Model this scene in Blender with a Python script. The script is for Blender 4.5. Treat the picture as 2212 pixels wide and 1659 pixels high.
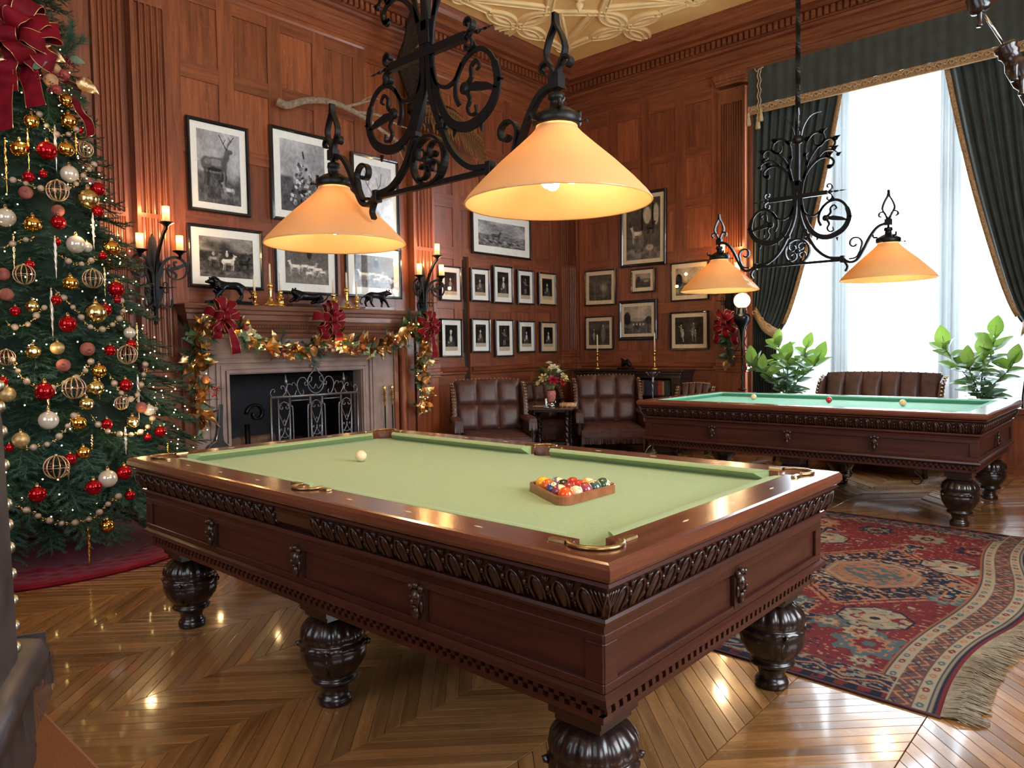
import bpy, bmesh, math, random
import numpy as np
from mathutils import Vector, Matrix
random.seed(7); rng = np.random.default_rng(7)
PI = math.pi
for o in list(bpy.data.objects): bpy.data.objects.remove(o)
SC = bpy.context.scene; COL = SC.collection
# ------------------------------------------------------------------ camera, sky, lights, exposure
CAM = np.array([2.390, -2.209, 1.362]); FPX = 1575.9
YAW, PITCH, ROLL = 0.7318268, -0.0477199, -0.0156357
_f = np.array([-math.sin(YAW)*math.cos(PITCH), math.cos(YAW)*math.cos(PITCH), math.sin(PITCH)])
_r = np.array([math.cos(YAW), math.sin(YAW), 0.0]); _u = np.cross(_r, _f)
_r, _u = math.cos(ROLL)*_r+math.sin(ROLL)*_u, -math.sin(ROLL)*_r+math.cos(ROLL)*_u
cd = bpy.data.cameras.new('camera'); cd.sensor_width = 36; cd.lens = FPX/2212*36; cd.clip_start = .05
cam = bpy.data.objects.new('camera', cd); COL.objects.link(cam)
M = Matrix(((_r[0], _u[0], -_f[0], CAM[0]), (_r[1], _u[1], -_f[1], CAM[1]), (_r[2], _u[2], -_f[2], CAM[2]), (0, 0, 0, 1)))
cam.matrix_world = M; SC.camera = cam
def hit(px, py, ax, val):
    "world point where the sight line through a photo pixel meets a plane of the room"
    d = _f+(px-1106)/FPX*_r-(py-829.5)/FPX*_u
    return CAM+(val-CAM[ax])/d[ax]*d
def proj(P):
    d = np.asarray(P, float)-CAM; z = d@_f
    return 1106+FPX*(d@_r)/z, 829.5-FPX*(d@_u)/z, z
W = bpy.data.worlds.new('world'); SC.world = W; W.use_nodes = True
bg = W.node_tree.nodes['Background']; bg.inputs[0].default_value = (.80, .90, 1, 1); bg.inputs[1].default_value = 2.6
SC.view_settings.view_transform = 'Standard'; SC.view_settings.look = 'None'
SC.view_settings.gamma = 1; SC.view_settings.use_curve_mapping = False
SC.view_settings.exposure = 0.0
def area(name, loc, size, rot, power, col):
    l = bpy.data.lights.new(name, 'AREA'); l.shape = 'RECTANGLE'; l.size, l.size_y = size; l.energy = power; l.color = col
    o = bpy.data.objects.new(name, l); o.location = loc; o.rotation_euler = rot; COL.objects.link(o); return o
# daylight outside the far window; the rest is added fill from unseen windows
area('daylight', (.06, 7.75, 2.7), (3.4, 3.6), (-PI/2, 0, 0), 1000, (.86, .94, 1))
area('daylight', (5.0, 1.2, 2.9), (3.0, 3.4), (0, PI/2, 0), 400, (.95, .97, 1))
area('daylight', (5.0, -2.9, 2.9), (2.0, 3.4), (0, PI/2, 0), 170, (.95, .97, 1))
area('daylight', (.2, -5.2, 2.9), (3.4, 3.4), (PI/2, 0, 0), 45, (.97, .97, 1))
def lamp(name, loc, power, col=(1, .62, .28), r=.03, parent=None):
    l = bpy.data.lights.new(name, 'POINT'); l.energy = power; l.color = col; l.shadow_soft_size = r
    o = bpy.data.objects.new(name, l); o.location = loc; COL.objects.link(o)
    if parent: o.parent = parent
    return o
# ------------------------------------------------------------------ naming helpers
def tag(o, label=None, cat=None, group=None, kind=None):
    if label: o['label'] = label
    if cat: o['category'] = cat
    if group: o['group'] = group
    if kind: o['kind'] = kind
    return o
def thing(name, label, cat, loc=(0, 0, 0), rz=0, group=None, scale=None):
    o = bpy.data.objects.new(name, None); COL.objects.link(o); o.location = loc; o.rotation_euler = (0, 0, rz)
    o.empty_display_size = .05
    if scale: o.scale = (scale,)*3
    return tag(o, label, cat, group)
def link(name, me, parent=None, loc=None, rot=None, scale=None):
    o = bpy.data.objects.new(name, me); COL.objects.link(o)
    if parent: o.parent = parent
    if loc is not None: o.location = loc
    if rot is not None: o.rotation_euler = rot
    if scale is not None: o.scale = scale if hasattr(scale, '__len__') else (scale,)*3
    return o
def copy_tree(o, parent=None):
    c = o.copy(); COL.objects.link(c)
    if parent is not None: c.parent = parent
    for ch in list(o.children): copy_tree(ch, c)
    return c
# ------------------------------------------------------------------ mesh builder
def rect(w, h): return [(-w/2, -h/2), (w/2, -h/2), (w/2, h/2), (-w/2, h/2)]
def circ(r, n=8): return [(r*math.cos(2*PI*i/n), r*math.sin(2*PI*i/n)) for i in range(n)]
class MB:
    def __init__(s): s.v = []; s.f = []; s.s = []
    def add(s, vs, fs, sm=False):
        b = len(s.v); s.v += [tuple(map(float, v)) for v in vs]
        s.f += [tuple(b+i for i in f) for f in fs]; s.s += [sm]*len(fs); return s
    def box(s, x0, x1, y0, y1, z0, z1):
        return s.add([(x0,y0,z0),(x1,y0,z0),(x1,y1,z0),(x0,y1,z0),(x0,y0,z1),(x1,y0,z1),(x1,y1,z1),(x0,y1,z1)],
              [(0,3,2,1),(4,5,6,7),(0,1,5,4),(1,2,6,5),(2,3,7,6),(3,0,4,7)])
    def cbox(s, c, d): return s.box(c[0]-d[0]/2, c[0]+d[0]/2, c[1]-d[1]/2, c[1]+d[1]/2, c[2]-d[2]/2, c[2]+d[2]/2)
    def bevbox(s, x0, x1, y0, y1, z0, z1, b):
        "box with chamfered edges"
        X = (x0, x0+b, x1-b, x1); Y = (y0, y0+b, y1-b, y1); Z = (z0, z0+b, z1-b, z1)
        vs = {}; L = []
        def V(i, j, k):
            key = (i, j, k)
            if key not in vs: vs[key] = len(L); L.append((X[i], Y[j], Z[k]))
            return vs[key]
        F = []
        for k, o in ((0, 1), (3, 0)):
            q = [V(1,1,k), V(2,1,k), V(2,2,k), V(1,2,k)]; F.append(q[::-1] if k == 0 else q)
            q = [V(1,k,1), V(2,k,1), V(2,k,2), V(1,k,2)]; F.append(q if k == 0 else q[::-1])
            q = [V(k,1,1), V(k,2,1), V(k,2,2), V(k,1,2)]; F.append(q[::-1] if k == 0 else q)
        for a in (0, 3):
            a1 = 1 if a == 0 else 2
            for b_ in (0, 3):
                b1 = 1 if b_ == 0 else 2
                F.append([V(1,a,b1), V(2,a,b1), V(2,a1,b_), V(1,a1,b_)])
                F.append([V(a,1,b1), V(a,2,b1), V(a1,2,b_), V(a1,1,b_)])
                F.append([V(a,b1,1), V(a,b1,2), V(a1,b_,2), V(a1,b_,1)])
        for a in (0, 3):
            for b_ in (0, 3):
                for c in (0, 3):
                    q = lambda t: 1 if t == 0 else 2
                    F.append([V(a, q(b_), q(c)), V(q(a), b_, q(c)), V(q(a), q(b_), c)])
        return s.add(L, F)
    def sweep(s, path, sec, up=None, closed=False, scale=None, cap=True, sm=True, twist=0):
        P = [Vector(p) for p in path]; n = len(P); m = len(sec); vs = []
        T = []
        for i in range(n):
            a = P[(i-1) % n] if (closed or i > 0) else P[0]
            b = P[(i+1) % n] if (closed or i < n-1) else P[-1]
            t = b-a; T.append(t.normalized() if t.length > 1e-9 else Vector((0, 0, 1)))
        if up is None:
            u = Vector((0, 0, 1)) if abs(T[0].z) < .9 else Vector((1, 0, 0))
            side = T[0].cross(u).normalized()
        for i in range(n):
            if up is None:
                if i: 
                    side = side-T[i]*side.dot(T[i]); side.normalize()
                sd = side; nr = sd.cross(T[i])
            else:
                nr = Vector(up); sd = T[i].cross(nr)
                sd = sd.normalized() if sd.length > 1e-6 else Vector((1, 0, 0)); 
            k = 1 if scale is None else scale[i]
            c0, s0 = math.cos(twist*i), math.sin(twist*i)
            for a, b in sec:
                if twist: a, b = a*c0-b*s0, a*s0+b*c0
                ka, kb = k if hasattr(k, '__len__') else (k, k)
                vs.append(P[i]+sd*a*ka+nr*b*kb)
        fs = []
        for i in range(n if closed else n-1):
            for j in range(m):
                a = i*m+j; b = i*m+(j+1) % m; c = ((i+1) % n)*m+(j+1) % m; d = ((i+1) % n)*m+j
                fs.append((a, b, c, d))
        s.add(vs, fs, sm)
        if cap and not closed:
            b0 = len(s.v)-n*m; s.f += [tuple(b0+j for j in range(m))[::-1], tuple(b0+(n-1)*m+j for j in range(m))]; s.s += [False]*2
        return s
    def tube(s, path, r, n=8, closed=False):
        rs = r if hasattr(r, '__len__') else None
        return s.sweep(path, circ(1 if rs else r, n), None, closed, scale=rs)
    def lathe(s, prof, c=(0, 0, 0), n=24, rip=None, sm=True, a0=0, a1=2*PI, axis='z'):
        full = abs(a1-a0-2*PI) < 1e-6; m = n if full else n+1; vs = []
        for r, z in prof:
            for i in range(m):
                a = a0+(a1-a0)*i/n; rr = r*(1+(rip(a, z) if rip else 0))
                x, y = rr*math.cos(a), rr*math.sin(a)
                if axis == 'z': vs.append((c[0]+x, c[1]+y, c[2]+z))
                elif axis == 'x': vs.append((c[0]+z, c[1]+x, c[2]+y))
                else: vs.append((c[0]+x, c[1]+z, c[2]+y))
        fs = []
        for k in range(len(prof)-1):
            for i in range(n if full else n):
                j = (i+1) % m
                fs.append((k*m+i, k*m+j, (k+1)*m+j, (k+1)*m+i))
        return s.add(vs, fs, sm)
    def ball(s, c, r, n=12, sq=(1, 1, 1), rough=0):
        k = max(3, n//2); pr = []
        vs = [(c[0], c[1], c[2]-r*sq[2])]
        for i in range(1, k):
            a = PI*i/k
            for j in range(n):
                b = 2*PI*j/n; q = 1+(random.uniform(-rough, rough) if rough else 0)
                vs.append((c[0]+r*sq[0]*math.sin(a)*math.cos(b)*q, c[1]+r*sq[1]*math.sin(a)*math.sin(b)*q, c[2]-r*sq[2]*math.cos(a)*q))
        vs.append((c[0], c[1], c[2]+r*sq[2])); L = len(vs)-1; fs = []
        for j in range(n): fs.append((0, 1+(j+1) % n, 1+j))
        for i in range(k-2):
            for j in range(n):
                a = 1+i*n+j; b = 1+i*n+(j+1) % n; fs.append((a, b, b+n, a+n))
        for j in range(n): fs.append((1+(k-2)*n+j, 1+(k-2)*n+(j+1) % n, L))
        return s.add(vs, fs, True)
    def prism(s, poly, z0, z1, axis='z', sm=False):
        "extrude a 2D outline; axis says which coordinate the depth runs along"
        n = len(poly); f = {'z': lambda a, b, c: (a, b, c), 'y': lambda a, b, c: (a, c, b), 'x': lambda a, b, c: (c, a, b)}[axis]
        vs = [f(a, b, z0) for a, b in poly]+[f(a, b, z1) for a, b in poly]
        fs = [tuple(range(n))[::-1], tuple(range(n, 2*n))]+[(i, (i+1) % n, n+(i+1) % n, n+i) for i in range(n)]
        return s.add(vs, fs, sm)
    def xf(s, M, start=0):
        for i in range(start, len(s.v)): s.v[i] = tuple(M @ Vector(s.v[i]))
        return s
    def mesh(s, name, mat, bevel=0, fix=True, tone=None):
        me = bpy.data.meshes.new(name); me.from_pydata(s.v, [], s.f)
        me.polygons.foreach_set('use_smooth', s.s)
        if fix or bevel:
            bm = bmesh.new(); bm.from_mesh(me)
            if bevel:
                es = [e for e in bm.edges if len(e.link_faces) == 2 and e.calc_face_angle(0) > .6]
                bmesh.ops.bevel(bm, geom=es, offset=bevel, segments=2, affect='EDGES', profile=.5)
            bmesh.ops.recalc_face_normals(bm, faces=bm.faces); bm.to_mesh(me); bm.free()
        if mat is not None:
            for m in (mat if isinstance(mat, (list, tuple)) else [mat]): me.materials.append(m)
        if tone is not None:
            at = me.attributes.new('tone', 'FLOAT', 'FACE'); at.data.foreach_set('value', tone)
        me.update(); return me
    def build(s, name, mat, parent=None, bevel=0, kind=None, fix=True, tone=None, loc=None):
        o = link(name, s.mesh(name, mat, bevel, fix, tone), parent, loc)
        if kind: o['kind'] = kind
        return o
def spiral(cx, cz, r0, r1, a0, a1, n=24, y=0):
    return [(cx+(r0+(r1-r0)*i/n)*math.cos(a0+(a1-a0)*i/n), y, cz+(r0+(r1-r0)*i/n)*math.sin(a0+(a1-a0)*i/n)) for i in range(n+1)]
def smooth(pts, n=6):
    "Catmull-Rom through points"
    P = [np.array(p, float) for p in pts]; P = [2*P[0]-P[1]]+P+[2*P[-1]-P[-2]]; out = []
    for i in range(1, len(P)-2):
        for k in range(n):
            t = k/n; a, b, c, d = P[i-1:i+3]
            out.append(tuple(.5*((2*b)+(c-a)*t+(2*a-5*b+4*c-d)*t*t+(3*b-a-3*c+d)*t**3)))
    out.append(tuple(P[-2])); return out
# ------------------------------------------------------------------ materials
def newmat(name):
    m = bpy.data.materials.new(name); m.use_nodes = True; nt = m.node_tree
    return m, nt, nt.nodes['Principled BSDF']
def N(nt, t, **k):
    n = nt.nodes.new(t)
    for a, b in k.items():
        if a.startswith('i_'):
            key = a[2:]; key = int(key) if key.isdigit() else key
            n.inputs[key].default_value = b
        else: setattr(n, a, b)
    return n
def L(nt, a, ao, b, bi): nt.links.new(a.outputs[ao], b.inputs[bi])
def ramp(nt, stops):
    r = N(nt, 'ShaderNodeValToRGB'); e = r.color_ramp.elements
    while len(e) < len(stops): e.new(.5)
    for i, (p, c) in enumerate(stops): e[i].position = p; e[i].color = (*c, 1)
    return r
def plain(name, col, rough=.5, metal=0, noise=0, nscale=20, bump=0, **kw):
    m, nt, b = newmat(name); b.inputs['Base Color'].default_value = (*col, 1)
    b.inputs['Roughness'].default_value = rough; b.inputs['Metallic'].default_value = metal
    for k, v in kw.items(): b.inputs[k.replace('_', ' ')].default_value = v
    tc = N(nt, 'ShaderNodeTexCoord'); nz = N(nt, 'ShaderNodeTexNoise', i_Scale=nscale, i_Detail=4.); L(nt, tc, 'Object', nz, 'Vector')
    if noise or True:
        q = noise or .06
        r = ramp(nt, [(.3, tuple(c*(1-q) for c in col)), (.7, tuple(min(1, c*(1+q)) for c in col))])
        L(nt, nz, 0, r, 0); L(nt, r, 0, b, 'Base Color')
    if bump:
        bp = N(nt, 'ShaderNodeBump', i_Strength=1., i_Distance=bump); L(nt, nz, 0, bp, 'Height'); L(nt, bp, 0, b, 'Normal')
    return m
def wood(name, c1, c2, axis='Z', scale=1., rough=.35, coat=.25, rnd=.25, rot=0., flake=.3, bump=.0006, use_tone=False):
    m, nt, b = newmat(name)
    tc = N(nt, 'ShaderNodeTexCoord'); oi = N(nt, 'ShaderNodeObjectInfo')
    ml = N(nt, 'ShaderNodeMath', operation='MULTIPLY', i_1=37.); L(nt, oi, 'Random', ml, 0)
    ad = N(nt, 'ShaderNodeVectorMath', operation='ADD'); L(nt, tc, 'Object', ad, 0)
    tone = None
    if use_tone:
        at = N(nt, 'ShaderNodeAttribute', attribute_name='tone'); tone = N(nt, 'ShaderNodeMath', operation='ADD')
        L(nt, oi, 'Random', tone, 0); L(nt, at, 'Fac', tone, 1)
        fr = N(nt, 'ShaderNodeMath', operation='FRACT'); L(nt, tone, 0, fr, 0); tone = fr
        ml2 = N(nt, 'ShaderNodeMath', operation='MULTIPLY', i_1=37.); L(nt, fr, 0, ml2, 0); L(nt, ml2, 0, ad, 1)
    else:
        L(nt, ml, 0, ad, 1)
    mp = N(nt, 'ShaderNodeMapping', vector_type='TEXTURE'); mp.inputs['Rotation'].default_value = (0, 0, rot)
    sl = {'X': (14, 1, 1), 'Y': (1, 14, 1), 'Z': (1, 1, 14)}[axis]; mp.inputs['Scale'].default_value = sl
    L(nt, ad, 0, mp, 'Vector')
    n1 = N(nt, 'ShaderNodeTexNoise', i_Scale=22.*scale, i_Detail=7., i_Roughness=.62, i_Distortion=.6); L(nt, mp, 0, n1, 'Vector')
    mp2 = N(nt, 'ShaderNodeMapping', vector_type='TEXTURE'); mp2.inputs['Rotation'].default_value = (0, 0, rot)
    mp2.inputs['Scale'].default_value = {'X': (2.6, 1, 1), 'Y': (1, 2.6, 1), 'Z': (1, 1, 2.6)}[axis]; L(nt, ad, 0, mp2, 'Vector')
    n2 = N(nt, 'ShaderNodeTexNoise', i_Scale=26.*scale, i_Detail=3., i_Distortion=2.2); L(nt, mp2, 0, n2, 'Vector')
    r1 = ramp(nt, [(.28, c1), (.72, c2)]); L(nt, n1, 0, r1, 0)
    r2 = ramp(nt, [(.60, (0, 0, 0)), (.66, (1, 1, 1))]); L(nt, n2, 0, r2, 0)
    mx = N(nt, 'ShaderNodeMix', data_type='RGBA', blend_type='SCREEN'); mf = N(nt, 'ShaderNodeMath', operation='MULTIPLY', i_1=flake)
    L(nt, r2, 0, mf, 0); L(nt, mf, 0, mx, 'Factor'); L(nt, r1, 0, mx, 6); mx.inputs[7].default_value = (c2[0]*.5, c2[1]*.5, c2[2]*.5, 1)
    hv = N(nt, 'ShaderNodeHueSaturation'); mr = N(nt, 'ShaderNodeMapRange'); mr.inputs[3].default_value = 1-rnd; mr.inputs[4].default_value = 1+rnd
    if tone:
        L(nt, tone, 0, mr, 0); rr = N(nt, 'ShaderNodeMapRange'); rr.inputs[3].default_value = rough*.62; rr.inputs[4].default_value = rough*1.45; m5 = N(nt, 'ShaderNodeMath', operation='MULTIPLY', i_1=7.3); f5 = N(nt, 'ShaderNodeMath', operation='FRACT'); L(nt, tone, 0, m5, 0); L(nt, m5, 0, f5, 0); L(nt, f5, 0, rr, 0)
    else: L(nt, oi, 'Random', mr, 0)
    L(nt, mr, 0, hv, 'Value'); L(nt, mx, 2, hv, 'Color'); L(nt, hv, 0, b, 'Base Color')
    b.inputs['Roughness'].default_value = rough; b.inputs['Coat Weight'].default_value = coat; b.inputs['Coat Roughness'].default_value = .15
    if tone: L(nt, rr, 0, b, 'Roughness'); b.inputs['Coat Roughness'].default_value = .07
    bp = N(nt, 'ShaderNodeBump', i_Strength=.6, i_Distance=bump); L(nt, n1, 0, bp, 'Height'); L(nt, bp, 0, b, 'Normal')
    return m
def emis(name, col, s):
    m, nt, b = newmat(name); b.inputs['Base Color'].default_value = (*col, 1); b.inputs['Emission Color'].default_value = (*col, 1); b.inputs['Emission Strength'].default_value = s
    nz = N(nt, 'ShaderNodeTexNoise', i_Scale=5.); mr = N(nt, 'ShaderNodeMapRange'); mr.inputs[3].default_value = s*.95; mr.inputs[4].default_value = s*1.05
    L(nt, nz, 0, mr, 0); L(nt, mr, 0, b, 'Emission Strength'); return m
def vcolmat(name, rough=.6, sheen=0):
    m, nt, b = newmat(name); a = N(nt, 'ShaderNodeAttribute', attribute_name='Col'); L(nt, a, 'Color', b, 'Base Color')
    b.inputs['Roughness'].default_value = rough; b.inputs['Sheen Weight'].default_value = sheen; b.inputs['Specular IOR Level'].default_value = .15
    nz = N(nt, 'ShaderNodeTexNoise', i_Scale=300.); bp = N(nt, 'ShaderNodeBump', i_Strength=.3, i_Distance=.0005); L(nt, nz, 0, bp, 'Height'); L(nt, bp, 0, b, 'Normal')
    return m
def translucent(name, col, tcol, fac=.5, gloss=.08, transp=0., nscale=8):
    m, nt, b = newmat(name); out = nt.nodes['Material Output']; nt.nodes.remove(b)
    tc = N(nt, 'ShaderNodeTexCoord'); nz = N(nt, 'ShaderNodeTexNoise', i_Scale=float(nscale)); L(nt, tc, 'Object', nz, 'Vector')
    rp = ramp(nt, [(.3, tuple(c*.94 for c in col)), (.7, col)]); L(nt, nz, 0, rp, 0)
    d = N(nt, 'ShaderNodeBsdfDiffuse'); L(nt, rp, 0, d, 0); t = N(nt, 'ShaderNodeBsdfTranslucent'); t.inputs[0].default_value = (*tcol, 1)
    mx = N(nt, 'ShaderNodeMixShader'); mx.inputs[0].default_value = fac; L(nt, d, 0, mx, 1); L(nt, t, 0, mx, 2)
    g = N(nt, 'ShaderNodeBsdfGlossy'); g.inputs['Roughness'].default_value = .08; m2 = N(nt, 'ShaderNodeMixShader'); m2.inputs[0].default_value = gloss
    L(nt, mx, 0, m2, 1); L(nt, g, 0, m2, 2); last = m2
    if transp:
        tr = N(nt, 'ShaderNodeBsdfTransparent'); m3 = N(nt, 'ShaderNodeMixShader'); m3.inputs[0].default_value = transp
        L(nt, m2, 0, m3, 1); L(nt, tr, 0, m3, 2); last = m3
    L(nt, last, 0, out, 0); return m
def glassmat(name, tint=(1, 1, 1), ior=1.5, rough=0.0):
    m, nt, b = newmat(name); out = nt.nodes['Material Output']; nt.nodes.remove(b)
    t = N(nt, 'ShaderNodeBsdfTransparent'); t.inputs[0].default_value = (*tint, 1); g = N(nt, 'ShaderNodeBsdfGlossy'); g.inputs['Roughness'].default_value = rough
    lw = N(nt, 'ShaderNodeLayerWeight', i_Blend=.5); pw = N(nt, 'ShaderNodeMath', operation='POWER', i_1=5.); L(nt, lw, 'Facing', pw, 0)
    r0 = ((ior-1)/(ior+1))**2*.7; fr = N(nt, 'ShaderNodeMath', operation='MULTIPLY_ADD', i_1=1-r0, i_2=r0); L(nt, pw, 0, fr, 0); mx = N(nt, 'ShaderNodeMixShader')
    L(nt, fr, 0, mx, 0); L(nt, t, 0, mx, 1); L(nt, g, 0, mx, 2); L(nt, mx, 0, out, 0); return m
OAK1, OAK2 = (.105, .023, .010), (.29, .084, .029)
M_wall = wood('oak_panelling', OAK1, OAK2, 'Z', rough=.34, rnd=.18)
M_panel = wood('oak_panel', (.115, .025, .010), (.32, .092, .031), 'Z', rough=.34, rnd=.24, flake=.5)
M_wallh = wood('oak_rails_x', OAK1, OAK2, 'Y', rough=.34, rnd=.12)
M_wallhx = wood('oak_rails_y', OAK1, OAK2, 'X', rough=.34, rnd=.12)
M_table = wood('dark_oak', (.024, .006, .004), (.070, .018, .011), 'X', rough=.32, rnd=.1, flake=.25)
M_tabley = wood('dark_oak_end', (.024, .006, .004), (.070, .018, .011), 'Y', rough=.32, rnd=.1, flake=.25)
M_rail = wood('rail_mahogany', (.085, .024, .013), (.18, .056, .028), 'X', rough=.22, coat=.6, rnd=.08, flake=.15)
M_raily = wood('rail_mahogany_end', (.085, .024, .013), (.18, .056, .028), 'Y', rough=.22, coat=.6, rnd=.08, flake=.15)
M_carve = wood('carved_oak', (.016, .006, .004), (.055, .018, .010), 'Z', rough=.3, rnd=.1, flake=.1)
M_leg = wood('black_oak', (.007, .004, .004), (.026, .011, .008), 'Z', rough=.28, coat=.4, rnd=.1, flake=.1)
M_fa = wood('parquet_up', (.17, .072, .022), (.40, .19, .066), 'X', rough=.24, coat=.8, rnd=.26, rot=PI/4, flake=.35, use_tone=True, bump=.00012)
M_fb = wood('parquet_down', (.17, .072, .022), (.40, .19, .066), 'X', rough=.24, coat=.8, rnd=.26, rot=-PI/4, flake=.35, use_tone=True, bump=.00012)
M_gap = plain('dark_gap', (.02, .012, .008), .8)
M_iron = plain('black_iron', (.008, .007, .007), .42, .5, noise=.3, nscale=40, bump=.0006)
M_steel = plain('wrought_steel', (.22, .22, .24), .38, .9, noise=.2, nscale=60)
M_brass = plain('brass', (.78, .52, .16), .16, 1, noise=.08, nscale=9)
M_gold = plain('gold_foil', (.66, .42, .20), .33, 1, noise=.3, nscale=30, bump=.003)
M_plaster = plain('ochre_plaster', (.82, .52, .19), .7, noise=.08, nscale=3)
M_plrib = plain('cream_plaster', (.88, .64, .30), .65, noise=.08, nscale=5)
M_stone = plain('brown_stone', (.27, .19, .16), .6, noise=.22, nscale=6, bump=.001)
M_soot = plain('sooted_firebox', (.010, .010, .014), .8, noise=.4, nscale=8)
M_leather = plain('oxblood_leather', (.070, .026, .020), .42, noise=.4, nscale=14, bump=.0015)
M_leath_dk = plain('dark_leather', (.040, .030, .030), .42, noise=.35, nscale=14, bump=.002)
M_nail = plain('brass_nail', (.55, .42, .22), .28, 1)
M_nailw = plain('worn_brass_nail', (.45, .40, .30), .35, 1)
M_velvet_r = plain('red_velvet', (.16, .004, .012), .6, noise=.35, nscale=12, Specular_IOR_Level=.12)
M_goldwire = plain('gold_wire_edge', (.80, .52, .24), .35, 1)
M_black = plain('black_frame', (.008, .008, .010), .22, noise=.3, Coat_Weight=.5)
M_mat = plain('white_mount', (.88, .87, .80), .7, noise=.04)
M_matc = plain('cream_mount', (.74, .58, .36), .7, noise=.05)
M_pane = glassmat('picture_glass')
M_wax = plain('ivory_candle', (.78, .66, .46), .4)
M_bronze = plain('dark_bronze', (.020, .022, .026), .26, .85, noise=.4, nscale=30, bump=.002)
M_green = plain('dark_drape', (.030, .040, .036), .65, noise=.25, nscale=9, Sheen_Weight=.15)
M_trim = plain('gold_braid', (.34, .20, .09), .6, noise=.5, nscale=70, bump=.002)
# ================================================================== THE SETTING
XA, YB, ZC = -4.6, 6.94, 5.53
XR, YK = 4.6, -4.6
def struct(name, mb, mat, bevel=0, parent=None):
    o = mb.build(name, mat, parent, bevel)
    if parent is None: o['kind'] = 'structure'
    return o
# ---- floor: slab, then chevron planks one by one
m = MB(); m.box(XA-.3, XR+.2, YK-.2, YB+1.2, -.12, -.014); floor = struct('floor', m, M_gap)
CW, HP = .475, .0735
def plank_mb(dx, gap=.0016):
    m = MB(); g = gap
    w, h = CW-g, HP-g*1.4
    a = [(g, 0 if dx > 0 else CW), (w, w if dx > 0 else CW-w), (w, (w if dx > 0 else CW-w)+h), (g, (0 if dx > 0 else CW)+h)]
    b = .0009
    c = [sum(p[0] for p in a)/4, sum(p[1] for p in a)/4]
    ins = [(p[0]+(c[0]-p[0])*.004, p[1]+(.0014 if i < 2 else -.0014)) for i, p in enumerate(a)]
    m.add([(x, y, -.013) for x, y in a]+[(x, y, -b) for x, y in a]+[(x, y, 0) for x, y in ins],
          [(0, 1, 5, 4), (1, 2, 6, 5), (2, 3, 7, 6), (3, 0, 4, 7), (4, 5, 9, 8), (5, 6, 10, 9), (6, 7, 11, 10), (7, 4, 8, 11), (8, 9, 10, 11)])
    return m
cand = []
for k in range(-11, 9):
    x0 = .34+k*CW; up = (k % 2 == 0)
    if x0 < XA-.5 or x0 > XR: continue
    for j in range(-80, 160):
        y0 = j*HP-.27
        if y0 < YK-.3 or y0+CW > YB+1.0: continue
        c = (x0+CW/2, y0+CW/2, 0); px, py, z = proj(c)
        vis = z > .3 and -120 < px < 2330 and 0 < py < 1780
        tb = abs(c[0]) < 1.3 and abs(c[1]) < .7
        cand.append(((1/z**2 if vis else 0)*(.6 if tb else 1), x0, y0, up))
cand.sort(key=lambda t: -t[0])
pm = [plank_mb(1).mesh('plank', M_fa), plank_mb(-1).mesh('plank', M_fb)]
for s_, x0, y0, up in cand[:300]: link('plank', pm[0 if up else 1], floor, (x0, y0, 0))
for flag, mat in ((True, M_fa), (False, M_fb)):
    big = MB(); base = plank_mb(1 if flag else -1); tn = []
    for s_, x0, y0, up in cand[300:]:
        if up == flag:
            big.add([(x+x0, y+y0, z) for x, y, z in base.v], base.f); tn += [random.random()]*len(base.f)
    o = big.build('plank_field', mat, floor, kind='stuff', fix=False, tone=tn)
# ---- walls.  A panelled wall is a backing, the joined stiles and rails, and one object per panel
def panelled(wall, axis, plane, sgn, u0, u1, cols, rows, proud=.016, mat_st=None, moulding=True):
    "cols/rows: intervals of the panels; frame members fill the rest between u0..u1 and the rows' extent"
    def bx(mb, a0, a1, z0, z1, d0, d1):
        p0, p1 = sorted((plane+sgn*d0, plane+sgn*d1))
        if axis == 'x': mb.box(p0, p1, a0, a1, z0, z1)
        else: mb.box(a0, a1, p0, p1, z0, z1)
    z0, z1 = rows[0], rows[-1]; rl = rows[1:-1]
    e = [u0]+[c for ab in cols for c in ab]+[u1]
    for i in range(0, len(e), 2):
        if e[i+1]-e[i] > .005: st = MB(); bx(st, e[i], e[i+1], z0, z1, 0, proud); st.build('stile', M_wall, wall, .002)
    zz = [z0]+[c for ab in rl for c in ab]+[z1]
    for i in range(0, len(zz), 2):
        for a, b in cols: rr = MB(); bx(rr, a+.0005, b-.0005, zz[i], zz[i+1], 0, proud-.0008); rr.build('rail', M_wallh if axis == 'x' else M_wallhx, wall, .002)
    for a, b in cols:
        for c, d in rl:
            pm_ = MB(); bx(pm_, a+.001, b-.001, c+.001, d-.001, -.004, .002); pm_.build('panel', M_panel, wall)
def backing(name, axis, plane, sgn, holes, u0, u1, z0, z1, th=.25):
    m = MB()
    us = sorted({u0, u1}|{h[0] for h in holes}|{h[1] for h in holes}); zs = sorted({z0, z1}|{h[2] for h in holes}|{h[3] for h in holes})
    for i in range(len(us)-1):
        for j in range(len(zs)-1):
            uc, zc = (us[i]+us[i+1])/2, (zs[j]+zs[j+1])/2
            if any(h[0] < uc < h[1] and h[2] < zc < h[3] for h in holes): continue
            p0, p1 = sorted((plane-sgn*.003, plane-sgn*th))
            if axis == 'x': m.box(p0, p1, us[i], us[i+1], zs[j], zs[j+1])
            else: m.box(us[i], us[i+1], p0, p1, zs[j], zs[j+1])
    return struct(name, m, M_wall)
WOPEN = (-1.60, 1.72, .68, 4.62)
FIRE = (1.26, 2.83, -.1, 1.155)
wallL = backing('wall_left', 'x', XA, 1, [FIRE], YK, YB+.2, 0, ZC+.1)
wallB = backing('wall_far', 'y', YB, -1, [WOPEN], XA-.25, XR+.2, 0, ZC+.1, .30)
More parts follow.
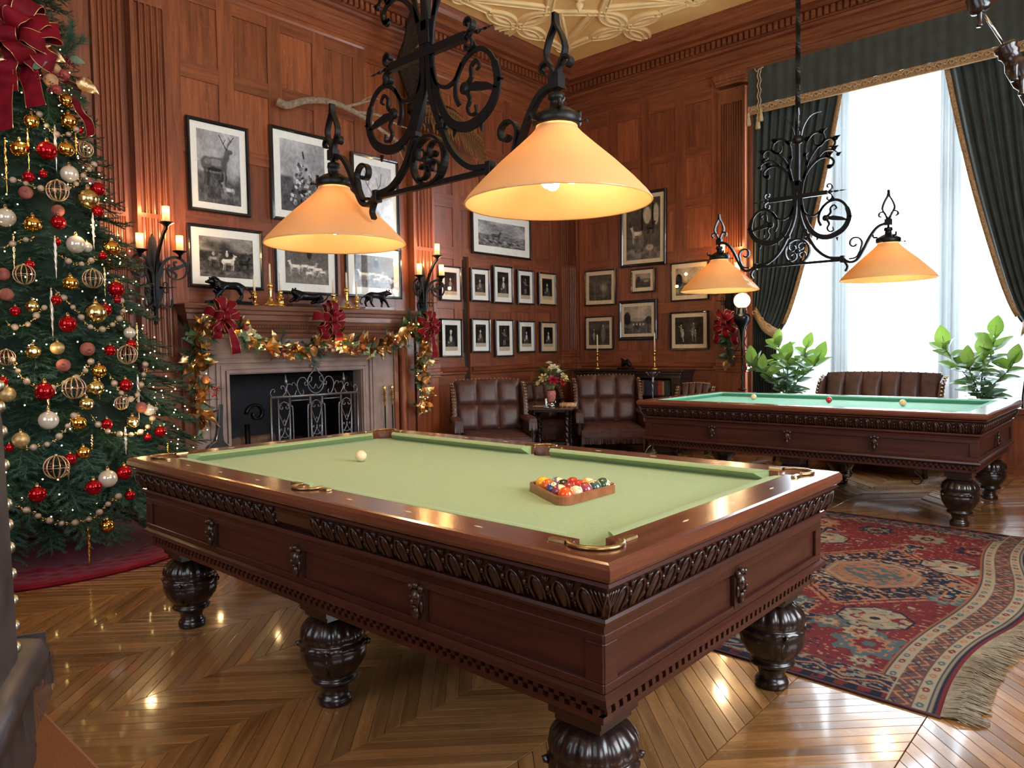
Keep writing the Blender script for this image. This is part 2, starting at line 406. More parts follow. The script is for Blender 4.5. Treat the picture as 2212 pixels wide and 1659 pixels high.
wallR = backing('wall_right', 'x', XR, -1, [(-.3, 2.7, 1.2, 4.6), (-3.9, -1.9, 1.2, 4.6)], YK, YB+.2, 0, ZC+.1)
wallK = backing('wall_near', 'y', YK, 1, [(-1.5, 1.9, 1.2, 4.6)], XA-.25, XR+.2, 0, ZC+.1)
PW = .375; ROWSA = [(2.0, 2.57), (2.71, 3.28), (3.425, 3.99), (4.145, 4.71)]
colsA = [(.945+.535*i, .945+.535*i+PW) for i in range(5)]
panelled(wallL, 'x', XA, 1, .79, 3.67, colsA, [1.45]+[(1.5, 1.86)]+ROWSA+[4.87])
colsA2 = [(4.14, 4.45), (4.60, 4.955), (5.10, 5.46), (5.60, 5.96), (6.12, 6.46)]
panelled(wallL, 'x', XA, 1, 4.06, 6.66, colsA2, [1.13, (1.33, 1.9), (2.03, 2.55), (2.71, 3.21), (3.38, 3.95), (4.10, 4.66), 4.87])
colsA0 = [(-.43+.0-.535*i-PW+.32, -.43-.535*i+.32) for i in range(6)][::-1]
panelled(wallL, 'x', XA, 1, -3.6, .17, colsA0, [1.13, (1.2, 1.86)]+ROWSA+[4.87])
panelled(wallL, 'x', XA, 1, -3.6, .17, colsA0, [.14, (.3, .95), 1.05])
panelled(wallL, 'x', XA, 1, 4.06, 6.66, colsA2, [.14, (.26, .90), 1.05])
colsB = [(-4.22, -3.835), (-3.67, -3.277), (-3.12, -2.725), (-2.57, -2.177)]
panelled(wallB, 'y', YB, -1, -4.38, -2.06, colsB, [1.13, (1.33, 1.83), (1.98, 2.53), (2.69, 3.243), (3.398, 3.934), (4.06, 4.64), 4.87])
panelled(wallB, 'y', YB, -1, -4.38, -1.62, colsB+[(-2.02, -1.70)], [.14, (.26, .90), 1.05])
panelled(wallB, 'y', YB, -1, 1.74, 4.5, [(1.9, 2.3), (2.45, 2.85), (3.0, 3.4), (3.55, 3.95)], [.14, (.3, .95), (1.33, 1.83), (1.98, 2.53), (2.69, 3.243), (3.398, 3.934), (4.06, 4.64), 4.87])
# ---- mouldings: profile (projection, z) run round the room
def run(name, prof, mat, plane_segs, parent=None, kind='structure'):
    m = MB()
    for axis, plane, sgn, a, b in plane_segs:
        n = len(prof); vs = []
        for t in (a, b):
            for d, z in prof:
                dd = plane+sgn*d; vs.append((dd, t, z) if axis == 'x' else (t, dd, z))
        fs = [(i, (i+1) % n, n+(i+1) % n, n+i) for i in range(n)]+[tuple(range(n))[::-1], tuple(range(n, 2*n))]
        m.add(vs, fs)
    o = m.build(name, mat, parent)
    if parent is None: o['kind'] = kind
    return o
def cut(p): return [(-.02, p[0][1])]+p+[(-.02, p[-1][1])]
ARCH = cut([(.018, 4.84), (.03, 4.86), (.03, 4.90), (.045, 4.905), (.045, 4.97), (.06, 4.975), (.06, 5.01), (.085, 5.035), (.09, 5.06), (.03, 5.065), (.03, 5.16)])
CORN = cut([(.03, 5.16), (.06, 5.18), (.07, 5.21), (.10, 5.215), (.10, 5.32), (.17, 5.325), (.20, 5.35), (.29, 5.355), (.30, 5.42), (.32, 5.43), (.35, 5.45), (.385, 5.49), (.40, 5.53), (.40, 5.56)])
tr1 = run('trim_1', ARCH, M_wallh, [('x', XA, 1, YK, YB)]); tr2 = run('trim_2', ARCH, M_wallhx, [('y', YB, -1, XA, XR)])
tr3 = run('trim_3', CORN, M_wallh, [('x', XA, 1, YK, YB)]); tr4 = run('trim_4', CORN, M_wallhx, [('y', YB, -1, XA, XR)])
d1 = MB(); d2 = MB()
y = YB-.12
while y > .4: d1.box(XA+.10, XA+.155, y-.045, y, 5.225, 5.315); y -= .075
x = XA+.17
while x < 2.6: d2.box(x, x+.045, YB-.155, YB-.10, 5.225, 5.315); x += .075
d1.build('dentil_row', M_wallh, tr3, kind='stuff'); d2.build('dentil_row', M_wallhx, tr4, kind='stuff')
CAPR = cut([(.018, 1.03), (.03, 1.045), (.03, 1.07), (.055, 1.085), (.06, 1.11), (.05, 1.125), (.018, 1.14)])
BASE = cut([(.03, 0), (.03, .12), (.018, .15)])
run('trim_5', CAPR, M_wallh, [('x', XA, 1, -3.6, .17), ('x', XA, 1, 4.06, 4.64), ('x', XA+.045, 1, 4.70, 5.60), ('x', XA, 1, 5.60, 6.66)])
run('trim_6', CAPR, M_wallhx, [('y', YB, -1, -4.38, -1.62), ('y', YB, -1, 1.74, 4.5)])
run('baseboard_left', BASE, M_wallh, [('x', XA, 1, YK, .17), ('x', XA, 1, 4.06, 6.66)])
run('baseboard_far', BASE, M_wallhx, [('y', YB, -1, -4.38, -1.62), ('y', YB, -1, 1.74, XR)])
# ---- fluted pilasters
def pilaster(wall, axis, plane, sgn, u0, u1, proj_, nfl, z_split=2.62, zt=4.86, mat=None):
    m = MB()
    def add_prof(prof, z0, z1):
        vs = []
        for z in (z0, z1):
            for u, d in prof:
                dd = plane+sgn*d; vs.append((dd, u, z) if axis == 'x' else (u, dd, z))
        n = len(prof); m.add(vs, [(i, (i+1) % n, n+(i+1) % n, n+i) for i in range(n)]+[tuple(range(n))[::-1], tuple(range(n, 2*n))])
    w = u1-u0; mg = w*.09; fw = (w-2*mg)/nfl; g = fw*.22
    def flute(depth, fill):
        pr = [(u0, -.01), (u0, proj_)]
        for i in range(nfl):
            a = u0+mg+i*fw+g/2; b = a+fw-g; c = (a+b)/2; r = (b-a)/2
            pr.append((a, proj_))
            for k in range(1, 6):
                t = PI*k/6
                d = -depth*math.sin(t)**.7 if not fill else -depth*.9+depth*1.0*math.sin(t)
                pr.append((c-r*math.cos(t), proj_+d))
            pr.append((b, proj_))
        return pr+[(u1, proj_), (u1, -.01)]
    add_prof([(u0, -.01), (u0, proj_), (u1, proj_), (u1, -.01)], 1.30, 1.345)
    add_prof(flute(.024, True), 1.345, z_split-.02); add_prof([(u0, -.01), (u0, proj_-.001), (u1, proj_-.001), (u1, -.01)], z_split-.02, z_split+.02)
    add_prof(flute(.030, False), z_split+.02, 4.50); add_prof([(u0, -.01), (u0, proj_), (u1, proj_), (u1, -.01)], 4.50, zt-.2)
    o = m.build('pilaster_shaft', M_wall, wall)
    c = MB()
    def bx(e, z0, z1):
        a0, a1 = u0-e, u1+e; p0, p1 = sorted((plane-sgn*.01, plane+sgn*(proj_+e)))
        if axis == 'x': c.box(p0, p1, a0, a1, z0, z1)
        else: c.box(a0, a1, p0, p1, z0, z1)
    for e, a, b in ((.008, zt-.2, zt-.18), (.018, zt-.13, zt-.10), (.03, zt-.10, zt-.06), (.045, zt-.06, zt+.01)): bx(e, a, b)
    c.build('pilaster_capital', M_wall, wall, .004)
    c = MB()
    for e, a, b in ((.012, 1.27, 1.30), (.022, 1.23, 1.27), (.012, 1.20, 1.23), (.03, 1.13, 1.20)): bx(e, a, b)
    c.build('pilaster_base', M_wall, wall, .006)
    c = MB()
    for e, a, b in ((.03, 1.09, 1.13), (.05, 1.05, 1.09), (.03, 1.02, 1.05), (.012, .16, 1.02), (.03, 0, .16)): bx(e, a, b)
    c.build('pedestal', M_wall, wall, .004)
pilaster(wallL, 'x', XA, 1, .47, .79, .12, 5)
pilaster(wallL, 'x', XA, 1, .18, .42, .05, 5)
pilaster(wallL, 'x', XA, 1, 3.69, 4.03, .12, 5)
pilaster(wallL, 'x', XA, 1, 6.66, 6.935, .07, 5)
pilaster(wallB, 'y', YB, -1, -4.585, -4.39, .07, 5)
pilaster(wallB, 'y', YB, -1, -2.05, -1.68, .09, 9)
# ---- hidden door in the left wall, standing a little open
m = MB()
m.box(XA+.018, XA+.046, 4.685, 5.585, .02, 2.60); dr = struct('door_1', m, M_wall)
m = MB(); m.box(XA+.017, XA+.0185, 4.62, 4.69, .02, 2.60); m.build('door_gap_shade', M_gap, dr)  # dark strip laid on the wall, standing for the shade in the slit
dcols = [(4.79, 5.08), (5.19, 5.50)]
for (c, d) in ((.26, .90), (1.33, 1.88), (2.03, 2.46)):
    for a, b in dcols:
        for nm, e0, e1, mt in (('panel', .0, .0, M_panel),):
            q = MB(); q.box(XA+.0461, XA+.0475, a, b, c, d); q.build('panel', M_panel, dr)
for a, b in ((4.685, 4.79), (5.08, 5.19), (5.50, 5.585)): rl = MB(); rl.box(XA+.046, XA+.058, a, b, .02, 2.60); rl.build('stile', M_wall, dr, .002)
for a, b in dcols:
    for c, d in ((.02, .26), (.90, 1.33), (1.88, 2.03), (2.46, 2.60)): rl = MB(); rl.box(XA+.046, XA+.0575, a, b, c, d); rl.build('rail', M_wallh, dr, .002)
# ---- ceiling with plaster strapwork
m = MB(); m.box(XA-.2, XR+.2, YK-.2, YB+.2, ZC+.02, ZC+.2); ceil = struct('ceiling', m, M_plaster)
SEC = [(-.062, .012), (-.062, -.012), (-.050, -.030), (-.036, -.034), (-.030, -.022), (-.012, -.020), (.012, -.020), (.030, -.022), (.036, -.034), (.050, -.030), (.062, -.012), (.062, .012)]
def ribmesh(paths):
    m = MB()
    for p in paths: m.sweep([(a, b, 0) for a, b in p], SEC, up=(0, 0, 1), sm=False)
    return m.mesh('plaster_rib', M_plrib)
def arc2(a, b, bulge, n=12):
    a = np.array(a); b = np.array(b); d = b-a; nrm = np.array([-d[1], d[0]])
    return [tuple(a+d*t+nrm*bulge*4*t*(1-t)) for t in [i/n for i in range(n+1)]]
petal = ribmesh([arc2((.04, 0), (.52, 0), .20), arc2((.04, 0), (.52, 0), -.20)])
star = ribmesh([[(.48, 0), (0, .48)]]); cross_ = ribmesh([[(.34, .14), (-.14, -.34)]])
spoke = ribmesh([[(.40, .10), (.93, .93)], [(.10, .40), (.93, .93)]]); oct_ = ribmesh([[(.98, .55), (1.0, .98)], [(.55, .98), (.98, 1.0)]])
ring = ribmesh([[(.07*math.cos(t*PI/8), .07*math.sin(t*PI/8)) for t in range(17)]])
for sx, sy in ((-2.95, 5.05), (-.95, 5.05), (-2.95, 3.05), (-.95, 3.05), (1.05, 5.05)):
    for k in range(4):
        a = k*PI/2
        link('plaster_rib', star, ceil, (sx, sy, ZC+.02), (0, 0, a)); link('plaster_rib', spoke, ceil, (sx, sy, ZC+.019), (0, 0, a))
        link('plaster_rib', oct_, ceil, (sx, sy, ZC+.016), (0, 0, a))
    link('plaster_rib', ring, ceil, (sx-1, sy+1, ZC+.02))
    for fx, fy in ((sx-1, sy), (sx, sy+1)):
        for k in range(4): link('plaster_rib', petal, ceil, (fx, fy, ZC+.017), (0, 0, k*PI/2))
    m = MB(); m.lathe([(.0, -.16), (.012, -.155), (.02, -.13), (.045, -.10), (.05, -.07), (.03, -.05), (.02, -.03), (.06, -.02), (.07, .0)], n=16, rip=lambda a, z: .08*math.cos(8*a)); m.build('pendant', M_plrib, ceil, loc=(sx, sy, ZC+.02))
# ---- windows
def window(name, axis, plane, sgn, u0, u1, z0, z1, mull, trans):
    m = MB(); d0, d1 = plane-sgn*.20, plane-sgn*.13
    def bx(mb, a, b, c, d, e=d0, f=d1):
        p0, p1 = sorted((e, f))
        if axis == 'x': mb.box(p0, p1, a, b, c, d)
        else: mb.box(a, b, p0, p1, c, d)
    bx(m, u0, u0+.06, z0, z1); bx(m, u1-.06, u1, z0, z1); bx(m, u0+.06, u1-.06, z0, z0+.07); bx(m, u0+.06, u1-.06, z1-.07, z1)
    o = struct(name, m, M_stonew)
    for c in mull: q = MB(); bx(q, c-.04, c+.04, z0+.07, z1-.07); q.build('mullion', M_stonew, o)
    for c in trans: q = MB(); bx(q, u0+.06, u1-.06, c-.035, c+.035, plane-sgn*.195, plane-sgn*.14); q.build('transom', M_stonew, o)
    us = [u0+.06]+list(mull)+[u1-.06]
    for i in range(len(us)-1):
        q = MB(); bx(q, us[i]+.0, us[i+1], z0+.07, z1-.07, plane-sgn*.166, plane-sgn*.162); q.build('pane', M_winglass, o)
    return o
M_stonew = plain('window_frame_wood', (.16, .09, .06), .5)
M_winglass = glassmat('window_glass', (.97, .99, 1))
w1 = window('window_1', 'y', YB, -1, *WOPEN, (-.52, .64), (3.12,))  # transom added to show as a faint dark band through the sheers
m = MB(); m.box(WOPEN[0]-.0, WOPEN[1], YB-.26, YB+.13, .62, .68); m.build('window_sill', M_wallhx, w1, .006)
m = MB(); m.box(WOPEN[0]-.0, WOPEN[1], YB-.24, YB-.0, 0, .62); m.build('window_seat', M_wallhx, w1)
for i, (a, b) in enumerate(((-1.58, -.56), (-.50, .58), (.64, 1.70))):
    m = MB(); m.box(a+.04, b-.04, YB-.247, YB-.24, .12, .55); m.build('panel', M_panel, w1)
window('unseen_window_2', 'x', XR, -1, -.3, 2.7, 1.2, 4.6, (.7, 1.7), (3.3,)); window('unseen_window_3', 'x', XR, -1, -3.9, -1.9, 1.2, 4.6, (-2.9,), (3.3,))  # unseen windows, added on the right wall for the room fill
window('unseen_window_4', 'y', YK, 1, -1.5, 1.9, 1.2, 4.6, (-.4, .8), (3.3,))  # unseen window behind the camera, added for the same fill
# sheer curtains: three hanging panels of fine folds
def cloth_sheet(name, mat, x0, x1, z0, z1, yf, nx=160, nz=24, xmap=None, parent=None, fold=.02, wave=36., seed=1):
    r_ = random.Random(seed); ph = [r_.uniform(0, 6.28) for _ in range(5)]; vs = []; fs = []
    for j in range(nz+1):
        t = j/nz; z = z0+(z1-z0)*t
        for i in range(nx+1):
            s = i/nx; xa, xb = xmap(z) if xmap else (x0, x1)
            w_ = wave*(x1-x0)
            yy = fold*(math.sin(s*w_+ph[0]+.6*math.sin(t*3+ph[1]))+.45*math.sin(s*w_*2.3+ph[2])+.3*math.sin(s*w_*.43+ph[3]))
            vs.append((xa+(xb-xa)*s, yf(s, z)+yy, z))
    for j in range(nz):
        for i in range(nx): a = j*(nx+1)+i; fs.append((a, a+1, a+nx+2, a+nx+1))
    m = MB(); m.add(vs, fs, True); return m.build(name, mat, parent, fix=False)
M_sheer = translucent('white_sheer', (.86, .90, .92), (.9, .95, 1.0), .55, 0.0, .10)
sheers = []
for k, (a, b, lab) in enumerate(((-1.58, -.521, 'white sheer curtain beside the left drape of the window'), (-.519, .639, 'white sheer curtain in the middle of the window'), (.641, 1.70, 'white sheer curtain beside the right drape of the window'))):
    o = cloth_sheet('sheer_curtain', M_sheer, a, b, .70, 4.6, lambda s, z: YB-.04, 200, 10, seed=k, fold=.016, wave=42)
    tag(o, lab, 'curtain', 'sheer curtains at the window')
    # denser gathered folds along the mullions
    e = a if k else b
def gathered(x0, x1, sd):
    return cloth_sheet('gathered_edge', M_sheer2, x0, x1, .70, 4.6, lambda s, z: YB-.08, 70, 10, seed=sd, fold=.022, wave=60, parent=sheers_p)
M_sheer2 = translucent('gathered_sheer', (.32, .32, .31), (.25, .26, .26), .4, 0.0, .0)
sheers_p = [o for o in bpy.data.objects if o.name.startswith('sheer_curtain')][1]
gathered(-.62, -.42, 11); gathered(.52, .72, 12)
# valance with braid, cord and tassels
VY = YB-.34
vr = thing('window_valance', 'dark green velvet valance with gold braid over the window', 'valance', (0, 0, 0))
m = MB(); m.box(-1.52, 1.62, VY, VY+.30, 4.22, 4.74)
def vface(x0, x1, z0, z1, yy, mat, nm, par, amp=.006):
    vs = []; fs = []; nx = 220
    for j, z in enumerate((z0, (z0+z1)/2, z1)):
        for i in range(nx+1):
            x = x0+(x1-x0)*i/nx; vs.append((x, yy-.012+amp*math.sin(x*23)*(1-j*.4)+amp*.6*math.sin(x*51+1), z))
    for j in range(2):
        for i in range(nx): a = j*(nx+1)+i; fs.append((a, a+1, a+nx+2, a+nx+1))
    q = MB(); q.add(vs, fs, True); return q.build(nm, mat, par, fix=False)
q = MB(); q.box(-1.51, 1.61, VY, VY+.30, 4.715, 4.74); q.box(-1.52, -1.50, VY, VY+.30, 4.24, 4.74); q.box(1.60, 1.62, VY, VY+.3, 4.24, 4.74); q.build('pelmet_board', M_green, vr)
vface(-1.52, 1.62, 4.30, 4.745, VY, M_green, 'velvet_face', vr)
vface(-1.525, 1.625, 4.205, 4.30, VY-.004, M_trim, 'braid', vr, .004)
q = MB()
for i in range(30):
    x = -1.44+i*.105
    q.sweep(smooth([(x-.04, VY-.03, 4.24), (x-.015, VY-.032, 4.275), (x+.025, VY-.032, 4.27), (x+.035, VY-.03, 4.245), (x+.005, VY-.03, 4.235), (x-.005, VY-.03, 4.255)], 4), circ(.006, 5)); q.sweep([(x+.035, VY-.03, 4.26), (x+.065, VY-.03, 4.245)], circ(.008, 5))
q.build('braid_scroll', plain('pale_gold_braid', (.50, .34, .17), .6), vr, kind='stuff')
q = MB(); q.tube([(-1.53, VY-.02, 4.20), (1.63, VY-.02, 4.20)], .007, 6); q.build('hem_cord', plain('pale_cord', (.55, .40, .24), .6), vr)
def tassel(x, z, parent, y0):
    t = MB(); t.lathe([(.006, .02), (.018, .0), (.022, -.02), (.014, -.035), (.020, -.05), (.030, -.12), (.028, -.14), (0, -.14)], (x, y0, z), 14, rip=lambda a, zz: .1*math.cos(9*a) if zz < -.04 else 0)
    return t.build('tassel', M_cord, parent)
M_cord = plain('gold_cord', (.46, .33, .18), .6, noise=.4, nscale=90)
cd_ = thing('tassel_cord', 'twisted gold cord with three tassels hanging at the left end of the valance', 'tassel')
q = MB(); xx = -1.38
for s_ in (0, 1):
    q.tube([(xx+s_*.03+.008*math.sin(i*.9), VY-.05+.008*math.cos(i*.9), 4.72-i*.0175) for i in range(34)], .007, 6)
q.tube(smooth([(xx-.05, VY-.03, 4.74), (xx-.02, VY-.05, 4.69), (xx+.02, VY-.05, 4.71), (xx+.06, VY-.03, 4.73)]), .008, 6)
q.build('cord', M_cord, cd_)
tassel(xx, 4.14, cd_, VY-.05); tassel(xx+.04, 4.22, cd_, VY-.06)
q = MB(); q.tube(smooth([(xx, VY-.04, 4.27), (-1.46, VY-.04, 4.24), (-1.49, VY-.04, 4.22)]), .007, 6); q.build('cord', M_cord, cd_); tassel(-1.50, 4.20, cd_, VY-.05)
# drapes gathered by tie-backs
YD = YB-.17
def dr_map(side):
    c = .06
    def f(z):
        if z > 1.62: t = min(1, (z-1.62)/2.7); e = .30+.78*(t**.62)
        else: t = (1.62-z)/1.62; e = .30+.07*min(1, t*2)
        a = -1.545; b = a+e
        return (a, b) if side < 0 else (2*c-b, 2*c-a)
    return f
for side, lab in ((-1, 'dark green drape tied back at the left side of the window'), (1, 'dark green drape tied back at the right side of the window')):
    t = thing('drape', lab, 'curtain', group=None)
    f = dr_map(side); nz, nx = 60, 130; vs = []; fs = []
    for j in range(nz+1):
        z = .03+4.25*j/nz; a, b = f(z)
        sq = math.exp(-((z-1.62)/.25)**2)
        for i in range(nx+1):
            s = i/nx; amp = .030*(1-.45*sq)
            ph = s*2*PI*11
            yy = amp*(math.sin(ph)+.35*math.sin(ph*1.7+1))-.05*sq*math.sin(PI*s)
            zz = z+(.30*(0.5-(s if side < 0 else 1-s)))*math.exp(-((z-1.62)/.5)**2)
            vs.append((a+(b-a)*s, YD+yy, zz))
    for j in range(nz):
        for i in range(nx): a = j*(nx+1)+i; fs.append((a, a+1, a+nx+2, a+nx+1))
    q = MB(); q.add(vs, fs, True); q.build('drape_cloth', M_drape if 'M_drape' in globals() else M_green, t, fix=False)
    q = MB(); pts = []
    for j in range(nz//2-6, nz+1):
        z = .03+4.25*j/nz; a, b = f(z); e = b if side < 0 else a
        pts.append((e, YD-.03, z-.12*math.exp(-((z-1.62)/.5)**2)))
    q.sweep(pts, rect(.05, .008), up=(0, 1, 0)); q.build('braid_edge', M_trim, t)
    q = MB(); xo, xi = (-1.56, -1.20) if side < 0 else (1.68, 1.32)
    q.sweep(smooth([(xo, YB-.10, 1.83), (xo+(xi-xo)*.25, YB-.23, 1.76), (xo+(xi-xo)*.6, YB-.29, 1.60), (xi, YB-.27, 1.50), (xi+(xi-xo)*.08, YB-.20, 1.47)], 8), rect(.014, .13), up=(0, .35, 1))
    tb = q.build('tie_back', M_trim, t)
    q = MB()
    for k in range(3):
        x = xo+(xi-xo)*(.25+.25*k); z = 1.765-.085*k; q.sweep(spiral(x, z, .035, .01, 0, 5, 14, YB-.30), circ(.005, 5))
    q.build('braid_scroll', plain('tie_braid', (.55, .36, .17), .6), tb, kind='stuff')
# ================================================================== BILLIARD TABLES
M_cloth = plain('green_baize', (.26, .35, .145), .85, noise=.10, nscale=160, bump=.0006, Sheen_Weight=.1)
M_cloth2 = plain('green_baize_far', (.15, .46, .32), .85, noise=.08, nscale=160, bump=.0005, Sheen_Weight=.1)
M_cushd = plain('cushion_face', (.03, .13, .06), .8)
M_pleather = plain('pocket_leather', (.10, .035, .018), .5, noise=.3)
M_ivory = plain('ivory', (.75, .55, .33), .3)
def billiard_table(label, loc, pockets, cloth):
    T = thing('billiard_table', label, 'table', loc)
    a, b, zt, rw = 1.432, .812, .855, .145
    zb = zt-.040; pr = .058
    # mitred rails
    def rail(x0, x1, yo, sg, horiz):
        m = MB()
        cs = [(0, -.045), (.012, -.050), (-.006, -.044), (-.010, -.030), (-.006, -.010), (.010, 0), (rw, 0), (rw, -.05)]
        cs = [(.03, -.05), (.004, -.046), (-.004, -.034), (-.004, -.014), (.004, -.003), (.014, 0), (rw, 0), (rw, -.05)]
        vs = []
        for s_ in (-1, 1):
            for d, z in cs:
                L_ = (a if horiz else b)-d
                if horiz: vs.append((s_*L_, sg*(b-d), zt+z))
                else: vs.append((sg*(a-d), s_*L_, zt+z))
        n = len(cs); m.add(vs, [(i, (i+1) % n, n+(i+1) % n, n+i) for i in range(n)]+[tuple(range(n)), tuple(range(n, 2*n))[::-1]])
        return m.build('rail', M_rail if horiz else M_raily, T)
    rails = [rail(0, 0, 0, -1, True), rail(0, 0, 0, 1, True), rail(0, 0, 0, -1, False), rail(0, 0, 0, 1, False)]
    ai, bi = a-rw, b-rw
    m = MB(); m.box(-ai-.0, ai, -bi, bi, zb-.05, zb); bed = m.build('bed', cloth, T)
    if pockets:
        cu = MB()
        for px, py in ((-ai, -bi), (0, -bi-.012), (ai, -bi), (-ai, bi), (0, bi+.012), (ai, bi)):
            r = .052 if px == 0 else .059; an = math.atan2(1 if py > 0 else -1, 0 if px == 0 else (1 if px > 0 else -1)); cu.lathe([(0, -.2), (r, -.2), (r, .05), (0, .05)], (px+.012*math.cos(an), py+.012*math.sin(an), zt), 28)
        cut_ = cu.build('cutter', M_gap); bpy.context.view_layer.update()
        for o in rails+[bed]:
            md = o.modifiers.new('b', 'BOOLEAN'); md.operation = 'DIFFERENCE'; md.solver = 'EXACT'; md.object = cut_
        cut_.location = loc; bpy.context.view_layer.update(); dg = bpy.context.evaluated_depsgraph_get()
        for o in rails+[bed]:
            nm_ = bpy.data.meshes.new_from_object(o.evaluated_get(dg)); o.modifiers.clear(); o.data = nm_
        bpy.data.objects.remove(cut_)
    # cushions: top slopes to the nose, dark undercut face
    def cushion(p0, p1, inward, e0, e1):
        p0 = Vector(p0); p1 = Vector(p1); d = (p1-p0).normalized(); w_ = Vector(inward)
        cs = [(-.004, -.004), (0, .001), (.02, .001), (.042, -.003), (.050, -.009), (.010, -.040), (-.004, -.040)]
        vs = []
        for s_, P, e in ((0, p0, e0), (1, p1, e1)):
            for q, z in cs:
                off = e*max(q, 0)/.052*.05
                vs.append(tuple(P+d*(off if s_ == 0 else -off)+w_*q+Vector((0, 0, zt+z))))
        n = len(cs); q = MB(); q.add(vs, [(i, (i+1) % n, n+(i+1) % n, n+i) for i in range(n)]+[tuple(range(n)), tuple(range(n, 2*n))[::-1]])
        o = q.build('cushion', cloth, T); return o
    if pockets:
        g, sp = .085, .065
        for sg in (-1, 1):
            cushion((-ai+g, sg*bi, 0), (-sp, sg*bi, 0), (0, -sg, 0), 1, .6); cushion((sp, sg*bi, 0), (ai-g, sg*bi, 0), (0, -sg, 0), .6, 1)
            cushion((sg*ai, -bi+g, 0), (sg*ai, bi-g, 0), (-sg, 0, 0), 1, 1)
    else:
        for sg in (-1, 1):
            cushion((-ai, sg*bi, 0), (ai, sg*bi, 0), (0, -sg, 0), 1, 1); cushion((sg*ai, -bi, 0), (sg*ai, bi, 0), (-sg, 0, 0), 1, 1)
    if pockets:
        M_hole = M_gap
        for px, py in ((-ai, -bi), (0, -bi-.012), (ai, -bi), (-ai, bi), (0, bi+.012), (ai, bi)):
            mid = px == 0; r = .055 if mid else .062
            ang = math.atan2(py, px) if not mid else (PI/2 if py > 0 else -PI/2)
            if not mid: ang = math.atan2(1 if py > 0 else -1, 1 if px > 0 else -1)
            cx, cy = px+(.012*math.cos(ang)), py+(.012*math.sin(ang))
            po = MB(); po.lathe([(r-.0045, -.055), (r-.003, .0014), (r+.004, .0016), (r+.012, .0012)], (cx, cy, zt), 26, a0=ang-1.75, a1=ang+1.75)
            p_ = po.build('pocket', M_pleather, T)
            ho = MB(); ho.lathe([(0, -.11), (r-.012, -.11), (r-.004, -.045)], (cx, cy, zt), 26); ho.build('pocket_bag', M_pleather, p_)
            ir = MB(); pts = [(cx+(r+.008)*math.cos(ang+t), cy+(r+.008)*math.sin(ang+t), zt+.006) for t in np.linspace(-1.7, 1.7, 24)]
            ir.sweep(pts, [(-.009, -.004), (.009, -.004), (.007, .004), (-.007, .004)], up=(0, 0, 1)); ir.build('pocket_iron', M_brassd, p_)
            for s_ in (-1, 1):
                t = ang+s_*1.72; ex, ey = cx+(r+.012)*math.cos(t), cy+(r+.012)*math.sin(t)
                if mid: dx, dy = s_*(-1 if py > 0 else 1), 0
                else:
                    dd = (-math.copysign(1, px), 0) if (s_ > 0) == (px*py > 0) else (0, -math.copysign(1, py)); dx, dy = dd
                pl = MB(); q0 = Vector((ex, ey, zt+.0035)); q1 = q0+Vector((dx, dy, 0))*.062
                if mid: q0.y = q1.y = py+math.copysign(.012, py)
                pl.sweep([q0, q1-Vector((dx, dy, 0))*.008, q1], [(-.012, -.003), (.012, -.003), (.010, .004), (-.010, .004)], up=(0, 0, 1), scale=[1, 1, .6], sm=False); pl.build('pocket_plate', M_brassd, p_)
    # sights
    sg_mesh = MB(); sg_mesh.prism([(-.018, 0), (0, .004), (.018, 0), (0, -.004)], 0, .0012); sme = sg_mesh.mesh('sight', M_ivory)
    for i in (-3, -2, -1, 1, 2, 3):
        for sg in (-1, 1): link('sight', sme, T, (i*.31, sg*(b-rw*.52), zt-.0002))
    for i in (-1, 0, 1):
        for sg in (-1, 1): link('sight', sme, T, (sg*(a-rw*.52), i*.31, zt-.0002), (0, 0, PI/2))
    # sides: cornice, carved frieze, ledge, panelled apron, lower mould, dentils
    prof = [(.02, zt-.05), (.012, .800), (.018, .797), (.026, .790), (.030, .785)]
    def ringbox(name, prof_, mat_x, mat_y, bev=0):
        for horiz in (True, False):
            for sg in (-1, 1):
                vs = []
                for s_ in (-1, 1):
                    for d, z in prof_:
                        L_ = (a if horiz else b)-d
                        vs.append((s_*L_, sg*(b-d), z) if horiz else (sg*(a-d), s_*L_, z))
                n = len(prof_); q = MB(); q.add(vs, [(i, (i+1) % n, n+(i+1) % n, n+i) for i in range(n)]+[tuple(range(n)), tuple(range(n, 2*n))[::-1]])
                yield q.build(name, mat_x if horiz else mat_y, T), horiz, sg
    for _ in ringbox('cornice', [(.10, zt-.052), (.012, zt-.052), (.006, zt-.060), (.010, .792), (.024, .786), (.10, .786)], M_table, M_tabley): pass
    FZ0, FZ1 = .700, .785
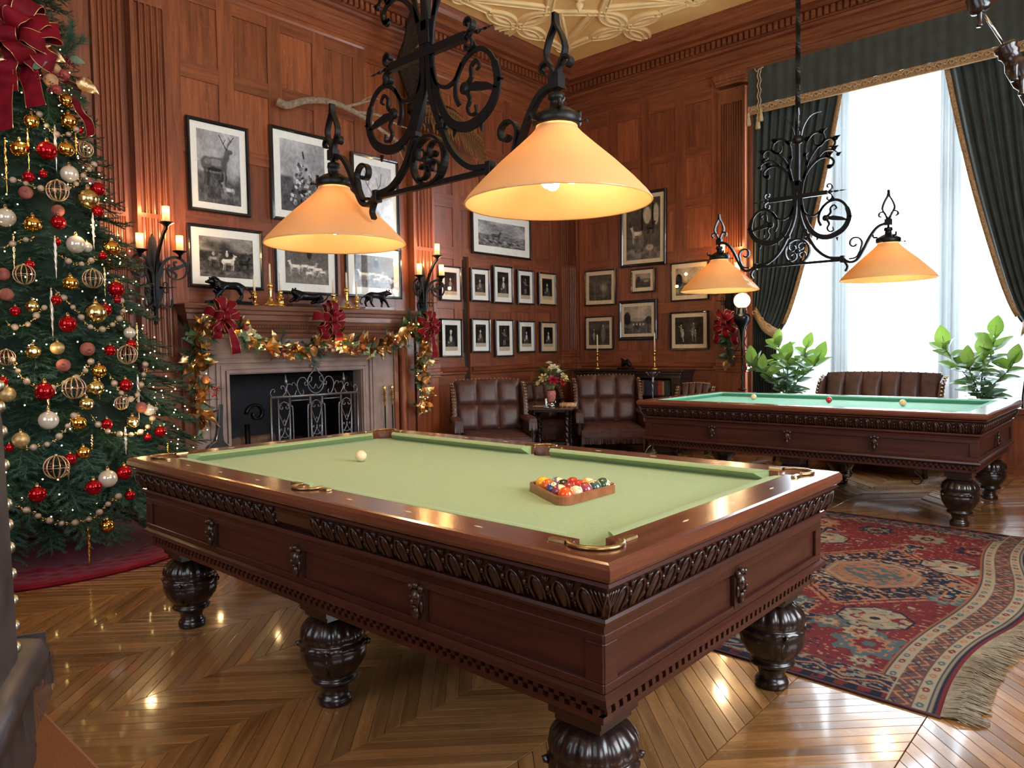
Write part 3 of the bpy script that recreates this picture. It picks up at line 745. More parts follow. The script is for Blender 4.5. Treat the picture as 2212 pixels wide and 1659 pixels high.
    for o, h, sg in ringbox('frieze', [(.10, FZ1), (.026, FZ1), (.030, .765), (.044, .725), (.064, FZ0), (.10, FZ0)], M_carve, M_carve):
        # egg and dart relief
        L_ = (a if h else b)-.055; n = int(2*L_/.078); q = MB()
        sh = lambda z: .030+.034*((FZ1-z)/(FZ1-FZ0))**1.3-.006
        def P(u, z, out):
            d = sh(z)-out; return (u, sg*(b-d), z) if h else (sg*(a-d), u, z)
        for i in range(n):
            u = -L_+(i+.5)*2*L_/n; w_ = L_/n
            if pockets and h and abs(u) < .11: continue
            st = len(q.v)
            # egg
            rows_ = []
            for k in range(7):
                t = k/6; z = FZ0+.006+(FZ1-FZ0-.020)*t; ww = w_*.40*math.sqrt(max(0, 1-max(0, (t-.62)/.38)**2)) if t > .62 else w_*.40*(.62+.38*min(1, t/.5))
                rows_.append([P(u+ww*c_, z, .010*math.sqrt(max(0, 1-c_*c_))*(1 if t < .9 else .5)) for c_ in (-1, -.6, 0, .6, 1)])
            vs = [p_ for r_ in rows_ for p_ in r_]; q.add(vs, [(r_*5+c_, r_*5+c_+1, (r_+1)*5+c_+1, (r_+1)*5+c_) for r_ in range(6) for c_ in range(4)], True)
            # hood round the egg
            hp = [P(u+w_*.62*math.cos(t)*(1 if math.sin(t) > -.1 else .9), FZ0+.030+(FZ1-FZ0-.038)*max(-.55, math.sin(t)), .006) for t in np.linspace(-.6, PI+.6, 13)]
            q.sweep(hp, circ(.0042, 5))
            # dart bead
            u2 = u+w_
            if i < n-1: 
                q.ball(P(u2, FZ1-.036, .004), .0075, 6, (1, 1, 1.4)); q.sweep([P(u2, FZ0+.03, .004), P(u2, FZ0+.004, .003)], circ(.004, 5), scale=[1, .5])
                for e_ in (-1, 0, 1): q.sweep([P(u2, FZ1-.022, .003), P(u2+e_*.009, FZ1-.004, .005)], circ(.0028, 4))
        for e_ in (-1, 1):
            for k in range(5): q.sweep(smooth([P(e_*(L_+.0+.012), FZ0+.004, .004), P(e_*(L_-.004+k*.009), FZ0+.04, .006), P(e_*(L_-.016+k*.012), FZ1-.008, .004)], 3), circ(.0035, 4))
        q.build('egg_and_dart', M_carve, o, kind='stuff')
    for _ in ringbox('ledge', [(.12, .700), (.046, .700), (.042, .692), (.044, .684), (.056, .676), (.058, .655), (.12, .655)], M_table, M_tabley): pass
    for o, h, sg in ringbox('apron', [(.14, .656), (.068, .656), (.068, .505), (.14, .505)], M_table, M_tabley):
        L_ = (a if h else b)-.06; q = MB(); p0, p1 = sorted((sg*((b if h else a)-.068), sg*((b if h else a)-.056)))
        def bx(u0, u1, z0, z1):
            if h: q.box(u0, u1, p0, p1, z0, z1)
            else: q.box(p0, p1, u0, u1, z0, z1)
        bx(-L_, L_, .632, .656); bx(-L_, L_, .505, .53); bx(-L_, -L_+.055, .53, .632); bx(L_-.055, L_, .53, .632)
        q.build('apron_frame', M_table if h else M_tabley, o, .003)
        for u in ((-.68, .0, .68) if h else (0,)):
            q = MB(); f_ = lambda x_, y_, z_: (u+x_, sg*((b if h else a)-.066+y_), z_) if h else (sg*((b if h else a)-.066+y_), u+x_, z_)
            st = 0
            q.prism([(-.034, .52), (.034, .52), (.036, .63), (.022, .655), (-.022, .655), (-.036, .63)], 0, .012, 'y')
            for (x_, y_, z_, r_, s_) in ((0, .016, .600, .024, (1, .8, 1.25)), (0, .034, .593, .008, (.8, 1, 1.2)), (-.011, .030, .606, .006, (1.2, .7, .8)), (.011, .030, .606, .006, (1.2, .7, .8)), (0, .03, .577, .010, (1.4, .6, .5)), (-.024, .02, .632, .013, (1, .8, 1)), (.024, .02, .632, .013, (1, .8, 1)), (0, .02, .64, .014, (1, .8, .8)), (0, .018, .553, .017, (.8, .7, 1.4)), (-.022, .016, .575, .010, (.7, .7, 2)), (.022, .016, .575, .010, (.7, .7, 2))):
                q.ball((x_, y_, z_), r_, 10, s_)
            q.v = [f_(*v) for v in q.v]; q.build('carved_mask', M_carve, o)
    for _ in ringbox('lower_mould', [(.14, .505), (.056, .505), (.044, .497), (.042, .484), (.050, .476), (.062, .470), (.14, .470)], M_table, M_tabley): pass
    for o, h, sg in ringbox('dentil_band', [(.16, .471), (.082, .471), (.086, .440), (.092, .420), (.16, .420)], M_leg, M_leg):
        L_ = (a if h else b)-.075; q = MB(); n = int(2*L_/.036)
        for i in range(n):
            u = -L_+i*.036+.006
            for z0, z1, dx, dep in ((.452, .470, 0, .068), (.434, .451, .012, .074)):
                p0, p1 = sorted((sg*((b if h else a)-.09), sg*((b if h else a)-dep)))
                if h: q.box(u+dx, u+dx+.018, p0, p1, z0, z1)
                else: q.box(p0, p1, u+dx, u+dx+.018, z0, z1)
        p0, p1 = sorted((sg*((b if h else a)-.12), sg*((b if h else a)-.076)))
        if h: q.box(-L_, L_, p0, p1, .415, .433)
        else: q.box(p0, p1, -L_, L_, .415, .433)
        q.build('dentil', M_table if h else M_tabley, o, kind='stuff')
    m = MB(); m.box(-a+.13, a-.13, -b+.13, b-.13, .44, zb-.06); m.build('table_frame', M_gap, T)
    # turned bulbous legs
    lg = MB(); lg.box(-.088, .088, -.088, .088, .372, .425); lg.box(-.075, .075, -.075, .075, .35, .373)
    def rip(t, z):
        if .26 < z < .348: return .075*(abs(math.cos(8*t))**.6-.5)*math.sin(PI*(z-.255)/.1)**.5
        if .120 < z < .222: return .035*(abs(math.cos(10*t))**.6-.5)*math.sin(PI*(z-.12)/.102)
        if .232 < z < .25: return .022*math.cos(18*t)
        return 0
    pf = [(.055, .352), (.060, .350), (.078, .345), (.098, .332), (.114, .312), (.120, .298), (.123, .285), (.123, .272), (.114, .258), (.119, .252), (.127, .246), (.128, .238), (.121, .230), (.126, .222), (.124, .200), (.116, .176), (.103, .152), (.088, .130), (.074, .117), (.082, .112), (.088, .104), (.084, .095), (.066, .088), (.056, .072), (.051, .055), (.051, .042), (.058, .034), (.064, .026), (.064, .004), (.060, 0), (0, 0)]
    lg.lathe(pf, n=96, rip=rip)
    for k in range(4):
        t = PI/4+k*PI/2; c_, s_ = math.cos(t), math.sin(t)
        lg.sweep([(c_*.120, s_*.120, .225), (c_*.134, s_*.134, .235), (c_*.138, s_*.138, .240), (c_*.128, s_*.128, .247)], circ(.010, 6), scale=[.4, 1, .8, .3])
        for e_ in (-.12, -.04, .04, .12):
            cc, ss = math.cos(t+e_), math.sin(t+e_); lg.sweep([(cc*.121, ss*.121, .215), (math.cos(t+e_*.6)*.120, math.sin(t+e_*.6)*.120, .185), (math.cos(t+e_*.3)*.100, math.sin(t+e_*.3)*.100, .145)], circ(.004, 5), scale=[1, 1, .4])
    me = lg.mesh('leg', M_leg)
    for lx in (-1.235, 0, 1.235):
        for ly in (-.61, .61): link('leg', me, T, (lx, ly, 0))
    return T
M_brassd = plain('aged_brass', (.42, .29, .13), .32, 1, noise=.2, nscale=60)
T1 = billiard_table('dark oak pool table with light green cloth and leather pockets, nearest the camera', (0, 0, 0), True, M_cloth)
T2 = billiard_table('dark oak carom billiard table without pockets, in front of the window', (.03, 4.62, 0), False, M_cloth2)
hk = MB(); hk.tube(smooth([(0, 0, 0), (0, 0, -.03), (.01, 0, -.05), (.035, 0, -.065), (.05, 0, -.09), (.04, 0, -.12), (.01, 0, -.13), (-.015, 0, -.115), (-.012, 0, -.10)], 5), .005, 6)
hme = hk.mesh('cue_hook', M_iron)
for hx in (-1.0, -.9+.0, .45): link('cue_hook', hme, T2, (hx if hx != -.9 else .95, -.70, .42))
# ---- balls
M_b = {}
def ballmat(name, col, stripe=False):
    m, nt, b = newmat(name); b.inputs['Roughness'].default_value = .07; b.inputs['Coat Weight'].default_value = .5
    tc = N(nt, 'ShaderNodeTexCoord'); sp = N(nt, 'ShaderNodeSeparateXYZ'); L(nt, tc, 'Object', sp, 0)
    iv = (.80, .60, .32)
    ab = N(nt, 'ShaderNodeMath', operation='ABSOLUTE'); L(nt, sp, 'Z', ab, 0)
    if stripe:
        lt = N(nt, 'ShaderNodeMath', operation='LESS_THAN', i_1=.0155); L(nt, ab, 0, lt, 0)
        mx = N(nt, 'ShaderNodeMix', data_type='RGBA'); L(nt, lt, 0, mx, 'Factor'); mx.inputs[6].default_value = (*iv, 1); mx.inputs[7].default_value = (*col, 1); L(nt, mx, 2, b, 'Base Color')
    else:
        nz = N(nt, 'ShaderNodeTexNoise', i_Scale=60.); r = ramp(nt, [(.3, tuple(c*.96 for c in col)), (.7, col)]); L(nt, tc, 'Object', nz, 'Vector'); L(nt, nz, 0, r, 0); L(nt, r, 0, b, 'Base Color')
    return m
BR = .0286
def ball(name, label, loc, col, stripe=False, num=None, group=None, rot=(0, 0, 0), numdir=None):
    m = MB(); m.ball((0, 0, 0), BR, 32); t = m.build(name, ballmat('ball_'+label.split()[0]+('_s' if stripe else ''), col, stripe), None, fix=False)
    t.location = loc; t.rotation_euler = rot; tag(t, label, 'ball', group)
    if num is not None:
        d = Vector(numdir).normalized()
        q = t.rotation_euler.to_quaternion().inverted()
        c_ = MB(); n_ = 20; cap = []; 
        for rr in (0, .5, 1):
            for i in range(n_):
                th = .37*rr; cap.append(((BR+.0002)*math.sin(th)*math.cos(2*PI*i/n_), (BR+.0002)*math.sin(th)*math.sin(2*PI*i/n_), (BR+.0002)*math.cos(th)))
        c_.add(cap, [(k*n_+i, k*n_+(i+1) % n_, (k+1)*n_+(i+1) % n_, (k+1)*n_+i) for k in range(2) for i in range(n_)], True)
        o = c_.build('number_spot', M_ivoryb, t, fix=False)
        o.rotation_mode = 'QUATERNION'; o.rotation_quaternion = q @ d.to_track_quat('Z', 'Y')
        cu = bpy.data.curves.new('n', 'FONT'); cu.body = str(num); cu.size = .0115; cu.align_x = 'CENTER'; cu.align_y = 'CENTER'; cu.extrude = .0003
        tmp = bpy.data.objects.new('n', cu); me = bpy.data.meshes.new_from_object(tmp); bpy.data.objects.remove(tmp); me.materials.clear(); me.materials.append(M_black)
        for v in me.vertices:
            rr = v.co.x**2+v.co.y**2; v.co.z += math.sqrt(max(0, (BR+.0003)**2-rr))
        n2 = link('numeral', me, t); n2.rotation_mode = 'QUATERNION'; n2.rotation_quaternion = o.rotation_quaternion
    return t
M_ivoryb = plain('ball_ivory', (.85, .66, .36), .1)
ZB = .815+BR
ball('cue_ball', 'ivory cue ball alone on the near table cloth', (-.585, -.03, ZB), (.82, .60, .34))
# rack: triangle frame and fifteen balls, apex toward the far end
RX, RY = .745, -.067
rk = thing('ball_rack', 'wooden triangle rack full of balls on the near pool table', 'rack', (RX, RY, .815))
m = MB(); R0 = .176; pts = []
for k in range(3):
    a = PI+k*2*PI/3; cx, cy = (R0-.028)*math.cos(a), (R0-.028)*math.sin(a)
    for t in np.linspace(-PI/3, PI/3, 7): pts.append((cx+.030*math.cos(a+t), cy+.030*math.sin(a+t), .017))
m.sweep(pts, [(-.0055, -.016), (.0055, -.016), (.0055, .013), (.003, .016), (-.003, .016), (-.0055, .013)], up=(0, 0, 1), closed=True, sm=False)
m.build('rack_frame', wood('rack_wood', (.20, .055, .02), (.38, .13, .05), 'X', rough=.3), rk)
toc = (CAM-np.array([RX, RY, .84])); toc /= np.linalg.norm(toc)
rows = [[('yellow', (.90, .42, .02), 0, None)],
        [('orange', (.80, .12, .015), 0, None), ('grey', (.16, .17, .22), 1, None)],
        [('blue', (.06, .09, .22), 0, '2'), ('black', (.02, .02, .015), 0, None), ('red', (.55, .02, .02), 0, None)],
        [('ivory', (.30, .06, .08), 1, None), ('maroon', (.33, .03, .04), 0, None), ('scarlet', (.60, .03, .02), 0, None), ('gold', (.75, .36, .04), 1, None)],
        [('vermilion', (.78, .09, .01), 0, None), ('plum', (.28, .05, .07), 1, '12'), ('dusky-red', (.32, .06, .07), 0, None), ('cream', (.05, .09, .06), 1, None), ('green', (.03, .08, .04), 0, '10')]]
txt = {'yellow': 'plain yellow pool ball at the far point of the triangle rack', 'orange': 'plain orange pool ball next to the yellow one in the rack',
 'grey': 'grey and ivory striped pool ball in the second row of the rack', 'blue': 'slate blue pool ball numbered 2 in the rack', 'black': 'black pool ball in the middle of the rack', 'red': 'dark red pool ball behind the black one in the rack',
 'ivory': 'ivory and maroon striped pool ball beside the bright orange corner ball', 'maroon': 'maroon pool ball in the fourth row of the rack', 'scarlet': 'scarlet pool ball between the maroon and the gold striped one', 'gold': 'gold and ivory striped pool ball at the far end of the fourth rack row',
 'vermilion': 'bright orange-red pool ball in the near corner of the rack', 'plum': 'plum striped pool ball numbered 12 in the rack', 'dusky-red': 'dusky red pool ball right of the one numbered 12', 'cream': 'cream striped pool ball beside the dark green one', 'green': 'dark green pool ball numbered 10 in the right corner of the rack'}
for i, row in enumerate(rows):
    for j, (nm, col, st, num) in enumerate(row):
        x = RX-.132+.005+i*BR*math.sqrt(3); y = RY+(j-i/2)*2*BR
        nd = {'2': (.35, -.5, .9), '12': (.8, -.25, .62), '10': (.95, .1, .45)}.get(num)
        rt = (random.uniform(.4, 1.2), random.uniform(-1, 1), random.uniform(0, 6)) if nm not in ('plum',) else (1.35, .0, .75)
        ball('pool_ball', txt[nm], (x, y, ZB), col, bool(st), num, 'pool balls in the triangle rack', rt, nd)
ball('billiard_ball', 'ivory billiard ball at the left on the far table', (-.70, 4.87, ZB), (.82, .60, .34), group='billiard balls on the far table')
ball('billiard_ball', 'red billiard ball in the middle of the far table', (.05, 4.82, ZB), (.50, .02, .02), group='billiard balls on the far table')
ball('billiard_ball', 'ivory billiard ball at the right on the far table', (.69, 4.76, ZB), (.74, .50, .27), group='billiard balls on the far table')
# ================================================================== HANGING LAMPS OVER THE TABLES
M_shade = translucent('amber_glass_shade', (.82, .58, .29), (.98, .60, .26), .44, .05)
M_bulb = emis('bulb_glow', (1, .78, .42), 16)
def billiard_lamp(label, loc):
    T = thing('billiard_lamp', label, 'lamp', loc)
    Z = lambda p: [(x, 0, z) for x, z in p]
    def bar(mb, pts, t=.022, w=.026, n=6, sc=None, sm=True):
        P = smooth([(x, 0, z) for x, z in pts], n) if len(pts) > 2 else Z(pts)
        if sc is not None:
            sc = [sc(i/(len(P)-1)) for i in range(len(P))]; sc = [(k, 1) for k in sc]
        mb.sweep(P, rect(t, w), up=(0, 1, 0), scale=sc, sm=False)
    # stem: twisted rod above, split into two bars that swing out to the ends of the beam
    m = MB(); m.sweep([(0, 0, 3.20+i*.03) for i in range(79)], rect(.030, .030), twist=.22, sm=False); m.build('hanging_rod', M_iron, T)
    m = MB(); m.cbox((0, 0, 3.0), (.034, .034, .46))
    for s in (-1, 1):
        bar(m, [(s*.014, 2.80), (s*.016, 2.58), (s*.035, 2.46), (s*.085, 2.34), (s*.16, 2.21), (s*.26, 2.13), (s*.37, 2.112)], .024, .026)
    m.cbox((0, 0, 2.76), (.062, .034, .10)); m.build('split_stem', M_iron, T)
    m = MB(); m.cbox((0, 0, 2.098), (.80, .026, .022))
    for s in (-1, 1): m.cbox((s*.375, 0, 2.104), (.030, .040, .058)); m.cbox((s*.088, 0, 2.335), (.05, .036, .024))
    m.build('beam', M_iron, T, .003)
    # cross bar with scrolled and twisted ends
    m = MB(); m.cbox((0, 0, 2.674), (.50, .030, .036))
    for s in (-1, 1):
        for q in (-1, 1):
            sp = spiral(s*.262, 2.674+q*.046, .036, .008, (PI/2 if s > 0 else PI/2)*-q, (-q*PI/2)+s*q*(5.6), 22)
            m.sweep(sp, rect(.010, .028), up=(0, 1, 0), sm=False)
        m.sweep([(s*(.25+.0085*i), 0, 2.674) for i in range(19)], rect(.026, .008), twist=.55, scale=[1-.045*i for i in range(19)], sm=False)
    m.build('cross_bar', M_iron, T)
    # pierced crescent and ring on each side
    for s in (-1, 1):
        m = MB(); c = (s*.285, 2.455)
        bar(m, [(s*.030, 2.70), (s*.040, 2.58), (s*.075, 2.45), (s*.135, 2.35), (s*.215, 2.305), (s*.30, 2.310), (s*.385, 2.36), (s*.425, 2.45), (s*.395, 2.55), (s*.33, 2.60), (s*.255, 2.59), (s*.195, 2.53), (s*.178, 2.455), (s*.20, 2.40)],
            .034, .010, 6, lambda t: .55+.75*math.sin(PI*min(1, t*1.35))**1 if t < .6 else .62)
        bar(m, [(s*.03, 2.60), (s*.06, 2.53), (s*.12, 2.495), (s*.18, 2.515), (s*.22, 2.57)], .016, .010)
        # leaf, scrolls and knob inside the ring
        m.prism([(s*.235, 2.47), (s*.30, 2.475), (s*.37, 2.455), (s*.428, 2.42), (s*.37, 2.425), (s*.30, 2.435), (s*.235, 2.45)][::s], -.005, .005, 'y')
        m.lathe([(0, -.006), (.026, -.006), (.026, .006), (0, .006)], (s*.235, 0, 2.462), 14, axis='y')
        bar(m, [(s*.245, 2.47), (s*.275, 2.50), (s*.275, 2.54), (s*.305, 2.56), (s*.325, 2.535), (s*.305, 2.52)], .022, .010, 5, lambda t: 1-.6*t)
        bar(m, [(s*.245, 2.45), (s*.265, 2.41), (s*.25, 2.375), (s*.27, 2.345), (s*.30, 2.35), (s*.295, 2.38)], .020, .010, 5, lambda t: 1-.6*t)
        for (x, z, a) in ((.30, 2.615, 1.7), (.43, 2.45, 0), (.33, 2.285, -1.4), (.08, 2.38, -2.3), (.17, 2.30, -1.9)):
            m.prism([(s*(x+.026*math.cos(a)), z+.026*math.sin(a)), (s*(x+.012*math.cos(a+2)), z+.012*math.sin(a+2)), (s*(x+.012*math.cos(a-2)), z+.012*math.sin(a-2))], -.005, .005, 'y')
        m.build('pierced_scroll', M_iron, T)
        # upper foliage
        m = MB()
        bar(m, [(s*.028, 2.70), (s*.045, 2.80), (s*.095, 2.90), (s*.175, 2.965), (s*.25, 2.97), (s*.30, 2.93), (s*.285, 2.885), (s*.245, 2.895)], .030, .010, 6, lambda t: 1-.55*t)
        bar(m, [(s*.05, 2.82), (s*.085, 2.95), (s*.16, 3.06), (s*.25, 3.12), (s*.305, 3.10), (s*.30, 3.05), (s*.26, 3.05)], .026, .010, 6, lambda t: 1-.5*t)
        bar(m, [(s*.08, 2.93), (s*.06, 3.03), (s*.075, 3.13), (s*.135, 3.19), (s*.20, 3.18), (s*.225, 3.12), (s*.19, 3.075), (s*.145, 3.09), (s*.14, 3.13)], .026, .010, 6, lambda t: 1-.5*t)
        bar(m, [(s*.16, 2.965), (s*.22, 3.02), (s*.29, 3.02), (s*.335, 2.985)], .018, .010, 5, lambda t: 1-.6*t)
        for (x, z, r_) in ((.255, 2.985, .024), (.30, 3.03, .02), (.335, 2.975, .016), (.31, 3.11, .022), (.20, 3.19, .022), (.075, 3.15, .02), (.265, 2.885, .02), (.06, 3.02, .016)):
            m.lathe([(0, -.005), (r_, -.005), (r_, .005), (0, .005)], (s*x, 0, z), 10, axis='y')
            m.prism([(s*(x+r_*.6), z-r_*.5), (s*(x+r_*2), z+r_*.9), (s*(x), z+r_*.9)], -.005, .005, 'y')
        m.build('pierced_foliage', M_iron, T)
    # spray of leaves under the rod
    for k in range(4):
        a = k*PI/2+.4; m = MB(); pts = [(.02, 3.17), (.05, 3.28), (.11, 3.36), (.19, 3.38)]
        P = smooth([(r_*math.cos(a), r_*math.sin(a), z) for r_, z in pts], 5)
        m.sweep(P, [(-.018, 0), (0, -.004), (.018, 0), (0, .004)], scale=[1.2-.9*i/(len(P)-1) for i in range(len(P))]); m.build('iron_leaf', M_iron, T)
    m = MB(); m.lathe([(.0, 3.12), (.035, 3.13), (.045, 3.16), (.03, 3.19), (0, 3.20)], n=12, rip=lambda t, z: .2*math.cos(4*t)); m.build('knop', M_iron, T)
    # medallion between the split bars
    m = MB(); c = (0, 2.205)
    m.sweep([(c[0]+.105*math.cos(t), 0, c[1]+.105*math.sin(t)) for t in np.linspace(0, 2*PI, 33)[:-1]], rect(.014, .036), up=(0, 1, 0), closed=True, sm=False)
    for k in range(4):
        a = PI/4+k*PI/2; x0, z0 = c[0]+.052*math.cos(a), c[1]+.052*math.sin(a)
        m.sweep(spiral(x0, z0, .042, .014, a, a+5.2, 20), rect(.010, .030), up=(0, 1, 0), sm=False)
    m.lathe([(0, -.018), (.020, -.018), (.020, .018), (0, .018)], (0, 0, c[1]), 8, axis='y'); m.build('medallion', M_iron, T)
    for s in (-1, 1):
        m = MB()
        bar(m, [(s*.375, 2.112), (s*.43, 2.075), (s*.485, 2.085), (s*.53, 2.15), (s*.585, 2.26), (s*.645, 2.335), (s*.715, 2.36)], .020, .030)
        m.sweep(smooth([(s*.43, 0, 2.10), (s*.485, 0, 2.11), (s*.515, 0, 2.16)], 4)+spiral(s*.470, 2.225, .062, .016, (-.6 if s > 0 else PI+.6), (-.6+6.4 if s > 0 else PI+.6-6.4), 30), rect(.012, .030), up=(0, 1, 0), sm=False)
        bar(m, [(s*.375, 2.095), (s*.40, 2.07), (s*.415, 2.035), (s*.40, 2.00)], .016, .026)
        m.build('arm', M_iron, T)
        x = s*.724
        m = MB(); m.cbox((x, 0, 2.365), (.050, .042, .050))
        for q in (-1, 1):
            m.sweep(smooth([(x, 0, 2.39), (x+q*.030, 0, 2.44), (x+q*.045, 0, 2.48), (x+q*.030, 0, 2.53), (x+q*.006, 0, 2.575), (x+q*.002, 0, 2.62)], 5), rect(.010, .030), up=(0, 1, 0), sm=False)
            m.sweep([(x+q*.01, 0, 2.39)]+spiral(x+q*.052, 2.424, .032, .012, (PI if q > 0 else 0), (PI-4.6 if q > 0 else 4.6), 18), rect(.010, .028), up=(0, 1, 0), sm=False)
        m.build('finial', M_iron, T)
        m = MB(); m.lathe([(.008, 2.345), (.010, 2.325), (.030, 2.322), (.033, 2.300), (.024, 2.294), (.026, 2.272), (.050, 2.262), (.078, 2.245), (.088, 2.238), (.092, 2.236), (.092, 2.205), (.086, 2.200), (.0, 2.199)], (x, 0, 0), 28, rip=lambda t, z: .05*math.cos(6*t) if 2.25 < z < 2.29 else 0)
        for k in range(3):
            a = k*2.09+.3; m.tube([(x+.088*math.cos(a), .088*math.sin(a), 2.206), (x+.116*math.cos(a), .116*math.sin(a), 2.206)], .004, 6); m.ball((x+.118*math.cos(a), .118*math.sin(a), 2.206), .008, 6)
            m.sweep(smooth([(x+.075*math.cos(a+1), .075*math.sin(a+1), 2.250), (x+.105*math.cos(a+1), .105*math.sin(a+1), 2.252), (x+.110*math.cos(a+1), .110*math.sin(a+1), 2.275)], 3), circ(.008, 5), scale=None)
        m.build('gallery', M_iron, T)
        m = MB(); pf = [(.078, 2.206), (.080, 2.190), (.100, 2.168), (.150, 2.122), (.220, 2.060), (.290, 1.992), (.340, 1.938), (.354, 1.918), (.357, 1.912), (.355, 1.909), (.350, 1.912), (.336, 1.932), (.286, 1.987), (.216, 2.055), (.147, 2.117), (.096, 2.164), (.076, 2.187)]
        m.lathe(pf, (x, 0, 0), 72); sh = m.build('glass_shade', M_shade, T)
        m = MB(); m.lathe([(.0, 2.198), (.030, 2.196), (.030, 2.150), (.0, 2.148)], (x, 0, 0), 14); m.build('bulb_holder', M_brassd, sh)
        for k in range(3):
            a = 2*PI*k/3+.5; bx_, by_ = x+.055*math.cos(a), .055*math.sin(a)
            m = MB(); m.ball((bx_, by_, 2.02-.012*k), .030, 14, (1, 1, 1.25)); m.build('bulb', M_bulb, sh)
            m = MB(); m.lathe([(.014, 2.05), (.014, 2.16), (.0, 2.16)], (bx_, by_, 0), 10); m.build('bulb_neck', M_brassd, sh)
        lamp('bulb_light', (x, 0, 2.00), 21, (1, .74, .44), .05, parent=T)
    return T
L1 = billiard_lamp('black wrought iron hanging lamp with two amber glass shades above the near pool table', (-.07, .0, 0))
L2 = billiard_lamp('black wrought iron hanging lamp with two amber glass shades in front of the window', (-.015, 4.20, -.035))
# ================================================================== CHIMNEYPIECE
FX = -4.45
fp = thing('fireplace', 'brown stone fireplace with a dark wood moulded mantel shelf', 'fireplace', (XA, 2.1, 0))
def rel(mb, nm, mat, bev=0, kind=None):
    mb.v = [(v[0]-XA, v[1]-2.1, v[2]) for v in mb.v]; return mb.build(nm, mat, fp, bev, kind)
q = MB()
for a, b, c, d in ((.90, 1.26, 0, 1.155), (2.83, 3.30, 0, 1.155), (.90, 3.30, 1.155, 1.52)): q.box(XA, FX, a, b, c, d)
rel(q, 'stone_surround', M_stone)
q = MB()
for off, w_, pr in ((.16, .05, .012), (.11, .03, .022), (.05, .04, .014), (.01, .03, .026)):
    a, b, t = 1.26-off, 2.83+off, 1.155+off
    q.box(FX, FX+pr, a-w_, a, 0, t); q.box(FX, FX+pr, b, b+w_, 0, t); q.box(FX, FX+pr, a-w_, b+w_, t, t+w_)
rel(q, 'stone_moulding', M_stone, .003)
for a, b, p0, z1 in ((.79, .90, .19, 1.52), (3.30, 3.36, .17, 1.52), (3.50, 3.62, .16, 1.52), (3.36, 3.50, .12, 1.52)): q = MB(); q.box(XA, XA+p0, a, b, 0, z1); rel(q, 'jamb', M_wall, .004)
q = MB(); q.lathe([(.055, 0), (.055, .10), (.040, .13), (.050, .16), (.042, .5), (.045, 1.0), (.040, 1.28), (.055, 1.32), (.06, 1.40)], (XA+.17, 3.43, 0), 20); rel(q, 'colonnette', M_wall)
MP = [(.12, 1.50), (.16, 1.51), (.165, 1.56), (.19, 1.575), (.20, 1.60), (.26, 1.65), (.27, 1.68), (.30, 1.685), (.30, 1.735), (.33, 1.745), (.335, 1.775), (.36, 1.785), (.365, 1.815), (.355, 1.83), (0, 1.83), (0, 1.50)]
n = len(MP); vs = []
y0, y1 = .75, 3.52
for t in (0, 1):
    for d, z in MP:
        e = max(0, .365-d)*.7 if d > .1 else 0
        vs.append((XA+d, (y0+e) if t == 0 else (y1-e), z))
q = MB(); q.add(vs, [(i, (i+1) % n, n+(i+1) % n, n+i) for i in range(n)]+[tuple(range(n))[::-1], tuple(range(n, 2*n))]); rel(q, 'mantel_shelf', M_mantel if 'M_mantel' in globals() else wood('mantel_oak', (.12, .045, .025), (.28, .11, .065), 'Y', rough=.35, rnd=.1))
q = MB(); y = .98
while y < 3.3: q.ball((XA+.225, y, 1.625), .013, 6); y += .032
rel(q, 'bead_row', M_wallh, kind='stuff')
# firebox
q = MB()
for a, b, c, d, e, f_ in ((XA-.55, XA-.53, 1.26, 2.83, 0, 1.6), (XA-.55, XA, 1.22, 1.262, 0, 1.6), (XA-.55, XA, 2.828, 2.87, 0, 1.6), (XA-.55, XA, 1.26, 2.83, 1.35, 1.38), (XA-.55, XA+.0, 1.26, 2.83, 0, .015)): q.box(a, b, c, d, e, f_)
rel(q, 'firebox', M_soot)
q = MB()
M_brick = plain('sooted_brick', (.05, .022, .018), .8, noise=.4, nscale=10)
bk = MB(); bk.bevbox(-.006, .006, -.10, .10, -.030, .030, .002); bme = bk.mesh('brick', M_brick)
for r_ in range(16):
    for c_ in range(2):
        o = link('brick', bme, fp, (-.13-.21*c_-(r_ % 2)*.09, 2.826-2.1, .05+.067*r_), (0, 0, PI/2))
q = MB(); q.box(XA, XA+.62, .95, 3.25, 0, .02); rel(q, 'hearth', M_stone, .004)
# logs and firedogs
M_bark = plain('log_bark', (.16, .085, .05), .9, noise=.5, nscale=12, bump=.006)
M_logend = plain('log_end', (.42, .28, .17), .8, noise=.2, nscale=20)
logs = [((-4.75, 1.50, .30), .075, .55, .5), ((-4.80, 1.85, .25), .08, .6, .1), ((-4.72, 2.05, .36), .07, .6, .6), ((-4.80, 2.30, .26), .08, .55, -.2), ((-4.74, 2.50, .30), .06, .4, .35), ((-4.82, 1.70, .43), .06, .5, .2)]
lt = ['nearest the left side of the firebox', 'low in the middle left of the firebox', 'on top at the centre of the fire', 'low right of the centre of the fire', 'thin one at the right of the firebox', 'dark one at the back left of the fire']
for (c, r_, ln, an), tx in zip(logs, lt):
    g = thing('log', 'split firewood log, '+tx, 'log', (c[0], c[1], c[2]), an+PI/2, 'logs in the fireplace')
    q = MB(); q.lathe([(0, -ln/2), (r_, -ln/2), (r_*1.04, 0), (r_, ln/2), (0, ln/2)], n=12, axis='x', rip=lambda a, z: .09*math.sin(3*a+z*9)); q.build('bark', M_bark, g)
    q = MB(); q.lathe([(0, ln/2+.001), (r_*.9, ln/2+.001)], n=12, axis='x', rip=lambda a, z: .09*math.sin(3*a+ln*4.5)); q.lathe([(0, -ln/2-.001), (r_*.9, -ln/2-.001)], n=12, axis='x'); q.build('cut_end', M_logend, g)
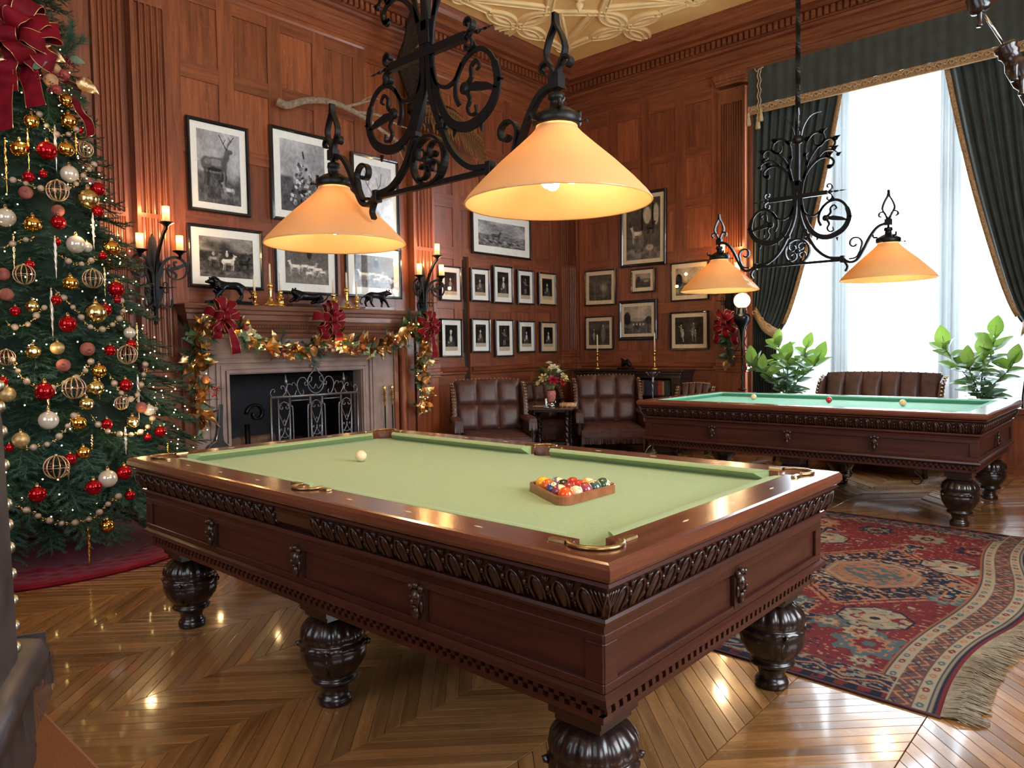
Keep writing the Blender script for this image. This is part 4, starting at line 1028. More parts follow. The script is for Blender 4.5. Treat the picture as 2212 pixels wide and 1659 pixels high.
gr = thing('fire_grate', 'black iron grate under the logs', 'grate', (-4.78, 2.0, .015)); q = MB()
for i in range(9): q.tube([(.16, -.56+.14*i, .16), (-.16, -.56+.14*i, .16)], .010, 6)
for s in (-1, 1): q.tube([(.14*s, -.6, .15), (.14*s, .6, .15)], .012, 6)
for s in (-1, 1):
    for t in (-1, 1): q.tube([(.14*s, .5*t, .15), (.14*s, .5*t, 0)], .012, 6)
q.build('grate_bars', M_iron, gr)
an = thing('firedog', 'tall black iron firedog with a scrolled top inside the fireplace', 'firedog', (-4.62, 1.52, .015)); q = MB()
q.sweep([(0, 0, 0), (0, 0, .62)], rect(.04, .04)); q.sweep([(x*.0, y, z) for y, _, z in [(a[0], 0, a[2]) for a in spiral(.10, .72, .11, .03, PI, PI-6.5, 26)]], rect(.03, .04)); q.tube(smooth([(0, -.2, 0), (0, -.12, .10), (0, 0, .12), (0, .12, .10), (0, .2, 0)]), .018, 8); q.build('firedog_iron', M_bronze, an)
# wrought fire screen
fs = thing('fire_screen', 'grey wrought iron fire screen with scrolls and mesh in front of the fire', 'screen', (-4.40, 2.20, .02))
q = MB(); YZ = lambda P: [(0, a, c) for a, _, c in P]
w2 = .535; zt_ = .885
q.sweep([(0, -w2, zt_), (0, w2, zt_)], rect(.020, .026)); 
for u in (-w2, w2): q.sweep([(0, u, 0), (0, u, zt_+.01)], rect(.018, .022))
for u in (-.45, -.32, -.065, .065, .32, .45): q.sweep([(0, u, 0), (0, u, zt_)], rect(.014, .012))
for s in (-1, 1): q.sweep([(0, s*.09, zt_-.045), (0, s*.30, zt_-.045)], rect(.012, .014)); q.sweep(smooth([(0, s*.075, zt_), (0, s*.08, zt_-.10), (0, s*.105, zt_-.16), (0, s*.105, zt_-.9+.03)], 5), rect(.012, .012)); q.sweep(smooth([(0, s*.315, zt_), (0, s*.31, zt_-.10), (0, s*.285, zt_-.16), (0, s*.285, .03)], 5), rect(.012, .012))
q.sweep([(0, -w2, .04), (0, w2, .04)], rect(.018, .02)); q.build('screen_frame', M_steel, fs)
q = MB()
def sc(cy, cz, r0, r1, a0, a1, t=.0065): q.sweep([(0.004, y_, z_) for y_, _, z_ in spiral(cy, cz, r0, r1, a0, a1, 22)], circ(t, 6))
q.tube([(0, .10*math.cos(t), zt_+.135+.115*math.sin(t)) for t in np.linspace(PI*.62, PI*2.38, 30)], .0065, 6)
for s in (-1, 1):
    q.tube(smooth([(0, s*.06, zt_+.225), (0, s*.02, zt_+.27), (0, s*.008, zt_+.31)], 4), .0065, 6); sc(s*.034, zt_+.31, .028, .010, (PI if s > 0 else 0), (PI-5.5 if s > 0 else 5.5))
    q.tube(smooth([(0, s*.10, zt_+.14), (0, s*.14, zt_+.19), (0, s*.19, zt_+.185), (0, s*.225, zt_+.13), (0, s*.215, zt_+.06), (0, s*.18, zt_+.01), (0, s*.150, zt_+.03), (0, s*.160, zt_+.06)], 5), .006, 6)
    q.tube(smooth([(0, s*.10, zt_+.12), (0, s*.125, zt_+.105), (0, s*.135, zt_+.135), (0, s*.118, zt_+.145)], 5), .005, 6)
    q.tube(smooth([(0, s*.235, zt_+.10), (0, s*.255, zt_+.14), (0, s*.285, zt_+.135), (0, s*.285, zt_+.11)], 5), .005, 6); q.tube(smooth([(0, s*.235, zt_+.06), (0, s*.26, zt_+.01), (0, s*.31, zt_+.01), (0, s*.35, zt_+.08), (0, s*.33, zt_+.13), (0, s*.30, zt_+.125)], 5), .006, 6)
    q.tube(smooth([(0, s*.36, zt_+.05), (0, s*.40, zt_+.01), (0, s*.47, zt_+.005), (0, s*.52, zt_+.01), (0, s*.535, zt_+.05), (0, s*.51, zt_+.085), (0, s*.485, zt_+.07), (0, s*.495, zt_+.05)], 5), .006, 6)
    q.tube(smooth([(0, s*.36, zt_+.04), (0, s*.375, zt_+.10), (0, s*.405, zt_+.115), (0, s*.415, zt_+.09), (0, s*.40, zt_+.08)], 5), .0055, 6)
    q.sweep([(0, s*.357, zt_), (0, s*.357, zt_+.11)], circ(.006, 6)); q.lathe([(0, .10), (.020, .135), (.026, .155), (.016, .18), (0, .235)], (0, s*.357, zt_), 4)
    q.tube(smooth([(0, s*.085, zt_+.20), (0, s*.05, zt_+.195), (0, s*.055, zt_+.155), (0, s*.085, zt_+.14)], 4), .0045, 6); q.tube(smooth([(0, 0, zt_+.12), (0, s*.03, zt_+.07), (0, s*.065, zt_+.10), (0, s*.085, zt_+.13), (0, s*.05, zt_+.155)], 5), .0045, 6)
q.build('top_scrollwork', M_steel, fs)
for cy in (-.385, 0, .385):
    q = MB(); hw = .058 if cy else .056
    for s in (-1, 1):
        sc(cy+s*.030, .775, .028, .008, PI/2, PI/2-s*5.6, .005)
        q.tube(smooth([(0, cy, .835), (0, cy+s*hw, .80), (0, cy+s*hw, .72), (0, cy+s*.02, .62), (0, cy, .58)], 5), .005, 6)
        q.tube([(0, cy, .655), (0, cy+s*.018, .615), (0, cy, .575)], .0045, 6)
        q.tube(smooth([(0, cy, .56), (0, cy+s*.012, .51), (0, cy+s*.045, .47), (0, cy+s*.058, .52), (0, cy+s*.04, .56), (0, cy+s*.03, .535)], 5), .005, 6)
        q.tube(smooth([(0, cy, .46), (0, cy+s*.04, .47), (0, cy+s*hw, .42), (0, cy+s*.035, .33), (0, cy, .28)], 5), .005, 6); sc(cy+s*.014, .43, .014, .005, PI, PI+s*4.5, .004)
        q.tube(smooth([(0, cy, .26), (0, cy+s*.05, .20), (0, cy+s*.05, .12), (0, cy, .07)], 5), .005, 6)
    q.ball((0, cy, .56), .010, 8); q.build('heart_scrollwork', M_steel, fs)
M_mesh = glassmat('spark_mesh', (.50, .50, .52), 1.1)
for s in (-1, 1): q = MB(); q.box(-.012, -.010, s*.195-.10, s*.195+.10, .05, .84); q.build('spark_mesh', M_mesh, fs)
# bellows and tongs
M_bel = plain('black_leather', (.010, .009, .010), .35, Coat_Weight=.3)
bl = thing('bellows', 'big black bellows with studded edge leaning left of the fire', 'bellows', (-4.36, 1.05, .02)); q = MB()
out = [(-.020, .86), (-.022, .70), (-.030, .56), (-.045, .50), (-.10, .46), (-.145, .38), (-.15, .26), (-.10, .12), (0, .04), (.10, .12), (.15, .26), (.145, .38), (.10, .46), (.045, .50), (.030, .56), (.022, .70), (.020, .86)]
q.prism([(a, b) for a, b in out], -.03, .03, 'x'); q.build('bellows_body', M_bel, bl, .004); q = MB()
for i in range(60):
    a, b = np.array(out[3:14]), i/59*9.99; k = int(b); pt = a[k]*(1-(b-k))+a[k+1]*(b-k); q.ball((.032, pt[0]*.96, pt[1]), .006, 6)
q.build('stud', M_nailw, bl); bl.rotation_euler = (math.radians(-7), math.radians(-6), 0)
for k, (yy, lab) in enumerate(((3.13, 'iron fire poker with an ornate brass handle at the right of the fireplace'), (3.24, 'iron fire tongs with an ornate brass handle leaning by the colonnette'))):
    po = thing('fire_tool', lab, 'fire tool', (-4.40, yy, .02), group='fire tools'); q = MB(); q.tube([(0, 0, 0), (-.02, .01, .72)], .008, 8); q.build('shaft', M_iron, po)
    q = MB(); q.lathe([(0, .70), (.014, .71), (.009, .74), (.018, .77), (.010, .80), (.020, .84), (.012, .88), (.018, .91), (.010, .94), (0, .955)], (-.02, .01, 0), 12, rip=lambda a, z: .2*math.cos(4*a)); q.build('handle', M_brass, po)
# ================================================================== FRAMED PRINTS
def fnoise(h, w, cells=6, oct_=4, seed=0):
    r_ = np.random.default_rng(seed); out = np.zeros((h, w)); amp = 1; tot = 0
    for o_ in range(oct_):
        c = cells*2**o_; g = r_.random((c+2, c+2)); yy = np.linspace(0, c, h); xx = np.linspace(0, c, w)
        yi = yy.astype(int); xi = xx.astype(int); fy = (yy-yi)[:, None]; fx = (xx-xi)[None, :]; fy = fy*fy*(3-2*fy); fx = fx*fx*(3-2*fx)
        out += amp*(g[yi][:, xi]*(1-fy)*(1-fx)+g[yi+1][:, xi]*fy*(1-fx)+g[yi][:, xi+1]*(1-fy)*fx+g[yi+1][:, xi+1]*fy*fx); tot += amp; amp *= .55
    return out/tot
def colgrid(name, img, w, h, mat, parent, flip='x', thick=None):
    "a flat print: one vertex per sample, colours held on the mesh; lies in the local XZ plane facing -Y"
    H, W_ = img.shape[:2]; xs = np.linspace(-w/2, w/2, W_); zs = np.linspace(h/2, -h/2, H)
    X, Z = np.meshgrid(xs, zs); co = np.zeros((H*W_, 3)); co[:, 0] = X.ravel(); co[:, 2] = Z.ravel()
    i = np.arange(H*W_).reshape(H, W_); f = np.stack([i[:-1, :-1], i[1:, :-1], i[1:, 1:], i[:-1, 1:]], -1).reshape(-1, 4)
    me = bpy.data.meshes.new(name); me.vertices.add(len(co)); me.vertices.foreach_set('co', co.ravel())
    me.loops.add(f.size); me.loops.foreach_set('vertex_index', f.ravel().astype(np.int32)); me.polygons.add(len(f)); me.polygons.foreach_set('loop_start', (np.arange(len(f))*4).astype(np.int32))
    me.update(calc_edges=True); me.materials.append(mat)
    ca = me.color_attributes.new('Col', 'FLOAT_COLOR', 'POINT'); c4 = np.ones((H*W_, 4), np.float32); c4[:, :3] = np.clip(img.reshape(-1, 3), 0, 1); ca.data.foreach_set('color', c4.ravel())
    return link(name, me, parent)
M_print = vcolmat('engraving')
class Cv:
    "grey canvas, painted with soft ellipses and strokes (x right, y down, unit square)"
    def __init__(s, h, w, base): s.h, s.w = h, w; s.a = np.full((h, w), float(base)); s.Y, s.X = np.mgrid[0:h, 0:w]; s.X = s.X/(w-1.); s.Y = s.Y/(h-1.); s.asp = h/w
    def ell(s, cx, cy, rx, ry, v, ang=0, soft=.25, op=1):
        dx, dy = s.X-cx, (s.Y-cy)*s.asp; c, q = math.cos(ang), math.sin(ang); u, t = (dx*c+dy*q)/rx, (-dx*q+dy*c)/(ry*s.asp)
        m = np.clip((1-(u*u+t*t)**.5)/soft, 0, 1)*op; s.a = s.a*(1-m)+v*m; return s
    def line(s, pts, r, v, op=1):
        for (x0, y0), (x1, y1) in zip(pts[:-1], pts[1:]):
            dx, dy = x1-x0, (y1-y0)*s.asp; L2 = dx*dx+dy*dy+1e-9; px, py = s.X-x0, (s.Y-y0)*s.asp
            t = np.clip((px*dx+py*dy)/L2, 0, 1); d = np.hypot(px-t*dx, py-t*dy); m = np.clip((r-d)/(r*.5), 0, 1)*op; s.a = s.a*(1-m)+v*m
        return s
    def sky(s, y1, lo, hi, seed): n = fnoise(s.h, s.w, 3, 4, seed); m = np.clip((y1-s.Y)/.06, 0, 1); s.a = s.a*(1-m)+(lo+(hi-lo)*n)*m; return s
    def ground(s, y0, lo, hi, seed, cells=10): n = fnoise(s.h, s.w, cells, 4, seed); m = np.clip((s.Y-y0)/.04, 0, 1); s.a = s.a*(1-m)+(lo+(hi-lo)*n)*m; return s
    def img(s, tint, seed):
        g = s.a+(fnoise(s.h, s.w, 26, 3, seed+50)-.5)*.22*(.4+s.a); g = np.clip(g*1.12-.05, 0.012, .85)**1.7*1.15
        return g[..., None]*np.array(tint)
def beast(c, x, y, k, v, face=1, antler=0, grazing=0):
    L_ = lambda pts, r, vv=v: c.line([(x+face*a*k, y+b*k/c.asp) for a, b in pts], r*k, vv)
    E_ = lambda a, b, rx, ry, vv, an=0: c.ell(x+face*a*k, y+b*k/c.asp, rx*k, ry*k/c.asp, vv, an*face)
    for lx in (-.36, -.24, .24, .36): L_([(lx, .08), (lx+.03, .34), (lx-.02, .58)], .045, v*(.6 if lx in (-.24, .24) else .85))
    E_(0, 0, .47, .23, v*.8); E_(.22, .0, .24, .25, v); E_(.02, -.06, .34, .12, min(.9, v*1.55)); E_(-.30, .0, .21, .23, v); E_(-.26, -.06, .12, .10, min(.9, v*1.4)); E_(0, .14, .3, .06, v*.5); 
    if grazing: L_([(.34, -.05), (.48, .2), (.56, .42)], .08); E_(.6, .47, .12, .06, v)
    else: L_([(.30, -.05), (.42, -.24), (.46, -.40)], .12); E_(.53, -.42, .14, .075, v); L_([(.44, -.46), (.38, -.54)], .03)
    if antler:
        for s_ in (-.10, .10): L_([(.44, -.46), (.40+s_, -.66), (.44+s_*2.6, -.86)], .018, v*.6); L_([(.41+s_, -.62), (.52+s_*1.2, -.76)], .014, v*.6); L_([(.43+s_*1.6, -.72), (.34+s_*1.6, -.84)], .014, v*.6)
def portrait(c, seed, kind):
    r_ = random.Random(seed); c.a[:] = .06; c.a += .05*fnoise(c.h, c.w, 4, 3, seed)
    x = .5+r_.uniform(-.05, .05)
    if kind == 'full': 
        c.ell(x, .62, .17, .34, .12); c.ell(x, .40, .11, .14, .30); c.ell(x, .22, .045, .05, .6); c.line([(x-.05, .45), (x-.22, .30+r_.random()*.2)], .03, .4); c.line([(x+.05, .45), (x+.25, .5)], .03, .45); c.line([(x-.05, .7), (x-.07, .93)], .03, .5); c.line([(x+.05, .7), (x+.08, .9)], .03, .5); c.ground(.93, .05, .2, seed)
    else:
        c.ell(x, .95, .36, .48, .20); c.ell(x, .62, .12, .18, .42 if kind == 'bust' else .62); c.ell(x, .36, .085, .10, .62); c.ell(x+.01, .29, .11, .08, .12 if kind != 'cap' else .66); c.ell(x, .37, .07, .08, .66); c.ell(x-.02, .36, .012, .008, .15); c.ell(x+.035, .36, .012, .008, .15); c.ell(x-.18, .80, .08, .04, .5, .5)
    return c
def make_print(kind, seed, tint):
    if kind == 'stag': c = Cv(150, 112, .6); c.sky(.62, .35, .75, seed); c.ground(.55, .10, .42, seed); c.ell(.8, .60, .3, .10, .5, 0, .8); beast(c, .40, .46, .66, .26, 1, 1); beast(c, .72, .80, .30, .45, -1); c.ell(.62, .88, .12, .05, .35); c.ell(.36, .90, .18, .05, .2)
    elif kind == 'crowd':
        c = Cv(150, 112, .5); c.sky(.55, .35, .72, seed); c.ground(.50, .10, .40, seed); r_ = random.Random(seed)
        for _ in range(120):
            y = r_.uniform(.32, .95); w_ = .10+.42*(y-.3); x = .5+r_.uniform(-w_, w_); c.ell(x, y, r_.uniform(.02, .05), r_.uniform(.015, .035), r_.uniform(.06, .75), r_.uniform(-1, 1))
        c.line([(.5, .34), (.52, .22), (.50, .14)], .02, .1); c.ell(.5, .28, .04, .06, .5)
    elif kind == 'head': c = Cv(140, 100, .62); c.sky(.8, .5, .8, seed); c.ell(.42, .95, .30, .30, .30); c.ell(.42, .62, .12, .22, .35); c.ell(.40, .50, .07, .12, .5); [c.line([(.42+s_*.05, .44), (.42+s_*.22, .30), (.42+s_*.26, .12)], .012, .25) for s_ in (-1, 1)]; [c.line([(.42+s_*.16, .34), (.42+s_*.10, .20)], .01, .25) for s_ in (-1, 1)]
    elif kind == 'riders':
        c = Cv(110, 150, .3); c.sky(.40, .25, .62, seed); c.ground(.34, .06, .34, seed); [c.ell(random.Random(seed+i).random(), .22+.1*(i % 3), .2, .2, .14, 0, .95, .8) for i in range(4)]; c.a += .1*(fnoise(110, 150, 14, 3, seed+2)-.5); beast(c, .52, .60, .26, .72, 1); c.ell(.50, .42, .03, .07, .65); c.ell(.50, .34, .018, .026, .75); beast(c, .26, .55, .22, .35, 1); c.ell(.25, .42, .03, .06, .5); beast(c, .82, .60, .22, .10, 1, 1); c.ground(.82, .12, .45, seed+3)
    elif kind == 'hounds':
        c = Cv(110, 125, .25); c.a += .08*fnoise(110, 125, 5, 3, seed); c.ground(.60, .25, .48, seed); 
        for i, (x, y, k, f_) in enumerate(((.22, .60, .26, -1), (.45, .58, .22, 1), (.60, .60, .24, 1), (.74, .64, .24, -1), (.55, .74, .2, 1), (.85, .70, .2, -1))): beast(c, x, y, k, .72-.08*(i % 3), f_, 0, i % 2)
        c.ell(.55, .25, .07, .16, .12); c.ell(.55, .10, .03, .04, .5)
    elif kind == 'storm': c = Cv(90, 140, .5); c.sky(.55, .22, .80, seed); c.ground(.52, .10, .60, seed, 16); beast(c, .36, .55, .20, .18, 1, 1); [c.ell(.15+.1*i, .78+.05*(i % 2), .05, .03, .12 if i % 2 else .55, .5) for i in range(8)]
    elif kind == 'cows':
        c = Cv(140, 110, .18); c.a += .12*fnoise(140, 110, 5, 4, seed); c.ell(.62, .28, .13, .16, .62); c.ell(.88, .28, .09, .2, .6); c.line([(.47, .1), (.47, .5)], .03, .08); c.line([(.78, .1), (.78, .5)], .03, .08); beast(c, .32, .58, .32, .66, -1); beast(c, .72, .48, .24, .12, 1); c.ell(.45, .68, .09, .14, .34); c.ell(.44, .56, .035, .04, .6); c.ell(.70, .82, .14, .07, .5); c.ground(.80, .15, .5, seed, 14); c.ell(.70, .82, .12, .05, .55)
    elif kind == 'land':
        c = Cv(80, 110, .4); c.sky(.5, .35, .72, seed); c.ground(.48, .10, .40, seed); c.ell(.12, .45, .14, .28, .08); c.ell(.90, .52, .14, .16, .12); c.ell(.5, .50, .3, .06, .5); [c.ell(.35+.12*i, .66, .03, .04, .75) for i in range(4)]
    elif kind == 'cave': c = Cv(80, 100, .14); c.a += .2*fnoise(80, 100, 4, 4, seed); c.ell(.65, .5, .22, .22, .5, 0, .8); c.ground(.75, .1, .4, seed)
    elif kind == 'small': c = Cv(60, 80, .3); c.sky(.4, .3, .6, seed); c.ground(.5, .08, .3, seed); c.ell(.2, .4, .14, .25, .1); c.ell(.7, .55, .2, .1, .45)
    elif kind == 'figures':
        c = Cv(90, 115, .12); c.a += .1*fnoise(90, 115, 5, 4, seed); c.ell(.5, .45, .3, .4, .2, 0, .9)
        for x, y, v in ((.28, .62, .62), (.22, .45, .5), (.62, .60, .45), (.72, .64, .4), (.66, .40, .35)): c.ell(x, y, .045, .13, v); c.ell(x, y-.15, .025, .035, .66); c.line([(x, y+.1), (x+.02, y+.28)], .018, v); c.line([(x, y-.05), (x-.09, y-.12)], .014, v)
    elif kind == 'statue': c = Cv(90, 95, .14); c.a += .14*fnoise(90, 95, 4, 3, seed); c.ell(.7, .55, .13, .38, .34); c.ell(.7, .2, .05, .06, .5); c.ell(.25, .62, .06, .2, .5); c.ell(.25, .36, .03, .04, .6); c.line([(.15, .58), (.42, .62)], .015, .5)
    else: c = Cv(84, 56, .1); portrait(c, seed, kind)
    return c.img(tint, seed)
def picture(label, axis, tl, br, kind, frame=.03, mount=.09, cream=False, caption=False, seed=1, tint=(1, .96, .88), dark=True, off=0, tilt=0, gold=False):
    pl = (XA+off) if axis == 'x' else YB
    a = hit(tl[0], tl[1], 0 if axis == 'x' else 1, pl); b = hit(br[0], br[1], 0 if axis == 'x' else 1, pl)
    if axis == 'x': w, h = b[1]-a[1], a[2]-b[2]; c = (pl+.045, (a[1]+b[1])/2, (a[2]+b[2])/2); rz = PI/2
    else: w, h = b[0]-a[0], a[2]-b[2]; c = ((a[0]+b[0])/2, YB-.045, (a[2]+b[2])/2); rz = 0
    T = thing('framed_print', label, 'picture', c, rz, {'x': 'engravings on the fireplace wall', 'y': 'engravings on the window wall'}[axis])
    T.rotation_euler = (0, tilt, rz)
    m = MB(); f_ = frame
    P = [(-w/2, -h/2), (w/2, -h/2), (w/2, h/2), (-w/2, h/2)]
    sec = [(0, .024), (0, -.010), (f_*.25, -.018), (f_*.7, -.016), (f_, -.004), (f_, .010)]
    vs = []
    for i, (x, z) in enumerate(P):
        sx, sz = (1 if x < 0 else -1), (1 if z < 0 else -1)
        for d, y in sec: vs.append((x+sx*d, y, z+sz*d))
    n = len(sec); fs = []
    for i in range(4):
        for j in range(n-1): fs.append((i*n+j, i*n+j+1, ((i+1) % 4)*n+j+1, ((i+1) % 4)*n+j))
    m.add(vs, fs); m.build('frame', M_black, T)
    m = MB(); m.box(-w/2+f_*.8, w/2-f_*.8, .004, .007, -h/2+f_*.8, h/2-f_*.8); m.build('mount', M_matc if cream else M_mat, T)
    iw, ih = w-2*f_-2*mount*w, h-2*f_-2*mount*w; up = 0
    if caption:
        cap_h = ih*.16; m = MB(); m.box(-iw/2, iw/2, .001, .0038, -ih/2, -ih/2+cap_h); m.build('title_strip', plain('title_paper', (.50, .42, .28), .7), T); ih2 = ih-cap_h; up = cap_h/2; ih = ih2
    q = make_print(kind, seed, tint); o = colgrid('engraving', q, iw, ih, M_print, T); o.location = (0, .002, up)
    m = MB(); m.box(-w/2+f_*.9, w/2-f_*.9, -.0045, -.0025, -h/2+f_*.9, h/2-f_*.9); m.build('glass', M_pane, T)
    return T
S_ = (1, .92, .80)
picture('large black framed engraving of a standing deer with antlers, upper left over the mantel', 'x', (396, 250), (537, 472), 'stag', .035, .10, seed=3, tint=(.95, .97, 1))
picture('large black framed engraving of a crowd of figures, upper centre over the mantel', 'x', (577, 270), (718, 492), 'crowd', .035, .10, seed=5, tint=(.95, .97, 1))
picture('large framed engraving of an antlered deer head, upper right over the mantel', 'x', (753, 328), (858, 520), 'head', .035, .11, seed=6, tint=(.95, .97, 1))
picture('wide framed engraving of riders and a white horse behind the lion bronze', 'x', (400, 482), (565, 628), 'riders', .03, .10, seed=8, tint=S_, cream=False)
picture('framed engraving of pale hounds by a trough behind the brass candlesticks', 'x', (588, 495), (725, 640), 'hounds', .03, .11, seed=9, tint=S_)
picture('framed engraving of hounds at the right end over the mantel', 'x', (741, 525), (863, 647), 'hounds', .03, .11, seed=10, tint=S_)
picture('wide framed engraving of a stormy field with deer above the grid of portraits', 'x', (1013, 451), (1142, 563), 'storm', .03, .08, seed=11, tint=(.97, .97, 1))
DO = .058
for tl, br, kd, lab, of in (((945, 573), (992, 652), 'bust', 'portrait print half hidden behind the right wall sconce, upper row', 0), ((1011, 578), (1053, 653), 'bust', 'portrait print of a seated man, upper left on the hidden door', DO), ((1060, 573), (1103, 657), 'cap', 'portrait print of a sitter with a tall pale headdress, upper right on the hidden door', DO),
    ((1112, 582), (1148, 659), 'full', 'portrait print of a standing dark figure, upper row, just right of the hidden door', 0), ((1158, 588), (1196, 661), 'bust', 'cream mounted portrait print, last in the upper row by the corner', 0),
    ((946, 688), (994, 771), 'cap', 'portrait print of a sitter in a white cap, below the right sconce', 0), ((1013, 688), (1054, 761), 'bust', 'portrait print of a sitter in a dark hat, lower left on the hidden door', DO), ((1064, 690), (1105, 770), 'full', 'portrait print of a full figure, lower right on the hidden door', DO),
    ((1114, 693), (1151, 761), 'lady', 'portrait print of a lady, lower row, just right of the hidden door', 0), ((1162, 695), (1197, 761), 'lady', 'small portrait print of a young lady, last in the lower row by the corner', 0)):
    picture(lab, 'x', tl, br, kd, .022, .16, caption=True, seed=hash(lab) % 7+int(tl[0]), tint=S_, off=of, cream=tl[0] > 1150, tilt=random.uniform(-.012, .012))
CT = (.95, .80, .58)
picture('large framed engraving of a cow in a barn, highest on the window wall', 'y', (1344, 424), (1443, 570), 'cows', .04, .075, True, seed=31, tint=CT, tilt=.01)
picture('dim framed engraving with a bright patch, left in the window wall upper row', 'y', (1267, 587), (1334, 658), 'cave', .02, .10, True, seed=32, tint=CT, tilt=.012)
picture('smallest framed print on the window wall, under the large barn engraving', 'y', (1367, 583), (1418, 630), 'small', .02, .13, True, seed=33, tint=CT)
picture('wide framed landscape partly behind the left glass shade of the far lamp', 'y', (1452, 570), (1535, 647), 'land', .02, .10, True, seed=34, tint=(1, .78, .48))
picture('framed print of a pale statue, lower left on the window wall', 'y', (1267, 685), (1329, 755), 'statue', .02, .10, True, seed=35, tint=CT)
picture('thick black framed landscape print in the middle of the window wall', 'y', (1340, 651), (1423, 733), 'land', .045, .07, True, seed=36, tint=CT)
picture('dark framed print of dancing figures, lower right on the window wall', 'y', (1451, 675), (1534, 755), 'figures', .025, .09, True, seed=37, tint=CT)
# ================================================================== SCULPTURES
def skin(name, V, E, R, mat, parent=None, sub=2, loc=(0, 0, 0), sc=1.0, rot=None):
    me = bpy.data.meshes.new(name); me.from_pydata([tuple(c*sc for c in v) for v in V], E, []); o = link(name, me, parent, loc, rot)
    sk = o.modifiers.new('skin', 'SKIN'); sk.use_smooth_shade = True
    for i, v in enumerate(me.skin_vertices[0].data):
        r_ = R[i] if hasattr(R, '__len__') else R; v.radius = (r_*sc, r_*sc); v.use_root = (i == 0)
    if sub: s_ = o.modifiers.new('sub', 'SUBSURF'); s_.levels = sub; s_.render_levels = sub
    me.materials.append(mat); return o
def big_cat(label, loc, rz, sc, lion=False, lying=False, base=True, face=1, base_mat=None):
    T = thing('bronze_'+('lion' if lion else 'panther' if lying else 'tiger'), label, 'sculpture', loc, rz)
    hb = .035 if base else .0
    if lying:
        V = [(-.02, 0, .075), (.07, 0, .085), (.14, 0, .09), (.18, 0, .125), (.215, 0, .135), (-.10, 0, .09), (-.14, 0, .06), (.14, .045, .06), (.21, .055, .02), (.14, -.045, .06), (.20, -.05, .02), (-.12, .05, .045), (-.05, .06, .015), (-.12, -.05, .045), (-.05, -.06, .015), (-.18, .0, .04), (-.23, .02, .07), (-.26, .02, .12)]
        E = [(0, 1), (1, 2), (2, 3), (3, 4), (0, 5), (5, 6), (2, 7), (7, 8), (2, 9), (9, 10), (6, 11), (11, 12), (6, 13), (13, 14), (6, 15), (15, 16), (16, 17)]
        R = [.045, .048, .045, .035, .026, .045, .04, .028, .013, .028, .013, .032, .014, .032, .014, .012, .009, .007]; top = .14
    else:
        V = [(0, 0, .155), (.09, 0, .160), (.15, 0, .19), (.19, 0, .20), (.235, 0, .185), (-.10, 0, .165), (-.13, 0, .155),
             (.10, .035, .11), (.115, .035, .055), (.10, .035, .008), (.125, .035, .004), (.09, -.035, .11), (.14, -.035, .06), (.165, -.035, .008), (.19, -.035, .004),
             (-.13, .035, .105), (-.165, .035, .06), (-.145, .035, .008), (-.12, .035, .004), (-.11, -.035, .105), (-.125, -.035, .06), (-.085, -.035, .008), (-.06, -.035, .004),
             (-.18, 0, .15), (-.235, .01, .12), (-.265, .01, .07), (-.245, .01, .035), (-.22, .01, .04)]
        E = [(0, 1), (1, 2), (2, 3), (3, 4), (0, 5), (5, 6), (1, 7), (7, 8), (8, 9), (9, 10), (1, 11), (11, 12), (12, 13), (13, 14), (6, 15), (15, 16), (16, 17), (17, 18), (6, 19), (19, 20), (20, 21), (21, 22), (6, 23), (23, 24), (24, 25), (25, 26), (26, 27)]
        R = [.043, .050, .040, .034, .022, .044, .042, .026, .015, .013, .012, .026, .015, .013, .012, .030, .016, .012, .012, .030, .016, .012, .012, .012, .008, .007, .008, .010]
    V = [(face*x, y, z) for x, y, z in V]
    o = skin('body', V, E, R, M_bronze, T, 2, (0, 0, hb*sc), sc)
    q = MB(); hx, hz = (V[3][0], V[3][2])
    for s in (-1, 1): q.ball((hx*sc, s*.026*sc, (hz+.032)*sc+hb*sc), .011*sc, 8)
    q.ball(((hx+face*.045)*sc, 0, (hz-.012)*sc+hb*sc), .018*sc, 8, (1, .9, .8)); q.build('ears', M_bronze, T)
    if lion:
        q = MB(); r_ = random.Random(2)
        for i in range(90):
            a, b = r_.uniform(0, 2*PI), r_.uniform(-1, 1); d = r_.uniform(.0, 1)
            cx, cz = .155*face-.05*face*d+.02*face, .185-.05*d; rr = .062+.020*d
            p0 = Vector((cx, rr*.72*math.cos(a), cz+rr*math.sin(a))); p1 = p0+Vector((-.03*face, .012*math.cos(a), -.026))
            q.sweep([p0*sc+Vector((0, 0, hb*sc)), (p0+p1)/2*sc+Vector((0, 0, hb*sc+.004)), p1*sc+Vector((0, 0, hb*sc))], circ(.016*sc, 5), scale=[.9, 1, .3])
        q.build('mane', M_bronze, T)
    if base:
        q = MB(); q.bevbox(-.25*sc, .24*sc, -.075*sc, .075*sc, 0, .014*sc, .003); q.bevbox(-.235*sc, .225*sc, -.065*sc, .065*sc, .014*sc, hb*sc, .003); q.build('plinth', base_mat or M_bronze, T)
    return T
MZ = 1.8305
big_cat('dark bronze walking lion on a flat base at the left end of the mantel', (-4.30, 1.21, MZ), PI/2, .92, lion=True, face=-1)
big_cat('dark bronze crouching panther behind the middle red bow on the mantel', (-4.32, 2.10, MZ), PI/2, .98, lying=True, face=-1, base_mat=M_carve)
big_cat('dark bronze walking tiger on grey marble at the right end of the mantel', (-4.32, 2.98, MZ), PI/2, .86, face=1, base_mat=plain('grey_marble', (.34, .33, .36), .3, noise=.2))
